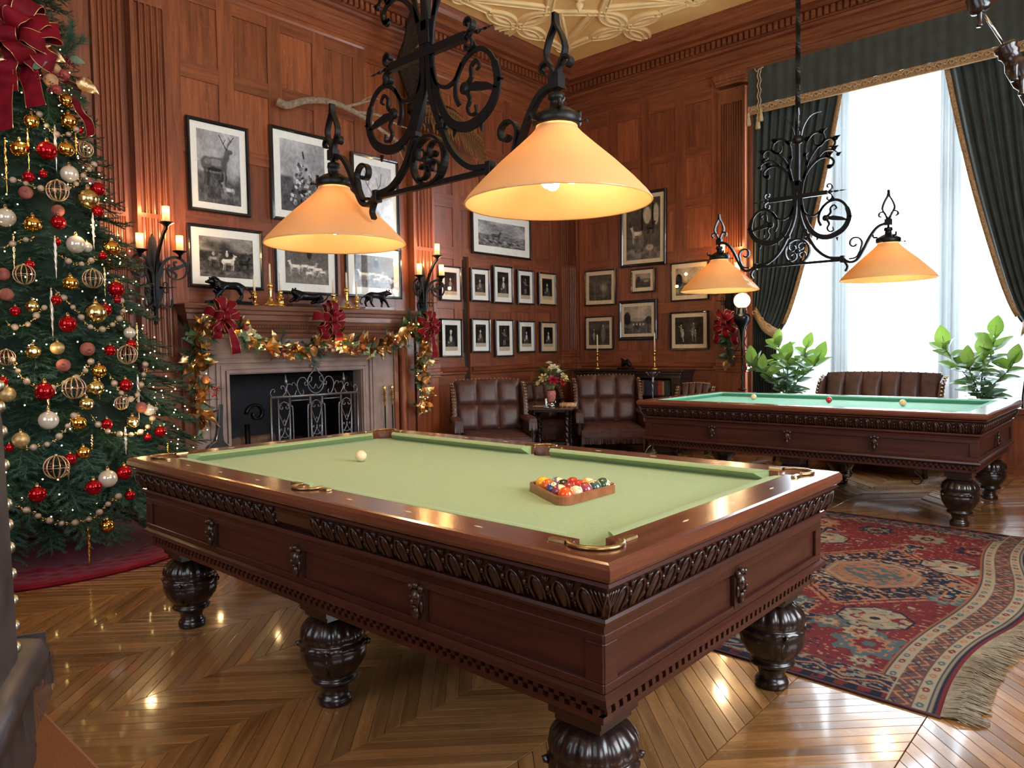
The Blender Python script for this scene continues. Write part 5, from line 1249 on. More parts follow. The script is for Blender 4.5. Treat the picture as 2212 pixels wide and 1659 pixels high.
# ---- candlesticks and their candles
def stick(kind, label, clabel, loc, ch, group):
    T = thing('candlestick', label, 'candlestick', loc, 0, group); q = MB()
    if kind == 'tall': pf = [(.0, 0), (.066, 0), (.068, .008), (.060, .016), (.050, .022), (.034, .038), (.026, .050), (.018, .056), (.024, .064), (.013, .072), (.014, .10), (.017, .150), (.015, .158), (.022, .166), (.013, .174), (.014, .182), (.024, .190), (.027, .196), (.024, .204), (.025, .222), (.020, .224), (.020, .20), (0, .20)]; h = .224
    elif kind == 'chunky': pf = [(0, 0), (.040, 0), (.042, .006), (.036, .012), (.036, .060), (.040, .066), (.046, .078), (.048, .082), (.030, .084), (.018, .096), (.020, .106), (.014, .114), (.022, .122), (.025, .130), (.023, .152), (.018, .154), (.018, .13), (0, .13)]; h = .154
    elif kind == 'thin': pf = [(0, 0), (.060, 0), (.062, .006), (.048, .020), (.026, .032), (.012, .042), (.016, .052), (.009, .060), (.008, .10), (.013, .115), (.017, .130), (.012, .145), (.008, .155), (.008, .20), (.014, .215), (.009, .225), (.016, .240), (.020, .246), (.018, .268), (.014, .27), (.014, .25), (0, .25)]; h = .27
    else: pf = [(0, 0), (.034, 0), (.035, .006), (.024, .014), (.014, .026), (.010, .040), (.014, .050), (.022, .066), (.024, .086), (.018, .098), (.012, .104), (.026, .110), (.028, .114), (.020, .120), (.022, .136), (.018, .138), (.018, .12), (0, .12)]; h = .138
    q.lathe(pf, n=28); q.build('candlestick_body', M_brass, T)
    c = MB(); c.lathe([(.0, 0), (.0105, 0), (.0100, ch*.5), (.0085, ch-.012), (.004, ch-.002), (0, ch)], n=14); c.lathe([(0, ch-.003), (.0012, ch-.003), (.0010, ch+.010), (0, ch+.010)], n=6)
    o = c.build('candle', M_wax, None); o.location = (loc[0], loc[1], loc[2]+h-.020); tag(o, clabel, 'candle', group.replace('candlesticks', 'candles'))
G_ = 'brass candlesticks on the mantel'
for kd, y, ch, a in (('short', 1.455, .185, 'first from the left'), ('tall', 1.625, .215, 'tall one behind the pair at the left'), ('chunky', 1.735, .20, 'stout one left of the panther'), ('chunky', 2.365, .17, 'stout one right of the panther'), ('tall', 2.535, .19, 'tall one beside the tiger'), ('short', 2.665, .19, 'short one nearest the tiger')):
    stick(kd, 'brass candlestick on the mantel, '+a, 'ivory candle in the mantel candlestick, '+a, (-4.27, y, MZ), ch, G_)
# ================================================================== WALL SCONCES
M_sleeve = None
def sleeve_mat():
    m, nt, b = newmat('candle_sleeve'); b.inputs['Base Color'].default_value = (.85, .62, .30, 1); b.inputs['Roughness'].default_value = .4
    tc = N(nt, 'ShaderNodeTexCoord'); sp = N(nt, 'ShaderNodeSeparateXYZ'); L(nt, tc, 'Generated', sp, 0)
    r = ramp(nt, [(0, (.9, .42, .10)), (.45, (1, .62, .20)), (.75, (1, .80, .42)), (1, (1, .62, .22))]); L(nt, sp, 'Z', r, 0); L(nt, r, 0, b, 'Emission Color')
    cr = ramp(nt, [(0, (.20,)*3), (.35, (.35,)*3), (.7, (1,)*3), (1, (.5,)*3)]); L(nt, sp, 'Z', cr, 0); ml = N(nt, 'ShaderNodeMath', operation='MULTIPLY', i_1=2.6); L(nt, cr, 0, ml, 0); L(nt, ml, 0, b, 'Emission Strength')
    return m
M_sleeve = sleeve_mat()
def sconce(label, loc, rz):
    "local: wall plane at y=0, room toward -y"
    T = thing('candle_sconce', label, 'wall lamp', loc, rz)
    q = MB(); q.prism([(-.05, -.34), (0, -.40), (.05, -.34), (.085, -.20), (.05, -.12), (.09, .0), (.05, .12), (.03, .26), (0, .32), (-.03, .26), (-.05, .12), (-.09, 0), (-.05, -.12), (-.085, -.20)], -.016, 0, 'y'); q.build('wall_plate', M_iron, T, .004)
    q = MB(); q.sweep(smooth([(0, -.02, -.50), (0, -.035, -.40), (0, -.06, -.25), (0, -.07, -.05), (0, -.12, .12), (.01, -.21, .28), (.02, -.27, .35)], 6), rect(.028, .022), up=(1, 0, 0), sm=False); q.build('centre_arm', M_iron, T)
    for s in (-1, 1):
        ca, sa = math.cos(.35), math.sin(.35)
        f = lambda u, z: (s*u*ca, -.05-u*sa, z)
        q = MB()
        q.sweep([f(*p) for p in smooth([(.01, -.34), (.015, -.20), (.03, -.05), (.075, .06), (.14, .105), (.20, .10), (.25, .055), (.262, -.01), (.235, -.07), (.175, -.095), (.12, -.07), (.10, -.01), (.12, .04)], 6)], rect(.022, .014), up=(0, 1, 0), scale=[(1.5-.9*min(1, i/50.), 1) for i in range(73)], sm=False)
        q.sweep([f(*p) for p in smooth([(.02, -.30), (.05, -.33), (.09, -.35), (.125, -.33), (.13, -.28)], 5)], rect(.018, .014), up=(0, 1, 0), sm=False)
        q.sweep([f(*p) for p in smooth([(.03, -.06), (.07, -.005), (.11, .0), (.14, -.04)], 5)], rect(.012, .012), up=(0, 1, 0), sm=False)
        for pts in ([(.125, .01), (.16, .015), (.155, .055), (.18, .065)], [(.14, -.02), (.17, -.05), (.165, -.08)]): q.sweep([f(*p) for p in smooth(pts, 4)], rect(.020, .010), up=(0, 1, 0), sm=False)
        q.sweep([f(.12, -.01), f(.18, .01), f(.24, .04), f(.30, .075)], rect(.030, .010), up=(0, 1, 0), scale=[.6, 1.1, .9, .1], sm=False)
        q.sweep([f(.03, -.17), f(.09, -.17), f(.17, -.165)], rect(.016, .016), scale=[1, .8, .2])
        for e in (-1, 1): q.sweep([f(.08+.018*math.cos(t), -.17+e*(.030+.018*math.sin(t))) for t in np.linspace(-1, 4, 10)], circ(.005, 5))
        q.build('scroll_bracket', M_iron, T)
    for (x, y, z) in ((.02, -.27, .37), (-.165, -.15, .13), (.175, -.17, .14)):
        q = MB(); q.lathe([(.004, -.05), (.012, -.045), (.014, -.02), (.022, -.012), (.030, -.004), (.058, .012), (.064, .016), (.060, .020), (.030, .010), (0, .010)], (x, y, z), 24); c = q.build('drip_cup', M_iron, T)
        q = MB(); q.lathe([(.028, .012), (.031, .012), (.031, .158), (.028, .158)], (x, y, z), 22); q.build('candle_sleeve', M_sleeve, c)
        q = MB(); q.ball((x, y, z+.10), .016, 10, (1, 1, 1.6)); q.build('bulb', emis('sconce_bulb', (1, .75, .40), 14), c)
        lamp('sconce_light', (x, y-.0, z+.20), 5.5, (1, .52, .18), .03, T)
    return T
SCN = sconce('black iron sconce with three glowing candle lamps beside the Christmas tree', (XA+.12, .585, 2.14), PI/2)
for lb, lc, rz in (('black iron sconce with three glowing candle lamps right of the fireplace', (XA+.12, 3.80, 2.12), PI/2), ('black iron wall sconce behind the left glass shade of the far lamp', (-1.88, YB-.09, 2.12), 0)):
    c = copy_tree(SCN); c.location = lc; c.rotation_euler = (0, 0, rz); c['label'] = lb
# ================================================================== STUFFED BIRD AND ITS BRANCH
M_twig = plain('grey_branch', (.24, .17, .11), .85, noise=.35, nscale=30, bump=.004)
BX = -4.40
br = thing('driftwood_branch', 'bare grey brown branch fixed to the wall above the mantel', 'branch', (XA, 2.8, 4.0))
q = MB(); B_ = lambda P: [(x-XA, y-2.8, z-4.0) for x, y, z in P]
P = smooth(B_([(XA+.10, 1.90, 3.955), (XA+.14, 2.0, 3.93), (XA+.16, 2.2, 4.02), (BX, 2.45, 4.06), (BX+.05, 2.70, 4.02), (BX+.06, 2.95, 3.95), (BX+.05, 3.2, 3.86), (BX+.05, 3.45, 3.78)]), 6); q.tube(P, [.045-.026*i/(len(P)-1) for i in range(len(P))], 9)
for pts, r0 in (([(BX+.04, 2.62, 4.03), (BX+.10, 2.8, 4.10), (BX+.12, 3.0, 4.19), (BX+.1, 3.06, 4.20)], .02), ([(BX+.08, 2.8, 4.10), (BX+.14, 2.86, 4.16), (BX+.2, 2.9, 4.18)], .010), ([(BX+.05, 2.75, 4.0), (BX+.14, 3.0, 4.01), (BX+.18, 3.25, 3.95), (BX+.2, 3.4, 3.93)], .022), ([(BX+.06, 3.0, 3.93), (BX+.12, 3.1, 3.97), (BX+.14, 3.2, 3.99)], .008), ([(BX+.05, 3.3, 3.83), (BX+.02, 3.42, 3.70), (BX, 3.5, 3.6)], .014)):
    P = smooth(B_(pts), 5); q.tube(P, [r0*(1-.75*i/(len(P)-1)) for i in range(len(P))], 7)
q.build('branch_wood', M_twig, br)
M_feath = plain('brown_feather', (.13, .055, .018), .8, noise=.7, nscale=18, Specular_IOR_Level=.1); M_featd = plain('dark_feather', (.022, .012, .007), .8, noise=.4, nscale=25, Specular_IOR_Level=.1)
bd = thing('stuffed_bird', 'brown bird of prey with spread wings mounted above the mantel', 'bird', (BX+.10, 3.60, 4.28))
skin('body', [(0, 0, 0), (0, .01, .12), (.03, .01, .22), (.06, .01, .28), (0, 0, -.12), (0, -.02, -.24), (.0, .05, -.20), (.0, .05, -.32), (0, -.05, -.20), (0, -.05, -.34)], [(0, 1), (1, 2), (2, 3), (0, 4), (4, 5), (4, 6), (6, 7), (4, 8), (8, 9)], [.10, .10, .065, .05, .085, .03, .035, .018, .035, .018], M_featd, bd)
def feather(w_, l_): q = MB(); n = 6; vs = []; [vs.extend([(-w_*math.sin(PI*(i/n)**.7*.97)*(1), -l_*i/n, .0), (0, -l_*i/n, .006), (w_*math.sin(PI*(i/n)**.7*.97), -l_*i/n, 0)]) for i in range(n+1)]; q.add(vs, [(i*3+j, i*3+j+1, i*3+j+4, i*3+j+3) for i in range(n) for j in (0, 1)], True); return q
fl = feather(.040, .40).mesh('feather', M_feath, fix=False); fs_ = feather(.034, .18).mesh('feather', M_feath, fix=False); fd = feather(.040, .36).mesh('feather', M_featd, fix=False)
def wing(root, tip, mid, n1, dirs, sweepd, fl=fl, fs_=fs_):
    A = smooth([root, mid, tip], 12); q = MB(); q.tube(A, [.045-.028*i/(len(A)-1) for i in range(len(A))], 8); w = q.build('wing', M_featd, bd)
    for row, (me, k, n) in enumerate(((fl, 1.0, n1), (fs_, 1.4, n1+6), (fs_, .8, n1+8))):
        for i in range(n):
            t = i/(n-1); p = Vector(A[int(t*(len(A)-1))]); d = Vector(dirs[0]).lerp(Vector(dirs[1]), t).normalized()
            o = link('feather', me, w, p+Vector((.01+.012*row, 0, 0))); o.rotation_mode = 'QUATERNION'
            up = Vector((1, 0, 0)); y_ = -d; x_ = y_.cross(up).normalized(); z_ = x_.cross(y_); o.rotation_quaternion = Matrix((x_, y_, z_)).transposed().to_quaternion()
            ln = k*(.75+.5*t if row == 0 else .9+.2*t); o.scale = (1, ln, 1)
wing((0, .06, .02), (.05, 1.02, -.20), (.04, .55, .04), 20, ((0, -.1, -1), (0, .45, -1)), 0)
wing((0, -.04, .05), (.04, -.16, .70), (.03, -.25, .38), 16, ((.0, .6, -.8), (0, .25, .9)), 0, fd, fd)
q = MB(); [q.sweep([(-.01, .0+.02*i, -.15), (-.02, .03*i, -.46)], [(-.02, 0), (0, .004), (.02, 0), (0, -.004)]) for i in range(-3, 4)]; q.build('tail', M_feath, bd)
q = MB(); q.sweep(smooth([(.09, .01, .29), (.14, .01, .285), (.155, .01, .25)], 3), circ(.014, 6), scale=None); q.build('beak', plain('beak', (.35, .24, .05), .4), bd)
# ================================================================== BOWS AND GREENERY
def ribbon(mb, edge, path, w, wdir, n=5):
    "velvet band along a path with wired gold edges"
    P = [Vector(p) for p in smooth(path, n)]; vs = []; m_ = len(P)
    Wd = [Vector(wdir(i/(m_-1))).normalized() if callable(wdir) else Vector(wdir).normalized() for i in range(m_)]
    ws = [w(i/(m_-1)) if callable(w) else w for i in range(m_)]
    for p, d, ww in zip(P, Wd, ws): vs += [p-d*ww/2, p, p+d*ww/2]
    mb.add(vs, [(i*3+j, i*3+j+1, i*3+j+4, i*3+j+3) for i in range(m_-1) for j in (0, 1)], True)
    for s in (-1, 1): edge.tube([p+d*ww/2*s for p, d, ww in zip(P, Wd, ws)], max(.0016, w(0.5)*.018 if callable(w) else w*.018), 4)
def bow(name, label, loc, rz, sc=1., loops=7, tails=((.05, -.34), (-.09, -.24)), seed=1, group='red velvet bows', tw=.075):
    T = thing(name, label, 'bow', loc, rz, group); T.scale = (sc,)*3; r_ = random.Random(seed)
    # local: faces -y; long loops behind, short ones in front
    lay = [(loops, .135, .165, 0.)]+[(max(3, loops//2), .085, .11, -.035)]
    for n_, l0, l1, yo in lay:
        for i in range(n_):
            a = PI/2+2*PI*(i+.5)/n_+r_.uniform(-.18, .18)+(.4 if yo else 0); l = r_.uniform(l0, l1); out = Vector((math.cos(a), 0, math.sin(a))); sd = Vector((-math.sin(a), 0, math.cos(a)))
            q = MB(); e = MB(); h = r_.uniform(.055, .09); sk_ = sd*r_.uniform(-.03, .03)
            path = [(0, -.01+yo, 0), tuple(out*l*.5+Vector((0, -h+yo, 0))), tuple(out*l*.92+Vector((0, -h*1.05+yo, 0))+sk_), tuple(out*l*1.12+Vector((0, -h*.45+yo, 0))+sk_), tuple(out*l*.95+Vector((0, .015+yo, 0))+sk_), tuple(out*l*.45+Vector((0, .0+yo, 0)))]
            tw_ = r_.uniform(-.7, .7); ph = r_.uniform(0, 6)
            ribbon(q, e, path, lambda t: .034+.050*min(1, 2.6*min(t, 1-t)*1.2), lambda t: sd+Vector((0, tw_*math.sin(PI*t)+.22*math.sin(9*t+ph), 0))+out*.15*math.sin(7*t+ph), 7)
            o = q.build('loop', M_velvet_r, T, fix=False); e.build('wire_edge', M_goldwire, o)
    q = MB(); e = MB(); ribbon(q, e, [(0, -.06, .045), (.0, -.105, .02), (0, -.105, -.02), (0, -.06, -.045)], .060, (1, 0, 0)); o = q.build('knot', M_velvet_r, T, fix=False); e.build('wire_edge', M_goldwire, o)
    for k, (x, z) in enumerate(tails):
        q = MB(); e = MB(); s = 1 if x > 0 else -1
        ribbon(q, e, [(0, -.03, -.01), (x*.35, -.07, z*.3), (x*.6+.02*s, -.05, z*.55), (x*.85, -.08, z*.8), (x, -.06, z)], lambda t: .045+.035*min(1, t*2), lambda t: (1, .3*math.sin(5*t), 0.15*s)); o = q.build('tail', M_velvet_r, T, fix=False); e.build('wire_edge', M_goldwire, o)
    return T
def leaf_mesh(name, l, w, mat, curl=.25, wav=.0, cup=.3, n=8, serr=0, sharp=1.):
    vs = []; 
    for i in range(n+1):
        t = i/n; ww = w*(math.sin(PI*t**.8)**sharp)*(1+serr*(1 if i % 2 else -1)*.5); y = l*t; z = -curl*l*t*t
        for j in (-1, -.5, 0, .5, 1): vs.append((ww*j, y, z+cup*abs(j)**1.5*ww+wav*math.sin(t*9+j*2)*w))
    m = MB(); m.add(vs, [(i*5+j, i*5+j+1, i*5+j+6, i*5+j+5) for i in range(n) for j in range(4)], True); m.tube([(0, -l*.08, 0), (0, 0, 0), (0, l*.5, -curl*l*.25-.001)], w*.035, 4)
    return m.mesh(name, mat, fix=False)
M_leafg = plain('magnolia_green', (.045, .095, .035), .35, noise=.3, nscale=20); M_leafb = plain('magnolia_brown_back', (.20, .10, .04), .6, noise=.3)
M_leafp = plain('pale_green_leaf', (.13, .20, .13), .45, noise=.3); M_holly = plain('variegated_holly', (.34, .40, .22), .4, noise=.6, nscale=40)
M_pine = plain('pine_needles', (.020, .060, .030), .6, noise=.4, nscale=8); M_pomo = plain('orange_pomegranate', (.50, .15, .05), .45, noise=.3, nscale=12); M_pomr = plain('red_pomegranate', (.28, .035, .03), .45, noise=.3)
M_berry = plain('red_berries', (.25, .01, .02), .25); M_fairy = emis('fairy_light', (1, .70, .25), 26)
LG = [leaf_mesh('gold_leaf', .135, .040, M_gold, c, w_, .3) for c, w_ in ((.3, .12), (-.2, .1), (.6, .15))]
LGr = [leaf_mesh('green_leaf', .14, .030, M_leafg, .3, .05, .3), leaf_mesh('green_leaf', .13, .032, M_leafp, .15, .03, .2), leaf_mesh('green_leaf', .13, .032, M_leafb, .3, .05, .2)]
LH = leaf_mesh('holly_leaf', .06, .022, M_holly, .2, .2, .3, serr=.6)
def pine_spray(l, k, seed, mat=None, nl=.045):
    r_ = random.Random(seed); m = MB()
    for i in range(k):
        t = i/k; p = Vector((0, l*t, 0)); a = r_.uniform(0, 2*PI); d = Vector((math.cos(a), .8+.7*t, math.sin(a))).normalized()*nl*r_.uniform(.8, 1.2); s = d.cross(Vector((.3, .2, 1))).normalized()*.0011
        m.add([p-s, p+s, p+d], [(0, 1, 2)])
    m.tube([(0, 0, 0), (0, l, 0)], .003, 4); return m
PS = [pine_spray(.16, 170, i, nl=.075).mesh('pine_sprig', M_pine, fix=False) for i in range(2)]
def pome(r, mat, parent, loc, d=(1, 0, 0), name='pomegranate'):
    m = MB(); m.ball((0, 0, 0), r, 16, (1, 1, .92)); m.lathe([(r*.22, r*.86), (r*.30, r*1.0), (r*.34, r*1.12), (r*.22, r*1.0), (0, r*.9)], n=12, rip=lambda a, z: .25*math.cos(6*a))
    o = m.build(name, mat, parent, loc=loc); o.rotation_mode = 'QUATERNION'; o.rotation_quaternion = Vector(d).to_track_quat('Z', 'Y'); return o
def place_leaf(me, parent, p, d, up, s=1., name=None):
    o = link(name or me.name.split('.')[0], me, parent, p); o.rotation_mode = 'QUATERNION'
    y_ = Vector(d).normalized(); z_ = (Vector(up)-y_*Vector(up).dot(y_)).normalized(); x_ = y_.cross(z_); o.rotation_quaternion = Matrix((x_, y_, z_)).transposed().to_quaternion(); o.scale = (s,)*3; return o
gx = XA+.42
GP = [(gx-.20, .93, .72), (gx-.18, .90, .95), (gx-.14, .88, 1.2), (gx-.08, .84, 1.45), (gx-.0, .86, 1.63), (gx, 1.05, 1.66), (gx, 1.25, 1.58), (gx, 1.5, 1.44), (gx, 1.8, 1.38), (gx, 2.05, 1.44), (gx, 2.2, 1.52), (gx, 2.4, 1.46), (gx, 2.7, 1.40), (gx, 2.95, 1.44), (gx, 3.2, 1.58), (gx, 3.40, 1.66), (gx, 3.55, 1.60), (gx-.1, 3.60, 1.35), (gx-.14, 3.60, 1.1), (gx-.14, 3.62, .86), (gx-.14, 3.62, .68)]
GL = [Vector(p) for p in smooth(GP, 10)]
ga = thing('mantel_garland', 'garland of gold and green magnolia leaves, pine, berries and small lights along the mantel', 'garland', (XA, 2.1, 1.5)); G0 = Vector((XA, 2.1, 1.5))
r_ = random.Random(5); q = MB(); q.tube([p-G0 for p in GL], .022, 6); q.build('garland_core', M_pine, ga)
def gdir():
    a = r_.uniform(0, 2*PI); return Vector((r_.uniform(.25, 1), math.cos(a), math.sin(a)))
N_ = len(GL)
for i in range(235):
    k = r_.randrange(N_-1); p = GL[k]-G0; tg = (GL[k+1]-GL[k]).normalized(); d = gdir()*.8+tg*r_.uniform(-.6, 1); d.z -= .25
    place_leaf(r_.choice(LG), ga, p+Vector((.02, 0, 0)), d, gdir(), r_.uniform(.85, 1.35), 'gold_leaf')
for i in range(130):
    k = r_.randrange(N_-1); p = GL[k]-G0; tg = (GL[k+1]-GL[k]).normalized(); d = gdir()*.8+tg*r_.uniform(-.6, 1); d.z -= .2
    place_leaf(r_.choice(LGr), ga, p, d, gdir(), r_.uniform(.85, 1.4), 'green_leaf')
for i in range(46):
    k = r_.choice([*range(50, 75), *range(95, 125)]); place_leaf(LH, ga, GL[k]-G0+Vector((.05, r_.uniform(-.06, .06), r_.uniform(-.08, .06))), gdir(), (1, 0, 0), r_.uniform(.8, 1.2), 'holly_leaf')
for i in range(70):
    k = r_.randrange(N_-1); d = gdir(); d.x *= .5; place_leaf(r_.choice(PS), ga, GL[k]-G0, d, (1, 0, 0), r_.uniform(.8, 1.2), 'pine_sprig')
for yy, zz, rr, mt in ((.86, 1.13, .038, M_pomo), (1.27, 1.60, .030, M_pomr), (2.27, 1.50, .030, M_gold), (2.62, 1.41, .030, M_pomo), (3.1, 1.5, .028, M_pomo)): pome(rr, mt, ga, (gx+.07-XA, yy-2.1, zz-1.5), (1, .3, -.1))
for c in ((.93, 1.02), (1.66, 1.36), (2.12, 1.38), (2.5, 1.38), (3.05, 1.48)):
    q = MB(); [q.ball((gx+.08-XA+r_.uniform(-.02, .03), c[0]-2.1+r_.uniform(-.05, .05), c[1]-1.5+r_.uniform(-.05, .05)), .009, 6) for _ in range(16)]; q.build('berry_cluster', M_berry, ga)
q = MB()
for i in range(75): k = r_.randrange(N_-1); d = gdir(); q.ball(GL[k]-G0+d.normalized()*r_.uniform(.05, .10), .0055, 6)
q.build('fairy_lights', M_fairy, ga, kind='stuff')
for yy, zz in ((.88, 1.05), (1.45, 1.40), (2.3, 1.42), (3.2, 1.55), (3.6, 1.05), (3.6, .80)): lamp('garland_light', (gx+.16-XA, yy-2.1, zz-1.5), .9, (1, .66, .28), .02, ga)
bow('velvet_bow', 'red velvet bow with gold edges at the left corner of the mantel', (gx+.06, 1.04, 1.70), PI/2, 1.0, seed=1, group='red bows on the mantel garland', tails=((.10, -.34), (-.09, -.20)))
bow('velvet_bow', 'red velvet bow with gold edges in the middle of the mantel', (gx+.06, 2.19, 1.70), PI/2, 1.1, seed=4, group='red bows on the mantel garland', tails=((.08, -.20), (-.09, -.18)))
bow('velvet_bow', 'red velvet bow with gold edges at the right corner of the mantel', (gx+.06, 3.56, 1.66), PI/2, 1.0, seed=7, group='red bows on the mantel garland', tails=((.05, -.38), (-.08, -.18)))
# wreath-like swag under the far sconce
sw = thing('greenery_swag', 'small swag of greenery and gold leaves hanging on the far pilaster', 'garland', (-1.86, YB-.16, 1.50)); q = MB(); q.tube([(0, -.03, .2), (0, -.03, -.35)], .015, 6); q.build('swag_core', M_pine, sw)
for i in range(40): z = r_.uniform(-.38, .18); d = Vector((r_.uniform(-1, 1), -r_.uniform(.2, 1), r_.uniform(-1, .3))); place_leaf(r_.choice(LGr+[LG[0]]), sw, (0, -.05, z), d, (0, -1, .2), r_.uniform(.7, 1.))
for i in range(26): z = r_.uniform(-.3, .2); d = Vector((r_.uniform(-1, 1), -r_.uniform(.1, .8), r_.uniform(-1, .6))); place_leaf(r_.choice(PS), sw, (0, -.04, z), d, (0, -1, .2), .9, 'pine_sprig')
bow('velvet_bow', 'red velvet bow above the greenery swag on the far pilaster', (-1.86, YB-.22, 1.66), 0, 1.1, seed=9, group='red bow on the far pilaster', tails=((.14, -.26), (-.12, -.24)))
# ================================================================== SEATING
def armchair(label, loc, rz, w=.92, d=.82, cols=3, rows=2, nails_sep=False, mat=None, sh=.36, bh=.97, ah=.545, group=None, cat='chair', name='wing_armchair', nail=None, wf=0):
    T = thing(name, label, cat, loc, rz, group); mat = mat or M_leather; nail = nail or M_nail; hw = w/2; hd = d/2
    # legs
    for sx in (-1, 1):
        q = MB(); q.lathe([(.0, 0), (.022, 0), (.028, .02), (.020, .05), (.030, .09), (.030, .13), (.022, .16), (.034, .19), (.034, .24)], (sx*(hw-.07), -hd+.07, 0), 14); q.build('leg', M_leg, T)
        q = MB(); q.sweep([(sx*(hw-.09), hd-.10, .24), (sx*(hw-.08), hd-.04, 0)], rect(.045, .045)); q.build('leg', M_leg, T)
    q = MB(); q.bevbox(-hw+.05, hw-.05, -hd+.04, hd-.06, .19, .30, .012); q.build('seat_rail', mat, T)
    q = MB(); nx, ny = 22, 16; vs = []
    for j in range(ny+1):
        for i in range(nx+1):
            u, v = i/nx*2-1, j/ny*2-1; e = (1-abs(u)**6)*(1-abs(v)**6); z = sh-.045+.055*e**.5-.018*math.exp(-((u*u)+(v*v))*1.8)+.004*math.sin(u*7+v*3)
            vs.append((u*(hw-.075), v*(hd-.09)-.04, z))
    q.add(vs, [(j*(nx+1)+i, j*(nx+1)+i+1, (j+1)*(nx+1)+i+1, (j+1)*(nx+1)+i) for j in range(ny) for i in range(nx)], True); q.bevbox(-hw+.075, hw-.075, -hd+.05, hd-.13, .285, sh-.042, .01); q.build('seat_cushion', mat, T)
    q = MB(); r2 = random.Random(3); n = int(w/.012)
    for i in range(n):
        x = -hw+.06+(w-.12)*i/n; l = r2.uniform(.075, .09); q.add([(x, -hd+.035, .20), (x+.007, -hd+.035, .20), (x+.006+r2.uniform(-.006, .006), -hd+.03, .20-l), (x+r2.uniform(-.006, .006), -hd+.03, .20-l)], [(0, 1, 2, 3)])
    q.build('seat_fringe', mat, T, kind='stuff')
    # back
    q = MB(); q.sweep([(0, hd-.16, sh-.04), (0, hd-.02, bh-.02)], rect(.07, 2*(hw-.06)), up=(1, 0, 0)); q.build('back_frame', mat, T)
    bw = (2*(hw-.075))/cols; bhh = (bh-sh+.0)/rows
    for r0 in range(rows):
        for c0 in range(cols):
            x0 = -hw+.075+c0*bw; z0 = sh+.0+r0*bhh; q = MB(); k = 9; vs = []
            for j in range(k+1):
                for i in range(k+1):
                    u, v = i/k*2-1, j/k*2-1; e = ((1-u**4)*(1-v**4))**.5; z = z0+bhh*(j/k)+(.025*(1-(abs(u+(c0-(cols-1)/2)*2/ max(1, cols-1)*0)))*0); 
                    z += (.02*(1-((x0+bw*i/k)/hw)**2) if r0 == rows-1 else 0)*(j/k)
                    yb = hd-.16-.045+(.14)*((z-sh)/(bh-sh)); vs.append((x0+bw*i/k, yb-.045*e, z))
            q.add(vs, [(j*(k+1)+i, j*(k+1)+i+1, (j+1)*(k+1)+i+1, (j+1)*(k+1)+i) for j in range(k) for i in range(k)], True)
            q.sweep([(x0, hd-.16+.14*r0*.45-.03, z0), (x0, hd-.16+.14*(r0+1)/rows-.035, z0+bhh)], circ(.006, 5)); q.build('back_panel', mat, T)
    q = MB(); n = 16
    for i in range(n+1): x = -hw+.08+(w-.16)*i/n; q.ball((x, hd-.045, bh+.022*(1-(x/hw)**2)), .010, 6)
    q.build('nailhead_row', nail, T, kind='stuff')
    for s in (-1, 1):
        X = s*(hw-.035); wg = [(hd-.02, bh), (hd-.24-wf, bh), (hd-.29-wf, bh-.08), (hd-.31-wf, bh-.3), (hd-.33-wf, ah-.02), (hd-.33-wf, ah-.04), (hd-.10, ah-.05), (hd-.0, ah-.05)] if wf else [(hd-.02, bh-.03), (hd-.10, bh-.035), (hd-.20-wf*.3, bh-.09), (hd-.27-wf*.6, bh-.20), (hd-.31-wf*.85, bh-.32), (hd-.33-wf, ah-.02), (hd-.10, ah-.05), (hd-.0, ah-.05)]
        q = MB(); q.prism([(y, z) for y, z in wg], X-.028, X+.028, 'x'); wo = q.build('wing', mat, T, .012)
        P = smooth([(X+s*.004, y-.004, z) for y, z in wg[:6]], 6)
        acc = 0; q = MB(); last = Vector(P[0])
        for p in P[1:]:
            acc += (Vector(p)-last).length; last = Vector(p)
            if acc > .042:
                acc = 0
                if nails_sep: b = MB(); b.ball((0, 0, 0), .0135, 14); b.build('nailhead', nail, wo, loc=(p[0]+s*.015, p[1]-.002, p[2]))
                else: q.ball((p[0], p[1]-.002, p[2]), .012, 6); q.ball((p[0]+s*.024, p[1]+.02, p[2]), .009, 6)
        if not nails_sep: q.build('nailhead_row', nail, wo, kind='stuff')
        q = MB(); q.sweep([(X, hd-.12, ah-.035), (X, hd-.45, ah-.03), (X, -hd+.14, ah-.035), (X, -hd+.06, ah-.055)], [(-.055, -.035), (.055, -.035), (.058, .0), (.045, .026), (0, .034), (-.045, .026), (-.058, 0)], up=(0, 0, 1), scale=[1, 1, 1.05, .9]); ao = q.build('arm', mat, T)
        q = MB(); q.box(X-.045, X+.045, -hd+.05, -hd+.058, ah-.13, ah-.02); q.build('arm_front', mat, ao)
        q = MB(); n = 15
        for i in range(n): x = X-.05+.1*i/n; q.add([(x, -hd+.046, ah-.07), (x+.005, -hd+.046, ah-.07), (x+.004+r2.uniform(-.004, .004), -hd+.036, ah-.155), (x+r2.uniform(-.004, .004), -hd+.036, ah-.15)], [(0, 1, 2, 3)])
        m_ = 34
        for i in range(m_): y = -hd+.05+.34*i/m_; q.add([(X+s*.056, y, ah-.065), (X+s*.056, y+.006, ah-.065), (X+s*.062, y+.005+r2.uniform(-.004, .004), ah-.145), (X+s*.062, y, ah-.145)], [(0, 1, 2, 3)])
        q.build('arm_fringe', mat, ao, kind='stuff')
        q = MB(); q.box(X-.02, X+.02, -hd+.08, hd-.1, .24, ah-.06); q.build('arm_side', mat, ao)
        q = MB(); q.lathe([(.016, .24), (.020, .27), (.012, .30), (.018, .36), (.012, .42), (.018, ah-.06)], (X, -hd+.07, 0), 10); q.build('arm_post', M_leg, ao)
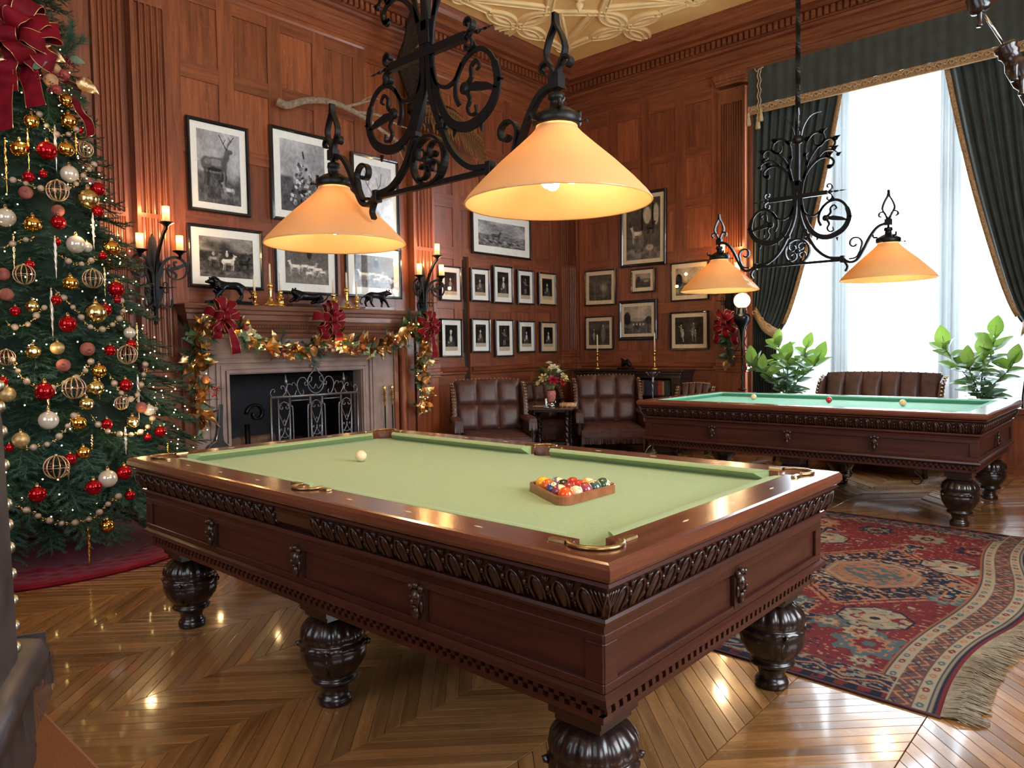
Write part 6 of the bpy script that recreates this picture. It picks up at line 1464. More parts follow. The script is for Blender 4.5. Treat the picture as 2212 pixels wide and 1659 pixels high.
    q = MB(); [q.ball((-.24+.09*i, hd-.205, sh+.012), .007, 6) for i in range(6)]; q.build('seat_nails', nail, T, kind='stuff')
    return T
armchair('brown leather wing armchair with brass nails, left of the small twist-leg table', (-3.78, 4.28, 0), math.radians(52), group='leather wing armchairs', w=.96)
armchair('brown leather wing armchair between the small table and the far billiard table', (-3.16, 5.92, 0), math.radians(42), group='leather wing armchairs', w=.94)
armchair('brown leather armchair mostly hidden behind the small table with the flowers', (-4.10, 5.74, 0), math.radians(66), w=.66, d=.70, bh=.86, group='leather wing armchairs')
armchair('long brown leather settee with nailed wings in front of the window', (.02, 6.28, 0), 0, w=1.32, d=.80, cols=6, rows=1, bh=1.03, cat='settee', name='leather_settee', group=None)
armchair('low brown leather chair with a channelled back behind the far billiard table', (-2.15, 6.35, 0), math.radians(20), w=.50, d=.55, cols=4, rows=1, bh=.86, name='side_chair')
FC = armchair('dark leather armchair with large nails at the left edge, nearest the camera', (.585, -2.312, .201), math.radians(245.7), nails_sep=True, mat=M_leath_dk, nail=M_nailw, group='leather wing armchairs', w=1.0, bh=1.12, wf=.25)
# ---- small table with barley twist legs
st = thing('side_table', 'small dark wooden table with twisted legs between the leather armchairs', 'table', (-3.62, 5.28, 0), math.radians(30))
q = MB(); q.bevbox(-.30, .30, -.30, .30, .575, .60, .006); q.build('table_top', M_tabletop if 'M_tabletop' in globals() else wood('side_table_wood', (.05, .022, .014), (.12, .06, .04), 'X', rough=.25), st)
for sx in (-1, 1):
    for sy in (-1, 1):
        q = MB(); x, y = sx*.215, sy*.215
        q.sweep([(x, y, .16+i*.0135) for i in range(25)], [(.024*(1+.35*math.cos(2*t))*math.cos(t), .024*(1+.35*math.cos(2*t))*math.sin(t)) for t in np.linspace(0, 2*PI, 13)[:-1]], twist=.55); q.lathe([(.02, .50), (.028, .52), (.02, .535), (.032, .55), (.032, .575)], (x, y, 0), 14)
        q.lathe([(.0, 0), (.025, 0), (.034, .03), (.026, .055), (.020, .065), (.030, .085), (.036, .11), (.030, .135), (.020, .15), (.024, .165)], (x, y, 0), 14); q.build('leg', M_leg, st)
q = MB(); q.bevbox(-.235, .235, -.235, .235, .54, .576, .004); q.build('apron', M_leg, st)
q = MB(); [q.box(*b) for b in ((-.20, .20, -.23, -.20, .07, .10), (-.20, .20, .20, .23, .07, .10))]; q.build('stretcher', M_leg, st)
C_ = Vector((-3.62, 5.28, .601))
def on_table(dx, dy): return (C_.x+dx*.743+dy*-.668, C_.y+dx*.668+dy*.743, .601)   # dx right, dy away from the camera
vs_ = thing('flower_vase', 'pink and silver vase holding the flowers on the small table', 'vase', on_table(-.02, -.02)); q = MB(); q.lathe([(0, 0), (.05, 0), (.055, .01), (.03, .03), (.02, .05), (.045, .07), (.058, .11), (.062, .17), (.055, .21), (.06, .22), (.05, .20), (0, .19)], n=20); q.build('vase_body', plain('pink_glaze', (.52, .18, .15), .2, noise=.5, nscale=30), vs_)
q = MB(); q.lathe([(0, -.001), (.056, 0), (.06, .012), (.034, .034), (.026, .05), (.04, .064)], n=20); [q.tube(smooth([(.03*math.cos(a), .03*math.sin(a), .03), (.07*math.cos(a), .07*math.sin(a), .05), (.055*math.cos(a), .055*math.sin(a), .09)], 4), .005, 5) for a in (0, 2.1, 4.2)]; q.build('silver_mount', plain('silver', (.55, .56, .58), .2, 1), vs_)
bq = thing('flower_bouquet', 'bouquet of cream roses, a red rose and dark leaves standing in the vase', 'flowers', (on_table(-.02, -.02)[0], on_table(-.02, -.02)[1], .601+.2)); r3 = random.Random(12); LBq = [leaf_mesh('green_leaf', .14, .034, plain('bouquet_leaf', c, .4, noise=.3), .2, .05, .3) for c in ((.10, .15, .06), (.16, .19, .08))]
M_rc = plain('cream_petal', (.72, .58, .24), .55, noise=.2); M_rr = plain('red_petal', (.42, .01, .03), .5); M_rw = plain('white_petal', (.75, .72, .50), .55); M_stem = plain('flower_stem', (.06, .12, .04), .6)
pet = {}
for nm, mt in (('cream', M_rc), ('red', M_rr), ('white', M_rw)):
    q = MB()
    for ring_, (n_, rr, tz) in enumerate(((3, .012, .4), (5, .022, .7), (6, .032, 1.0), (7, .042, 1.35))):
        for i in range(n_):
            a = 2*PI*i/n_+ring_; vs = []
            for u in (0, .5, 1):
                for v in (-1, 0, 1):
                    th = tz*(.3+.7*u); R_ = rr*(.4+.6*u); aa = a+v*.55*PI/n_*1.7*math.sin(PI*(.25+.6*u)); vs.append((R_*math.cos(aa)*math.sin(th)*1.3, R_*math.sin(aa)*math.sin(th)*1.3, .045*u*math.cos(th*.8)+.0))
            q.add(vs, [(k*3+j, k*3+j+1, k*3+j+4, k*3+j+3) for k in (0, 1) for j in (0, 1)], True)
    pet[nm] = q.mesh('rose', mt, fix=False)
for dx, dz, dy, nm, s in ((-.10, .17, -.10, 'cream', 1.3), (.02, .15, -.16, 'red', 1.35), (.03, .30, -.08, 'white', 1.3), (.10, .24, -.06, 'white', 1.1), (.16, .17, -.08, 'cream', 1.2), (.0, .27, .0, 'cream', 1.2), (.14, .12, -.12, 'red', .9), (-.02, .36, .02, 'white', .9), (-.17, .11, -.08, 'cream', .7), (.10, .20, -.02, 'red', .8)):
    f3 = Vector((.668, -.743, 0)); r3v = Vector((.743, .668, 0)); p = r3v*dx-f3*dy+Vector((0, 0, dz)); o = link('rose', pet[nm], bq, p); o.rotation_mode = 'QUATERNION'; o.rotation_quaternion = (p+f3*.12).normalized().to_track_quat('Z', 'Y'); o.scale = (s,)*3
    if nm == 'red' and s > 1: o['label'] = 'red rose'
q = MB()
for i in range(60):
    a = r3.uniform(0, 2*PI); e = r3.uniform(-.2, 1.0); d = Vector((math.cos(a)*math.cos(e), math.sin(a)*math.cos(e), math.sin(e))); place_leaf(r3.choice(LBq), bq, d*r3.uniform(.07, .16)+Vector((0, 0, .12)), d, (0, 0, 1), r3.uniform(.9, 1.3)); 
    if i < 12: q.tube([(0, 0, -.12), tuple(d*.08+Vector((0, 0, .1)))], .003, 4)
q.build('stem', M_stem, bq)
def book(label, loc, rz, s, col, group=None, stand=True, name='book'):
    T = thing(name, label, 'book', loc, rz, group); w_, d_, h_ = s; mt = plain('cloth_'+'_'.join('%02d' % int(c*99) for c in col), col, .6, noise=.2); q = MB()
    q.box(-w_/2, -w_/2+.003, -d_/2, d_/2, 0, h_); q.box(w_/2-.003, w_/2, -d_/2, d_/2, 0, h_); q.box(-w_/2+.003, w_/2-.003, -d_/2, -d_/2+.004, 0, h_)
    for k in (.2, .5, .8): q.box(-w_/2+.001, w_/2-.001, -d_/2-.002, -d_/2+.001, h_*k-.002, h_*k+.002)
    q.build('cover', mt, T); q = MB(); q.box(-w_/2+.003, w_/2-.003, -d_/2+.004, d_/2-.004, .003, h_-.003); q.build('page_block', M_pages, T); return T
M_pages = plain('book_pages', (.62, .48, .30), .8)
bk_ = thing('old_book', 'pale vellum bound book lying on the small table', 'book', on_table(.20, -.08), math.radians(25)); q = MB(); q.bevbox(-.10, .10, -.07, .07, 0, .010, .002); q.bevbox(-.10, .10, -.07, .07, .040, .050, .002); q.sweep([(-.10, -.07, .025), (.10, -.07, .025)], [(.025*math.sin(t), .025*math.cos(t)) for t in np.linspace(0, PI*2, 12)[:-1]], up=(0, 0, 1), scale=[.98, .98]); [q.box(x-.003, x+.003, -.098, -.06, .001, .050) for x in (-.06, 0, .06)]
q.build('cover', plain('vellum', (.58, .33, .17), .6, noise=.2), bk_); q = MB(); q.box(-.095, .095, -.066, .064, .010, .040); q.build('page_block', M_pages, bk_)
ds = thing('small_dish', 'small dark footed dish on the far side of the small table', 'dish', on_table(.10, .13)); q = MB(); q.lathe([(0, 0), (.04, 0), (.035, .008), (.010, .02), (.010, .06), (.03, .075), (.085, .09), (.09, .094), (.06, .088), (0, .085)], n=24); q.build('dish_body', M_bronze, ds)
fg = thing('silver_figure', 'small silver figurine at the near side of the small table', 'figurine', on_table(-.10, -.20)); q = MB(); q.lathe([(0, 0), (.045, 0), (.048, .01), (.03, .018), (.02, .03), (.028, .05), (.02, .075), (.012, .09), (.018, .105), (.01, .12), (0, .13)], n=14, rip=lambda a, z: .18*math.cos(3*a+z*60)); [q.ball((.025*math.cos(a), .025*math.sin(a), .035+.01*math.sin(3*a)), .012, 6) for a in (0, 1.2, 2.6, 4.0, 5.2)]; q.build('figure', plain('figure_silver', (.45, .48, .52), .25, 1), fg)
pp = thing('paper', 'folded paper lying on the small table left of the vase', 'paper', on_table(-.16, .05), .3); q = MB(); q.box(-.09, .09, -.06, .06, 0, .003); q.build('sheet', plain('old_paper', (.60, .45, .30), .8), pp); q = MB(); q.box(-.085, .06, -.055, .05, .003, .006); q.build('fold', plain('old_paper2', (.66, .52, .36), .8), pp)
# ---- low bookcase against the window wall
M_bc = wood('black_bookcase', (.012, .007, .006), (.035, .016, .012), 'X', rough=.3)
bc = thing('bookcase', 'low black carved bookcase against the window wall', 'bookcase', (-3.32, YB-.22, 0)); hw = .86
q = MB(); q.bevbox(-hw-.06, hw+.06, -.22, .18, 1.02, 1.05, .006); q.bevbox(-hw-.03, hw+.03, -.20, .18, .98, 1.02, .006); q.bevbox(-hw-.01, hw+.01, -.185, .18, .93, .98, .004); q.build('top', M_bc, bc)
for a, b in ((-hw, -hw+.13), (hw-.13, hw), (-.06, .06)): q = MB(); q.box(a, b, -.17, .18, 0, .93); q.bevbox(a+.02, b-.02, -.178, -.168, .12, .86, .004); q.build('upright', M_bc, bc)
for z in (.08, .40, .69): q = MB(); q.box(-hw+.13, hw-.13, -.16, .18, z-.012, z+.012); q.build('shelf', M_bc, bc)
q = MB(); q.box(-hw, hw, .165, .18, 0, .93); q.build('back', M_bc, bc); q = MB(); q.bevbox(-hw-.02, hw+.02, -.19, .18, 0, .07, .008); q.build('plinth', M_bc, bc)
r4 = random.Random(8); cols_ = [((.10, .015, .012), 'dark red'), ((.02, .05, .03), 'dark green'), ((.30, .10, .03), 'tan'), ((.03, .03, .05), 'navy'), ((.28, .045, .02), 'orange red'), ((.06, .05, .04), 'brown'), ((.34, .22, .08), 'yellowish')]
seq = [2, 0, 0, 5, 1, 1, 2, 3, 3, 3, 3, 3, 3, 3, 0, 4, 4, 6, 3, 1, 1, 5]
ords = ['first', 'second', 'third', 'fourth', 'fifth', 'sixth', 'seventh', 'eighth', 'ninth', 'tenth', 'eleventh', 'twelfth', 'thirteenth', 'fourteenth', 'fifteenth', 'sixteenth', 'seventeenth', 'eighteenth', 'nineteenth', 'twentieth', 'twenty-first', 'twenty-second', 'twenty-third', 'twenty-fourth']
x = .065; k = 0
while x < hw-.17 and k < len(seq):
    w_ = r4.uniform(.024, .034); h_ = r4.uniform(.18, .205); col, nm = cols_[seq[k]]
    book('%s leather book, %s from the left in the right half of the bookcase' % (nm, ords[k]), (-3.32+x+w_/2, YB-.22-.05, .702), 0, (w_, .14, h_), col, 'books in the low black bookcase'); x += w_+.002; k += 1
for (x, cl) in ((-3.90, 'left'), (-2.98+.05, 'right')):
    stick('thin', 'thin brass candlestick at the %s end of the bookcase top' % cl, 'cream candle in the %s candlestick on the bookcase' % cl, (x, YB-.24, 1.05), .26, 'brass candlesticks on the bookcase')
fgp = thing('bronze_group', 'dark bronze figure group in the middle of the bookcase top', 'sculpture', (-3.42, YB-.22, 1.05)); q = MB(); q.bevbox(-.11, .11, -.06, .06, 0, .02, .004); q.build('plinth', M_bronze, fgp)
skin('figures', [(-.06, 0, .03), (-.02, 0, .09), (.03, 0, .10), (.07, 0, .06), (.09, 0, .03), (-.05, 0, .13), (-.08, .0, .15), (.04, .0, .15)], [(0, 1), (1, 2), (2, 3), (3, 4), (1, 5), (5, 6), (2, 7)], [.03, .035, .03, .03, .02, .022, .014, .02], M_bronze, fgp)
# ---- black iron stand and globe lamp
ps = thing('iron_stand', 'slender dark iron stand with a leafy cup in front of the bookcase', 'stand', (-2.50, 5.93, 0)); q = MB()
for k in range(3): a = k*2.094+.4; q.tube(smooth([(0, 0, .12), (.10*math.cos(a), .10*math.sin(a), .08), (.17*math.cos(a), .17*math.sin(a), .015)], 4), .010, 6)
q.lathe([(0, 0), (.11, 0), (.11, .012), (.06, .03), (.02, .05), (.012, .08)], n=20); q.build('foot', M_steel, ps); q = MB(); q.sweep([(0, 0, .05+.03*i) for i in range(32)], rect(.013, .013), twist=.5, sm=False); q.lathe([(.01, .9), (.022, .92), (.012, .94), (.02, .97), (.012, 1.0)], n=12); q.build('shaft', M_steel, ps)
q = MB(); q.lathe([(.012, 1.0), (.03, 1.01), (.05, 1.04), (.045, 1.045), (0, 1.02)], n=16)
for k in range(6): a = k*PI/3; q.sweep(smooth([(.02*math.cos(a), .02*math.sin(a), .98), (.06*math.cos(a), .06*math.sin(a), 1.0), (.085*math.cos(a), .085*math.sin(a), 1.04), (.105*math.cos(a), .105*math.sin(a), 1.035)], 4), [(-.016, 0), (0, .004), (.016, 0), (0, -.004)])
q.build('leafy_cup', M_steel, ps)
gp = hit(1603, 845, 1, 6.45); fl_ = thing('floor_lamp', 'black iron floor lamp with a glowing round glass globe by the left drape', 'floor lamp', (gp[0], 6.45, 0))
q = MB()
for k in range(3): a = k*2.094+.4; q.tube(smooth([(0, 0, .16), (.12*math.cos(a), .12*math.sin(a), .10), (.20*math.cos(a), .20*math.sin(a), .015)], 4), .012, 6)
q.build('tripod_foot', M_iron, fl_); q = MB(); q.sweep([(0, 0, .12+.03*i) for i in range(43)], rect(.018, .018), twist=.4, sm=False); q.lathe([(.01, .80), (.05, .81), (.055, .82), (.01, .83)], n=14); q.build('pole', M_iron, fl_)
q = MB()
for k in range(4):
    a = k*PI/2+.5; c, s = math.cos(a), math.sin(a); q.tube([(c*r_0, s*r_0, z) for r_0, z in [(p[0], p[2]) for p in smooth([(.02, 0, 1.62), (.06, 0, 1.52), (.03, 0, 1.40), (.08, 0, 1.30), (.11, 0, 1.24), (.13, 0, 1.30), (.10, 0, 1.33)], 5)]], .006, 5); q.tube([(c*p[0], s*p[0], p[2]) for p in spiral(.10, 1.19, .035, .01, 0, 6, 16)], .005, 5)
q.tube([(.10*math.cos(t), .10*math.sin(t), 1.30) for t in np.linspace(0, 2*PI, 24)], .006, 5); q.build('scroll_cage', M_iron, fl_)
q = MB(); q.lathe([(.01, 1.40), (.03, 1.55), (.05, 1.60), (.095, 1.66), (.105, 1.71), (.09, 1.745), (.05, 1.76), (.055, 1.79), (.045, 1.80), (.045, 1.83)], n=24); q.build('lamp_font', M_bronze, fl_)
q = MB(); q.ball((0, 0, 1.918), .100, 28, (1, 1, .96)); q.build('glass_globe', emis('globe_glass', (1, .74, .40), 1.7), fl_); lamp('globe_light', (0, -.16, 1.92), 6, (1, .72, .40), .09, fl_)
# ================================================================== RUG
RX0, RX1, RY0, RY1 = -2.55, 1.80, .74, 3.84
def rug_image():
    H, W_ = 520, 730; X = np.linspace(RX0, RX1, W_)[None, :].repeat(H, 0); Y = np.linspace(RY1, RY0, H)[:, None].repeat(W_, 1)
    red = np.array((.21, .030, .036)); navy = np.array((.020, .026, .055)); cream = np.array((.46, .38, .26)); salmon = np.array((.46, .20, .11)); teal = np.array((.10, .15, .16)); brown = np.array((.16, .07, .06)); sage = np.array((.26, .27, .20))
    img = np.zeros((H, W_, 3))+red; dx = np.minimum(X-RX0, RX1-X)*1.6; dy = np.minimum(Y-RY0, RY1-Y)
    n1 = fnoise(H, W_, 230, 1, 3); n2 = fnoise(H, W_, 170, 1, 4)
    img[(n1 > .83)] = salmon; img[(n2 > .88)] = cream*.9; img[(n1 < .10)] = navy
    def octo(cx, cy, r, outer, inner, cols):
        u, v = np.abs(X-cx), np.abs(Y-cy); d = np.maximum(np.maximum(u, v), (u+v)*.74)
        img[d < r] = cols[0]; img[d < r*.93] = outer; m = (d < r*.93) & (n1 > .60); img[m] = cols[1]; m = (d < r*.93) & (n2 < .33); img[m] = cols[2]; m = (np.abs(u-v) < .012) & (d < r*.9); img[m] = cols[1]
        img[d < r*.42] = cols[3]; img[d < r*.36] = inner; img[(d < r*.14)] = cols[0]
    def flower(cx, cy, r, c1, c2, c3):
        a = np.arctan2(Y-cy, X-cx); d = np.hypot(X-cx, Y-cy)/(1+.16*np.cos(8*a)); img[d < r] = c1; m = (d < r*.8) & (n1 > .6); img[m] = c2; img[(d < r*.55)] = c2; img[d < r*.42] = c3; img[d < r*.2] = c1
    def medal(cx, cy):
        u, v = np.abs(X-cx)/.50, np.abs(Y-cy)/.62; st = (np.floor((u+v)*11) % 2)*.0; d = u+v+.05*np.sign(np.sin(u*34))*np.sign(np.sin(v*34)); q = np.maximum(d, np.maximum(u, v)*1.05)
        img[q < 1.08] = salmon; img[q < 1.02] = navy; img[(q < 1.0) & (n1 > .70)] = salmon; img[(q < .9) & (n2 > .74)] = cream; 
        for s in (-1, 1):
            for t in (.35, .62): m = (np.abs(np.abs((X-cx)*1.2+s*(Y-cy))-.48*t*1.2) < .012) & (np.abs(q-.86) < .12); img[m] = salmon
        uu, vv = np.abs(X-cx), np.abs(Y-cy); e = np.maximum(np.maximum(uu, vv*.9), (uu+vv*.9)*.72); img[e < .23] = salmon*.8; img[e < .215] = cream*.8; img[e < .20] = salmon; img[(e < .19) & (n1 > .6)] = teal; img[(uu+vv) < .15] = teal; img[((uu+vv) < .13) & (n2 > .5)] = salmon
    for cx in (-1.75, -.75, .25, 1.10): medal(cx, 2.33)
    rs = random.Random(4)
    for cx, cy in ((1.33, 1.60), (1.42, 2.75), (.62, 1.72), (.62, 2.98), (-.25, 1.7), (-.25, 2.95), (-1.2, 1.7)): octo(cx, cy, .165, sage*1.15, cream, [navy, cream, red, salmon])
    for cx, cy, r, cs in ((1.42, 1.26, .15, (teal, salmon, red)), (.98, 1.28, .15, (navy, teal, salmon)), (1.18, 1.42, .09, (teal, salmon, cream)), (1.34, 1.38, .07, (cream, salmon, red)), (.95, 1.62, .08, (teal, cream, teal)), (1.5, 3.2, .10, (navy, red, salmon)), (1.20, 3.36, .11, (sage, salmon, navy)), (.85, 3.40, .11, (navy, sage, red)), (.45, 3.42, .13, (salmon, cream, red)), (1.48, 2.1, .08, (teal, sage, red)), (.55, 1.30, .14, (navy, teal, salmon)), (.1, 1.3, .14, (teal, salmon, red)), (.1, 3.35, .12, (sage, salmon, red)), (1.5, 2.38, .07, (salmon, sage, red)), (1.45, 1.06, .05, (sage, cream, red))): flower(cx, cy, r, *cs)
    def tee(cx, cy, s):
        u, v = X-cx, (Y-cy)*s; m = ((np.abs(u) < .035) & (v > -.14) & (v < .02)) | ((v > .0) & (v < .10) & (np.abs(u) < .14-v)); m2 = ((np.abs(u) < .026) & (v > -.13) & (v < .03)) | ((v > .01) & (v < .09) & (np.abs(u) < .125-v)); img[m] = salmon; img[m2] = navy; img[m2 & (n1 > .6)] = cream
    tee(1.02, 1.48, -1); tee(1.16, 3.05, 1); tee(.55, 3.2, 1); tee(.45, 1.45, -1); tee(1.48, 2.25, 1)
    # borders
    def band(mask, c): img[mask] = c
    def zig(t, per): return np.abs((t/per) % 1-.5)*2
    ends = dx < .40
    for a, b, c in ((0, .035, red), (.035, .05, navy), (.05, .07, cream*.7), (.07, .085, navy), (.085, .16, cream), (.16, .17, brown), (.17, .29, brown*.9+.02), (.29, .30, cream), (.30, .38, cream*.95), (.38, .39, navy), (.39, .41, salmon*.7)):
        band((dx >= a) & (dx < b), c)
    for c0 in (.122, .34):
        m = (np.abs(dx-c0) < .034); ph = (Y/.075) % 1; dd = np.hypot((ph-.5)*.075, dx-c0); pick = np.floor(Y/.075).astype(int) % 3
        for i, cc in enumerate((red, teal, salmon)): img[m & (dd < .022) & (pick == i)] = cc
        img[m & (dd < .008)] = cream
    m = (dx >= .17) & (dx < .29); z = zig(Y, .14)*.10+.18; img[m & (np.abs(dx-z) < .011)] = salmon*1.1; img[m & (np.abs(dx-z) > .05) & (n1 > .62)] = cream*.8; z = zig(Y+.07, .14)*.10+.18; img[m & (np.abs(dx-z) < .006)] = navy
    side = (dy < .24) & (dx > .30); 
    for a, b, c in ((0, .012, navy*.6), (.012, .06, navy*.8), (.06, .066, salmon), (.066, .18, navy*1.2), (.18, .186, salmon), (.186, .23, cream*.7), (.23, .24, brown)): band(side & (dy >= a) & (dy < b), c)
    m = side & (dy >= .066) & (dy < .18); z = zig(X, .26)*.07+.088; img[m & (np.abs(dy-z) < .008)] = salmon; img[m & (np.abs(dy-z) > .02) & (n1 > .66)] = sage; img[m & (np.abs(dy-z) > .02) & (n2 > .74)] = salmon
    m = side & (dy >= .012) & (dy < .06) & (zig(X, .09) > .45); img[m & (n2 > .35)] = red*.9
    m = side & (dy >= .186) & (dy < .23); img[m & (n1 < .42)] = navy; img[m & (n2 > .62)] = red
    img *= (.46+.26*fnoise(H, W_, 8, 4, 9))[..., None]; return img
M_rug = vcolmat('wool_rug', .95, .0)
rg = thing('persian_rug', 'worn red and navy patterned oriental rug with fringed end between the two tables', 'rug', (0, 0, 0))
ri = rug_image(); ro = colgrid('rug_pile', ri, RX1-RX0, RY1-RY0, M_rug, rg)
me = ro.data; co = np.zeros(len(me.vertices)*3); me.vertices.foreach_get('co', co); co = co.reshape(-1, 3); X = co[:, 0]+(RX0+RX1)/2; Y = co[:, 2]+(RY0+RY1)/2
def rugz(X, Y): e = np.minimum(np.minimum(RX1-X, Y-RY0), RY1-Y); return .008+.004*np.sin(X*2.3+Y*1.7)*np.clip(e/.3, 0, 1)+.010*np.exp(-((RX1-X)/.16)**2)*np.clip(np.sin(Y*5.1)+.2, 0, 2)*.8
def rugxy(X, Y): k = np.clip((X-.9)/.9, 0, 1); return X+k*(.045*np.sin(Y*3.1+.6)+.10*np.exp(-((Y-2.2)/1.1)**2)-.02), Y+.02*np.sin(X*2.2)+.01
X2, Y2 = rugxy(X, Y); co = np.stack([X2, Y2, rugz(X, Y)], 1); me.vertices.foreach_set('co', co.ravel()); me.update()
for p in me.polygons: p.use_smooth = True
q = MB(); pts = [(*[float(v) for v in rugxy(np.array(x), np.array(RY0))], .004) for x in np.linspace(RX0, RX1, 40)]; q.sweep(pts, rect(.014, .008), up=(0, 0, 1)); pts = [(*[float(v) for v in rugxy(np.array(x), np.array(RY1))], .004) for x in np.linspace(RX0, RX1, 40)]; q.sweep(pts, rect(.014, .008), up=(0, 0, 1)); q.build('bound_edge', plain('rug_binding', (.05, .01, .012), .9), rg)
q = MB(); r5 = random.Random(3)
for i in range(1500):
    y = RY0+(RY1-RY0)*i/1500+r5.uniform(-.002, .002); bx, by = [float(v) for v in rugxy(np.array(RX1-.004), np.array(y))]; l = r5.uniform(.09, .15); c = .035*math.sin(y*9)+r5.uniform(-.02, .02); z0 = float(rugz(np.array(RX1), np.array(y)))
    P = [(bx, by, z0), (bx+l*.5, by+c*.4, .010+.012*r5.random()), (bx+l, by+c, .003)]; q.sweep(P, [(-.0022, 0), (.0022, 0), (0, .0028)], up=(0, 0, 1), cap=False)
q.build('fringe', plain('rug_fringe', (.24, .19, .125), .9, noise=.3), rg, kind='stuff')
br2 = thing('carpeted_platform', 'low brown carpeted platform under the foreground armchair at lower left', 'platform', (-.7, -2.8, 0)); q = MB(); q.bevbox(-2.3, 2.0, -1.5, 1.29, .188, .20, .004); q.build('carpet_pile', plain('brown_wool', (.16, .062, .025), .95, noise=.2, nscale=200, bump=.001, Specular_IOR_Level=.1), br2); q = MB(); q.sweep([(-2.3, 1.29, .190), (2.0, 1.29, .190), (2.0, -1.5, .190)], circ(.010, 6)); q.build('bound_edge', plain('carpet_binding', (.20, .085, .04), .8), br2); q = MB(); q.box(-2.28, 1.98, -1.5, 1.27, 0, .188); q.build('platform_riser', M_wallh, br2)
# ================================================================== POTTED PLANTS
M_rub = None
def leafmat(name, c, t):
    m, nt, b = newmat(name); out = nt.nodes['Material Output']; tr = N(nt, 'ShaderNodeBsdfTranslucent'); tr.inputs[0].default_value = (*t, 1); mx = N(nt, 'ShaderNodeMixShader'); mx.inputs[0].default_value = .28
    nz = N(nt, 'ShaderNodeTexNoise', i_Scale=14.); r = ramp(nt, [(.3, tuple(x*.7 for x in c)), (.7, c)]); L(nt, nz, 0, r, 0); L(nt, r, 0, b, 'Base Color'); b.inputs['Roughness'].default_value = .3
    L(nt, b, 0, mx, 1); L(nt, tr, 0, mx, 2); L(nt, mx, 0, out, 0); return m
M_rubs = [leafmat('rubber_leaf_light', (.13, .24, .05), (.30, .48, .07)), leafmat('rubber_leaf', (.06, .13, .05), (.30, .50, .06)), leafmat('rubber_leaf_blue', (.10, .20, .15), (.30, .50, .20))]
RL = [leaf_mesh('leaf', .21, .068, m, c, .03, .25, 10, 0, .8) for m in M_rubs for c in (.1, .35)]
M_terra = plain('terracotta', (.40, .13, .06), .7, noise=.15)
def rubber_plant(label, loc, seed, stems, n):
    T = thing('rubber_plant', label, 'plant', loc, 0, 'potted rubber plants by the window'); q = MB(); q.lathe([(0, .0), (.11, 0), (.15, .22), (.165, .225), (.165, .27), (.15, .27), (.14, .24), (0, .24)], n=28); q.build('pot', M_terra, T)
    q = MB(); q.lathe([(0, .245), (.145, .25)], n=20); q.build('soil', M_gap, T); r_ = random.Random(seed)
    for (dx, dy, h) in stems:
        P = smooth([(0, 0, .24), (dx*.3, dy*.3, .24+h*.4), (dx*.75, dy*.75, .24+h*.75), (dx, dy, .24+h)], 6); q = MB(); q.tube(P, [.010-.006*i/(len(P)-1) for i in range(len(P))], 6); q.build('stem', M_stem, T)
        for i in range(n):
            t = .12+.88*(i+r_.random()*.5)/n; p = Vector(P[min(len(P)-1, int(t*(len(P)-1)))]); a = i*2.4+r_.uniform(-.3, .3); d = Vector((math.cos(a), math.sin(a)*.8, .25+.9*t*t+r_.uniform(-.2, .25)))
            if i == n-1: d = Vector((dx, dy, 1.6))
            place_leaf(r_.choice(RL[:4] if t > .6 else RL[2:]), T, p, d, (0, -.5, 1) if abs(d.normalized().z) < .9 else (0, -1, 0), r_.uniform(.85, 1.2), 'leaf')
    return T
pa = hit(1700, 850, 1, 6.30); pb = hit(2118, 862, 1, 6.25)
for px_, lab, sd, stt, zz in ((pa, 'leafy green rubber plant in a terracotta pot at the left of the settee', 3, ((-.42, .0, .42), (-.15, .1, .70), (.05, -.1, .50), (.22, .05, .60), (.38, -.02, .46), (-.24, -.12, .35)), .50), (pb, 'green rubber plant in a terracotta pot at the right of the settee', 8, ((-.34, .0, .62), (-.1, -.1, .42), (.10, .1, .70), (.02, .0, .5), (.28, -.05, .42)), .50)):
    s_ = thing('plant_stand', 'low dark wooden plant stand under the '+('left' if px_ is pa else 'right')+' rubber plant', 'stand', (px_[0], px_[1], 0), 0, 'plant stands'); q = MB(); q.lathe([(0, zz-.03), (.17, zz-.03), (.175, zz-.015), (.17, zz), (0, zz)], n=24); q.build('stand_top', M_leg, s_)
    for k in range(4): a = PI/4+k*PI/2; q = MB(); q.sweep(smooth([(.13*math.cos(a), .13*math.sin(a), zz-.02), (.10*math.cos(a), .10*math.sin(a), zz*.5), (.16*math.cos(a), .16*math.sin(a), 0)], 4), circ(.015, 6)); q.build('leg', M_leg, s_)
    rubber_plant(lab, (px_[0], px_[1], zz), sd, stt, 12)
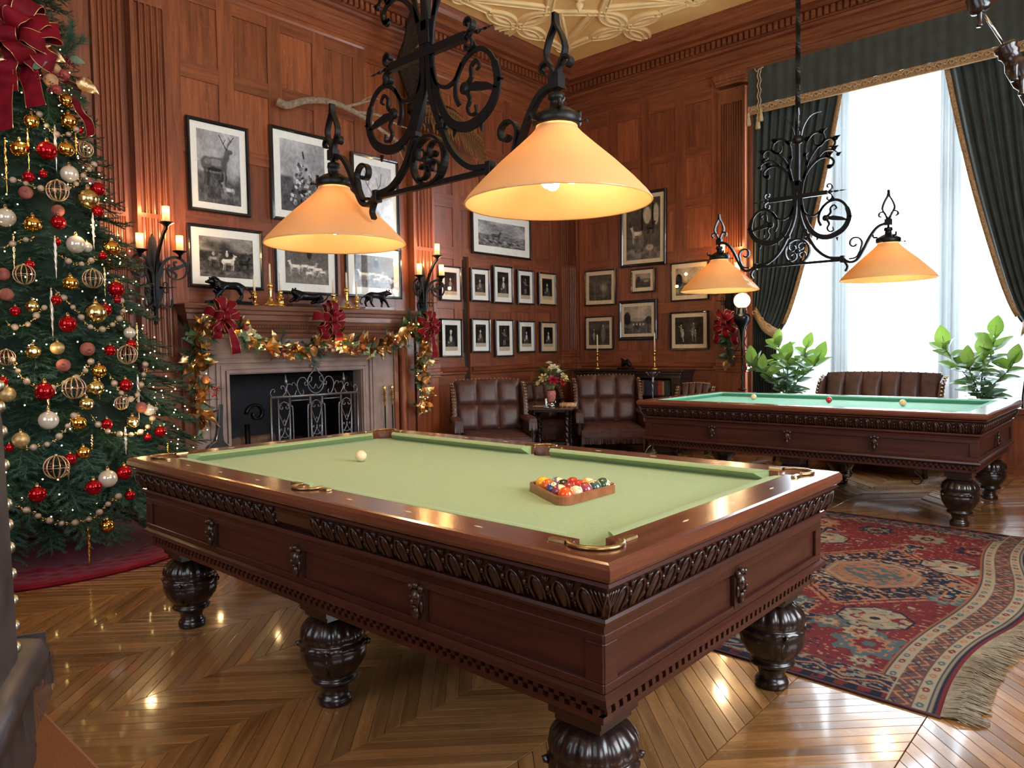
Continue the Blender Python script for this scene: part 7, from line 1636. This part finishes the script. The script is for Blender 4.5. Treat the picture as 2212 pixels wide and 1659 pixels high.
# ================================================================== CHRISTMAS TREE
TC = Vector((-3.60, -.60, 0)); TH = 4.15
TREE_R = [(0.25, .95), (.45, 1.12), (.7, 1.08), (1.0, 1.00), (1.5, .84), (2.0, .68), (2.5, .56), (3.0, .44), (3.5, .27), (3.9, .10), (4.2, .03)]
def trad(z): return float(np.interp(z, [a for a, b in TREE_R], [b for a, b in TREE_R]))
ct = thing('christmas_tree', 'tall dark green Christmas tree hung with ornaments at the left edge', 'tree', TC)
q = MB(); q.tube([(0, 0, .0), (0, 0, 2), (0, 0, 4.1)], [.06, .045, .012], 10); q.build('trunk', M_twig, ct)
M_fir = plain('fir_needles', (.022, .066, .036), .5, noise=.5, nscale=5); M_fir2 = plain('fir_needles_grey', (.045, .105, .078), .5, noise=.5, nscale=5)
def fir_branch(seed, mat, l=.46):
    r_ = random.Random(seed); m = MB()
    def twig(p0, d, ln, dens):
        n = int(ln*dens); side = d.cross(Vector((0, 0, 1))).normalized(); upv = side.cross(d)
        m.tube([p0, p0+d*ln], .0035, 3)
        for i in range(n):
            t = i/n; p = p0+d*ln*t; a = r_.uniform(0, 2*PI); o = (side*math.cos(a)+upv*math.sin(a)*.75+d*(.75+.5*t)).normalized()*r_.uniform(.022, .034); s = o.cross(Vector((.2, .3, 1))).normalized()*.0021; m.add([p-s, p+s, p+o], [(0, 1, 2)])
    d0 = Vector((0, 1, 0)); twig(Vector((0, 0, 0)), d0, l, 420)
    for k in range(12):
        t = .08+.84*k/12; s = 1 if k % 2 else -1; a = s*r_.uniform(.55, .95); d = Vector((math.sin(a), math.cos(a), r_.uniform(-.15, .25))).normalized(); twig(d0*l*t, d, l*.44*(1-t*.55), 480)
    return m.mesh('branch', mat, fix=False)
FB = [fir_branch(i, (M_fir, M_fir2)[i % 2]) for i in range(6)]
r_ = random.Random(21); extra = []
toc2 = math.atan2(CAM[1]-TC.y, CAM[0]-TC.x)
nb = 0; allb = []
for i in range(980):
    z = .26+3.75*((i+.5)/980)**1.30; a = i*2.399963+r_.uniform(-.2, .2); R_ = trad(z)
    fc = math.cos(a-toc2)
    if fc < -.45: continue
    depth = r_.choice((1., 1., .86, .68)); ln = r_.uniform(.8, 1.15)*(.5+.5*min(1, R_/.6))
    root = max(.02, R_*depth-.40*ln); dz = -.28-.2*(1-z/4)+r_.uniform(-.2, .2)
    allb.append((fc*depth, z, a, root, ln, dz))
allb.sort(key=lambda t: -t[0]); st_ = MB(); st_m = [MB(), MB()]
for n_, (fc, z, a, root, ln, dz) in enumerate(allb):
    d = Vector((math.cos(a), math.sin(a), dz)).normalized(); p = Vector((math.cos(a)*root, math.sin(a)*root, z-dz*.12)); up = Vector((0, 0, 1)); y_ = d; z_ = (up-y_*up.dot(y_)).normalized(); x_ = y_.cross(z_)
    Mx = Matrix((x_, y_, z_)).transposed(); k = r_.randrange(6)
    o = link('branch', FB[k], ct, p); o.rotation_mode = 'QUATERNION'; o.rotation_quaternion = Mx.to_quaternion(); o.scale = (ln, ln, ln)
    if n_ >= 298: o.name = 'inner_branch'; extra.append(o)
# branches past the first 298 are joined into one
if extra:
    V_, F_ = [], []; off = 0; cols2 = None
    for o in extra:
        me = o.data; n = len(me.vertices); co = np.zeros(n*3); me.vertices.foreach_get('co', co); co = co.reshape(-1, 3)
        Mt = np.array(Matrix.LocRotScale(o.location, o.rotation_quaternion, o.scale)); V_.append(co@Mt[:3, :3].T+Mt[:3, 3])
        lt_ = np.zeros(len(me.polygons), np.int32); me.polygons.foreach_get('loop_total', lt_); lv = np.zeros(len(me.loops), np.int32); me.loops.foreach_get('vertex_index', lv); F_.append((lv+off, lt_)); off += n
    me = bpy.data.meshes.new('inner_foliage'); V_ = np.concatenate(V_); me.vertices.add(len(V_)); me.vertices.foreach_set('co', V_.ravel()); lv = np.concatenate([f[0] for f in F_]); lt_ = np.concatenate([f[1] for f in F_])
    me.loops.add(len(lv)); me.loops.foreach_set('vertex_index', lv); me.polygons.add(len(lt_)); me.polygons.foreach_set('loop_start', np.concatenate([[0], np.cumsum(lt_)[:-1]]).astype(np.int32)); me.update(calc_edges=True); me.materials.append(M_fir)
    for o in extra: bpy.data.objects.remove(o)
    link('inner_foliage', me, ct)['kind'] = 'stuff'
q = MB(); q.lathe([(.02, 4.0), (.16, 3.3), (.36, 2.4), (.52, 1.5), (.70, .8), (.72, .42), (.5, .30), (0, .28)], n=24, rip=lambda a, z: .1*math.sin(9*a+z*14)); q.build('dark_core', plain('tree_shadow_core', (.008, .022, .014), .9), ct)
# lights on the tree
q = MB()
for i in range(420):
    z = .35+3.3*r_.random()**1.15; a = toc2+r_.uniform(-1.7, 1.7); R_ = trad(z)*r_.uniform(.78, .98); q.ball((R_*math.cos(a), R_*math.sin(a), z), .0046, 6)
q.build('string_lights', M_fairy, ct, kind='stuff')
for z, a in ((.7, -.6), (.9, .5), (1.4, 0.), (1.9, -.5), (2.2, .4), (2.8, 0), (3.3, .2)):
    R_ = trad(z)+.10; lamp('tree_light', (R_*math.cos(toc2+a), R_*math.sin(toc2+a), z), 1.6, (1, .70, .32), .03, ct)
# positions on the tree's surface seen through a photo pixel
def on_tree(px, py, out=0.0):
    d = _f+(px-1106)/FPX*_r-(py-829.5)/FPX*_u; best = None; c = np.array([TC.x, TC.y])
    for t in np.arange(3.0, 8.0, .012):
        p = CAM+d*t; z = p[2]; rr = math.hypot(p[0]-c[0], p[1]-c[1])
        if z > .2 and rr < trad(z)+out: return Vector(p)
        g = rr-trad(z) if z > .2 else 9
        if best is None or g < best[0]: best = (g, p)
    return Vector(best[1])
M_or = {'red': plain('red_glass', (.42, .006, .012), .08, .75), 'gold': plain('gold_glass', (.74, .44, .10), .10, 1), 'pale': plain('champagne_glass', (.62, .50, .24), .16, 1, noise=.35, nscale=90, bump=.0015), 'pearl': plain('pearl_glass', (.66, .58, .48), .16, .35), 'matte': plain('matte_gold', (.46, .32, .14), .45, .6, noise=.4, nscale=80)}
def orn_ball(kind, r, p):
    T = thing('ornament', None, None, p); q = MB(); q.ball((0, 0, 0), r, 20, rough=.0); q.build('glass_ball', M_or[kind], T, fix=False)
    q = MB(); q.lathe([(r*.22, r*.95), (r*.22, r*1.18), (0, r*1.2)], n=10); q.tube([(0, r*.12*math.cos(t), r*1.28+r*.12*math.sin(t)) for t in np.linspace(0, 2*PI, 9)], r*.03, 4); q.build('cap', M_gold, T); return T
def orn_cage(r, p):
    T = thing('ornament', None, None, p); q = MB()
    for k in range(6):
        a = k*PI/6; q.tube([(r*math.cos(a)*math.sin(t), r*math.sin(a)*math.sin(t), r*math.cos(t)) for t in np.linspace(0, 2*PI, 25)[:-1]], r*.045, 4, True)
    q.tube([(r*math.cos(t), r*math.sin(t), 0) for t in np.linspace(0, 2*PI, 24)[:-1]], r*.03, 4, True); q.lathe([(0, r*1.15), (r*.15, r*1.1), (r*.1, r*.98)], n=8); q.build('wire_cage', M_goldw2, T)
    q = MB(); [q.ball((r*.80*math.cos(a), r*.80*math.sin(a), z), r*.09, 6) for a in np.linspace(0, 2*PI, 9)[:-1] for z in (-r*.25, r*.1, r*.4)]; q.build('red_beads', M_berry, T); return T
M_goldw2 = plain('pale_gold_wire', (.66, .47, .30), .35, .8)
def orn_pome(r, p):
    T = thing('ornament', None, None, p); d = Vector(CAM)-Vector(p); d = Vector((d.x+random.uniform(-2, 2), d.y+random.uniform(-2, 2), random.uniform(-2, 2)))
    pome(r, M_pomr2, T, (0, 0, 0), d, 'fruit'); return T
M_pomr2 = plain('dusty_pomegranate', (.28, .075, .055), .6, noise=.35, nscale=14)
def orn_icicle(l, p):
    T = thing('ornament', None, None, p); q = MB(); n = 34; q.sweep([(0, 0, -l*i/n) for i in range(n+1)], [(.008*(1+.35*math.cos(3*t))*math.cos(t), .008*(1+.35*math.cos(3*t))*math.sin(t)) for t in np.linspace(0, 2*PI, 10)[:-1]], twist=.35, scale=[(.25+.75*math.sin(PI*min(1, (i/n)**.6*.98+.02))) if i < n*.5 else max(.08, 1.0*(1-(i/n-.5)*1.9)) for i in range(n+1)]); q.build('glass_twist', random.choice((M_or['pearl'], M_or['gold'], M_or['pale'])), T)
    q = MB(); q.lathe([(.004, 0), (.006, .008), (0, .010)], n=6); q.build('cap', M_gold, T); return T
ORN = [('gold', x, y, r) for x, y, r in ((148, 262, 17), (42, 322, 18), (143, 323, 16), (71, 485, 18), (241, 537, 17), (152, 612, 16), (214, 802, 15), (170, 914, 16), (231, 1136, 15), (180, 978, 14), (143, 218, 15), (68, 262, 15))]
ORN += [('pale', x, y, r) for x, y, r in ((190, 430, 22), (207, 676, 22), (72, 760, 15), (206, 838, 17), (187, 873, 15), (286, 912, 14), (70, 662, 14))]
ORN += [('matte', x, y, r) for x, y, r in ((124, 752, 14), (15, 852, 17), (45, 950, 17))]
ORN += [('red', x, y, r) for x, y, r in ((102, 326, 20), (211, 409, 15), (62, 382, 12), (93, 376, 9), (126, 480, 15), (251, 625, 17), (147, 700, 18), (33, 672, 11), (122, 648, 11), (228, 669, 13), (253, 648, 8), (238, 757, 12), (283, 744, 11), (271, 832, 14), (97, 846, 20), (231, 916, 12), (346, 932, 12), (319, 945, 8), (268, 1021, 16), (202, 1053, 17), (81, 1068, 18), (281, 1070, 11), (20, 967, 9), (152, 992, 13), (6, 824, 11), (212, 456, 12), (64, 572, 11), (173, 282, 7), (338, 1176, 12), (124, 523, 8), (222, 553, 9)) if (x, y) != (338, 1176)]
ORN += [('pearl', x, y, r) for x, y, r in ((164, 528, 19), (150, 376, 18), (12, 470, 20), (105, 908, 20), (233, 1034, 19), (322, 886, 12), (280, 719, 12), (188, 534, 11))]
ORN += [('fruit', x, y, r) for x, y, r in ((56, 416, 14), (125, 455, 13), (6, 592, 14), (14, 636, 14), (189, 754, 15), (137, 789, 14), (305, 880, 12))]
ORN += [('cage', x, y, r) for x, y, r in ((124, 412, 22), (184, 323, 16), (52, 593, 21), (200, 602, 20), (275, 766, 20), (160, 838, 23), (122, 1009, 25), (14, 772, 17), (262, 871, 14))]
ORN += [('icicle', x, y, h) for x, y, h in ((10, 300, 120), (59, 280, 90), (118, 272, 100), (163, 290, 45), (200, 462, 78), (28, 508, 80), (118, 512, 92), (110, 625, 112), (225, 580, 62), (297, 812, 100), (214, 820, 45), (103, 845, 95), (198, 942, 38), (270, 925, 58), (190, 1140, 95), (295, 700, 70), (362, 960, 28), (147, 1000, 40))]
names = {'gold': 'shiny gold glass ball', 'pale': 'pale textured gold glass ball', 'matte': 'dull matte gold ball', 'red': 'shiny red glass ball', 'pearl': 'pearly white glass ball', 'fruit': 'dusty red pomegranate', 'cage': 'openwork gold wire ball', 'icicle': 'long twisted glass icicle'}
grp = {'gold': 'gold glass balls on the tree', 'pale': 'pale gold balls on the tree', 'matte': 'matte gold balls on the tree', 'red': 'red glass balls on the tree', 'pearl': 'pearl balls on the tree', 'fruit': 'pomegranate ornaments on the tree', 'cage': 'wire cage ornaments on the tree', 'icicle': 'glass icicles on the tree'}
def side_word(x, y):
    edge = float(np.interp(y, [0, 300, 600, 900, 1100], [90, 205, 265, 370, 345])); f = x/edge
    return 'at the right edge' if f > .82 else 'right of middle' if f > .58 else 'near the middle' if f > .32 else 'far left'
for kind in names:
    L_ = sorted([o for o in ORN if o[0] == kind], key=lambda t: t[2])
    for i, (k_, x, y, r) in enumerate(L_):
        p = on_tree(x, y, .04 if kind != 'icicle' else .06); z = (np.array(p)-CAM)@_f; rw = r/FPX*z
        if kind == 'cage': T = orn_cage(rw, p)
        elif kind == 'fruit': T = orn_pome(rw, p)
        elif kind == 'icicle': T = orn_icicle(rw, p)
        else: T = orn_ball(kind, rw, p)
        rk_ = 'topmost' if i == 0 else 'lowest' if i == len(L_)-1 else (ords[i] if i < len(ords) else 'lowest but %s' % ['one', 'two', 'three', 'four', 'five', 'six', 'seven'][min(6, len(L_)-2-i)])+' '
        lab = '%s, %s from the top of the tree, %s' % (names[kind], ords[i], side_word(x, y)) if 0 < i < len(L_)-1 and i < len(ords) else '%s, the %s on the tree, %s' % (names[kind], rk_.strip(), side_word(x, y))
        tag(T, lab, 'ornament', grp[kind])
# bead swags
M_bead = plain('glitter_bead', (.52, .40, .30), .35, .7, noise=.6, nscale=160, bump=.001); M_beadg = plain('gold_bead', (.62, .42, .16), .2, 1)
SW = [[(58, 232), (85, 247), (110, 283), (140, 292), (165, 280)], [(0, 382), (22, 388), (45, 392), (80, 405), (120, 410), (160, 400), (186, 372), (206, 352)], [(125, 550), (152, 566), (180, 570), (206, 558)], [(118, 625), (145, 650), (165, 672), (190, 702), (215, 712), (245, 700), (266, 675), (262, 650)], [(15, 755), (40, 805), (65, 830), (90, 842), (120, 836), (150, 822), (175, 810), (192, 790), (200, 772)], [(235, 805), (252, 836), (270, 856), (290, 862), (302, 838), (312, 802), (314, 780)], [(40, 968), (75, 966), (108, 957), (132, 938), (150, 915), (165, 888)], [(196, 895), (215, 920), (240, 935), (265, 938), (290, 938), (315, 926), (330, 902), (340, 868)], [(30, 1092), (62, 1104), (95, 1120), (140, 1131), (190, 1122), (215, 1106), (232, 1090), (256, 1072)], [(10, 690), (28, 706), (60, 700), (80, 680), (100, 660)], [(0, 535), (20, 530), (42, 520), (70, 516)]]
swl = ['short one under the top bow', 'high one across the narrow upper part', 'small one beside the white ball', 'deep one in the middle right', 'long one on the middle left', 'deep one at the right edge', 'one just below the middle on the left', 'long lower one reaching the right edge', 'lowest one, near the bottom branches', 'short one at the left edge, halfway up', 'short one at the upper left edge']
bm1 = MB(); bm1.ball((0, 0, 0), 1, 10); bme1 = bm1.mesh('bead', M_bead, fix=False)
for S1, lb in zip(SW, swl):
    P3 = [on_tree(x, y, .05) for x, y in S1]; c = P3[0]; T = thing('bead_garland', 'string of glittery beads on the tree, '+lb, 'bead garland', c, 0, 'bead garlands on the tree')
    C3 = smooth([tuple(p) for p in P3], 14); acc = 0; last = Vector(C3[0]); sm_ = MB(); k = 0
    for p in C3:
        p = Vector(p); acc += (p-last).length; last = p
        if acc > .034:
            acc = 0; k += 1
            if k % 2 == 0: link('bead', bme1, T, p-c, None, .021 if k % 4 else .017)
            else: [sm_.ball(p-c+Vector((random.uniform(-.012, .012), random.uniform(-.012, .012), random.uniform(-.012, .012))), .0065, 6) for _ in range(3)]
    sm_.tube([Vector(p)-c for p in C3[::3]], .0015, 4); sm_.build('small_beads', M_beadg, T, kind='stuff')
# tree top bow, tails and fruit cluster
pt = on_tree(62, 95, .10)
bow('tree_top_bow', 'large red velvet bow with gold edges at the top of the Christmas tree', (pt.x-.02, pt.y-.06, pt.z-.0), math.radians(58), 1.55, loops=11, tails=((-.10, -.20), (-.02, -.22)), seed=12, group=None)
def tail(px, lab, w_, seed=0):
    P3 = [on_tree(x, y, .09) for x, y in px]; c = P3[0]; T = thing('ribbon_tail', lab, 'ribbon', c, 0, 'long red ribbons hanging down the tree'); q = MB(); e = MB(); ribbon(q, e, [tuple(p-c) for p in P3], w_, lambda t: Vector(_r)+Vector((0, 0, .25*math.sin(t*7+seed))), 6); q.build('velvet', M_velvet_r, T, fix=False); e.build('wire_edge', M_goldwire, T)
tail([(60, 120), (62, 160), (72, 200), (78, 230)], 'wide red ribbon tail in the middle below the top bow', .13)
tail([(8, 130), (8, 180), (6, 230), (8, 282)], 'wide red ribbon tail at the left edge below the top bow', .12, 1)
tail([(140, 175), (166, 190), (164, 215), (172, 240), (190, 262), (196, 290), (182, 296)], 'curling red ribbon down the right side of the tree top', .06, 2)
tl = thing('gold_leaf_spray', 'gold leaves standing among the loops at the top of the tree', 'leaf spray', pt, 0)
for (x, y, rot_) in ((52, 112, .4), (8, 86, 1.2), (88, 104, -.5), (38, 10, 1.6), (165, 170, -.6), (10, 128, 2.6)):
    p = on_tree(x, y, .16)-pt; place_leaf(LG[0], tl, p, Vector(_r)*math.cos(rot_)+Vector((0, 0, math.sin(rot_))), -Vector(_f), 1.15, 'gold_leaf')
for k, (x, y, r, m_, lb) in enumerate(((95, 143, 14, M_pomo2 if 'M_pomo2' in globals() else plain('yellow_pomegranate', (.50, .30, .12), .45, noise=.4, nscale=9), 'yellow red one at the upper left'), (119, 148, 11, plain('tan_fruit', (.42, .22, .09), .45), 'tan one in the middle'), (139, 161, 11, M_pomr, 'dark red one at the right'), (110, 174, 15, plain('blushed_pomegranate', (.50, .26, .10), .45, noise=.5, nscale=8), 'biggest, yellow and red'), (122, 193, 10, M_pomr, 'lowest, dark red'))):
    p = on_tree(x, y, .14); z = (np.array(p)-CAM)@_f; T = thing('fruit_ornament', 'fruit under the top bow of the tree, '+lb, 'ornament', p, 0, 'fruit cluster under the top bow'); pome(r/FPX*z, m_, T, (0, 0, 0), tuple(-_f+np.array([.2, .1, -.3*k])), 'fruit')
q = MB(); cb = on_tree(108, 150, .14)
cl = thing('berry_spray', 'dark red beaded berries and pine tufts around the fruit below the top bow', 'berry spray', cb, 0)
for x, y in ((105, 130), (90, 165), (118, 168), (148, 140), (115, 190), (140, 128)):
    p = on_tree(x, y, .15)-cb; [q.ball(p+Vector((random.uniform(-.03, .03),)*1+(random.uniform(-.03, .03), random.uniform(-.03, .03))), .006, 6) for _ in range(18)]
q.build('berries', M_berry, cl)
for x, y, a in ((85, 118, 1.2), (128, 125, 1.0), (148, 105, 1.4), (70, 112, 2.2), (100, 195, -1.5), (140, 180, -.8), (135, 118, .6)): place_leaf(PS[0], cl, on_tree(x, y, .12)-cb, Vector(_r)*math.cos(a)+Vector((0, 0, math.sin(a))), -Vector(_f), 1.1, 'pine_sprig')
for x, y, a in ((70, 148, .5), (150, 125, -.3)): place_leaf(LGr[1], cl, on_tree(x, y, .15)-cb, Vector(_r)*math.cos(a)+Vector((0, 0, math.sin(a))), -Vector(_f), .8, 'green_leaf')
# ---- quilted tree skirt
def skirt_mat():
    m, nt, b = newmat('red_satin_skirt'); tc = N(nt, 'ShaderNodeTexCoord'); b.inputs['Roughness'].default_value = .32; b.inputs['Sheen Weight'].default_value = .1
    nz = N(nt, 'ShaderNodeTexNoise', i_Scale=6.); L(nt, tc, 'Object', nz, 'Vector'); r = ramp(nt, [(.3, (.14, .002, .014)), (.7, (.26, .006, .03))]); L(nt, nz, 0, r, 0); L(nt, r, 0, b, 'Base Color'); return m
sk = thing('tree_skirt', 'deep red quilted tree skirt spread on the floor under the tree', 'tree skirt', (TC.x, TC.y, .002)); q = MB(); n, R2 = 200, [0.05+1.10*i/64 for i in range(65)]; vs = []
for r in R2:
    for i in range(n):
        a = 2*PI*i/n; u = a*30/PI; v = r*9; quilt = (abs(math.sin((u+v*2.2)*PI/2))*abs(math.sin((u-v*2.2)*PI/2)))**.4 if r > .80 else .4
        vs.append((r*math.cos(a), r*math.sin(a), .018+.014*quilt*(1 if r > .8 else .3)+.05*math.exp(-((r-.3)/.3)**2)+.010*math.sin(5*a+r*4)*(r < .85)-.03*max(0, (r-1.10)/.05)))
q.add(vs, [(j*n+i, j*n+(i+1) % n, (j+1)*n+(i+1) % n, (j+1)*n+i) for j in range(64) for i in range(n)], True); q.build('quilted_cloth', skirt_mat(), sk, fix=False); q = MB(); q.tube([(1.145*math.cos(t), 1.145*math.sin(t), .012) for t in np.linspace(0, 2*PI, 100)[:-1]], .012, 6, True); q.build('piped_edge', M_velvet_r, sk)
# ================================================================== turned pole in the top right corner
def lathe_between(mb, A, B, prof, n=20):
    A = Vector(A); B = Vector(B); d = B-A; ln = d.length; z_ = d/ln; x_ = z_.orthogonal().normalized(); y_ = z_.cross(x_); k = len(mb.v); mb.lathe([(r, t*ln) for r, t in prof], n=n); mb.xf(Matrix.Translation(A) @ Matrix((x_, y_, z_)).transposed().to_4x4(), k)
def cpt(px, py, z): d = _f+(px-1106)/FPX*_r-(py-829.5)/FPX*_u; return Vector(CAM+d*z)
hp = thing('hanging_rod_ornament', 'dark turned wooden rod with a thin steel shaft hanging in the top right corner', 'hanging rod', cpt(2140, 40, 3.2)); o0 = hp.location
A0, A1, A2, A3 = cpt(2085, -60, 3.2), cpt(2122, 26, 3.2), cpt(2168, 95, 3.2), cpt(2260, 260, 3.15)
q = MB(); lathe_between(q, A0-o0, A1-o0, [(0, 0), (.030, 0), (.034, .15), (.030, .2), (.036, .3), (.032, .36), (.038, .48), (.034, .55), (.042, .62), (.040, .70), (.046, .78), (.042, .84), (.046, .9), (.040, .96), (.030, 1.0), (0, 1.0)]); q.build('upper_turning', M_leg, hp)
q = MB(); lathe_between(q, A2-o0, A3-o0, [(0, 0), (.020, .0), (.042, .02), (.046, .06), (.038, .09), (.044, .13), (.036, .16), (.034, .22), (.040, .26), (.046, .3), (.044, .5), (.034, .56), (.042, .62), (.044, 1.0), (0, 1.0)]); q.build('lower_turning', M_leg, hp)
q = MB(); q.tube([A1-o0, A2-o0], .0065, 8); q.build('steel_shaft', plain('bright_steel', (.75, .78, .8), .2, 1), hp); q = MB(); D_ = (A2-A1).normalized()
for c, r in ((A1-D_*.02-o0+Vector((0, 0, -.06)), .010), (cpt(2192, 165, 3.15)-o0, .012), (cpt(2207, 195, 3.15)-o0, .010)): lathe_between(q, c+Vector((0, 0, .06)), c+Vector((0, 0, -.02)), [(0, 0), (r*1.5, .0), (r, .3), (r, .8), (r*1.3, .9), (r*1.3, 1), (0, 1)])
q.build('peg', M_leg, hp)
q = MB(); q.tube([A0-o0, Vector((A0.x, A0.y, ZC+.02))-o0], .006, 6); q.build('hanger_wire', M_iron, hp)
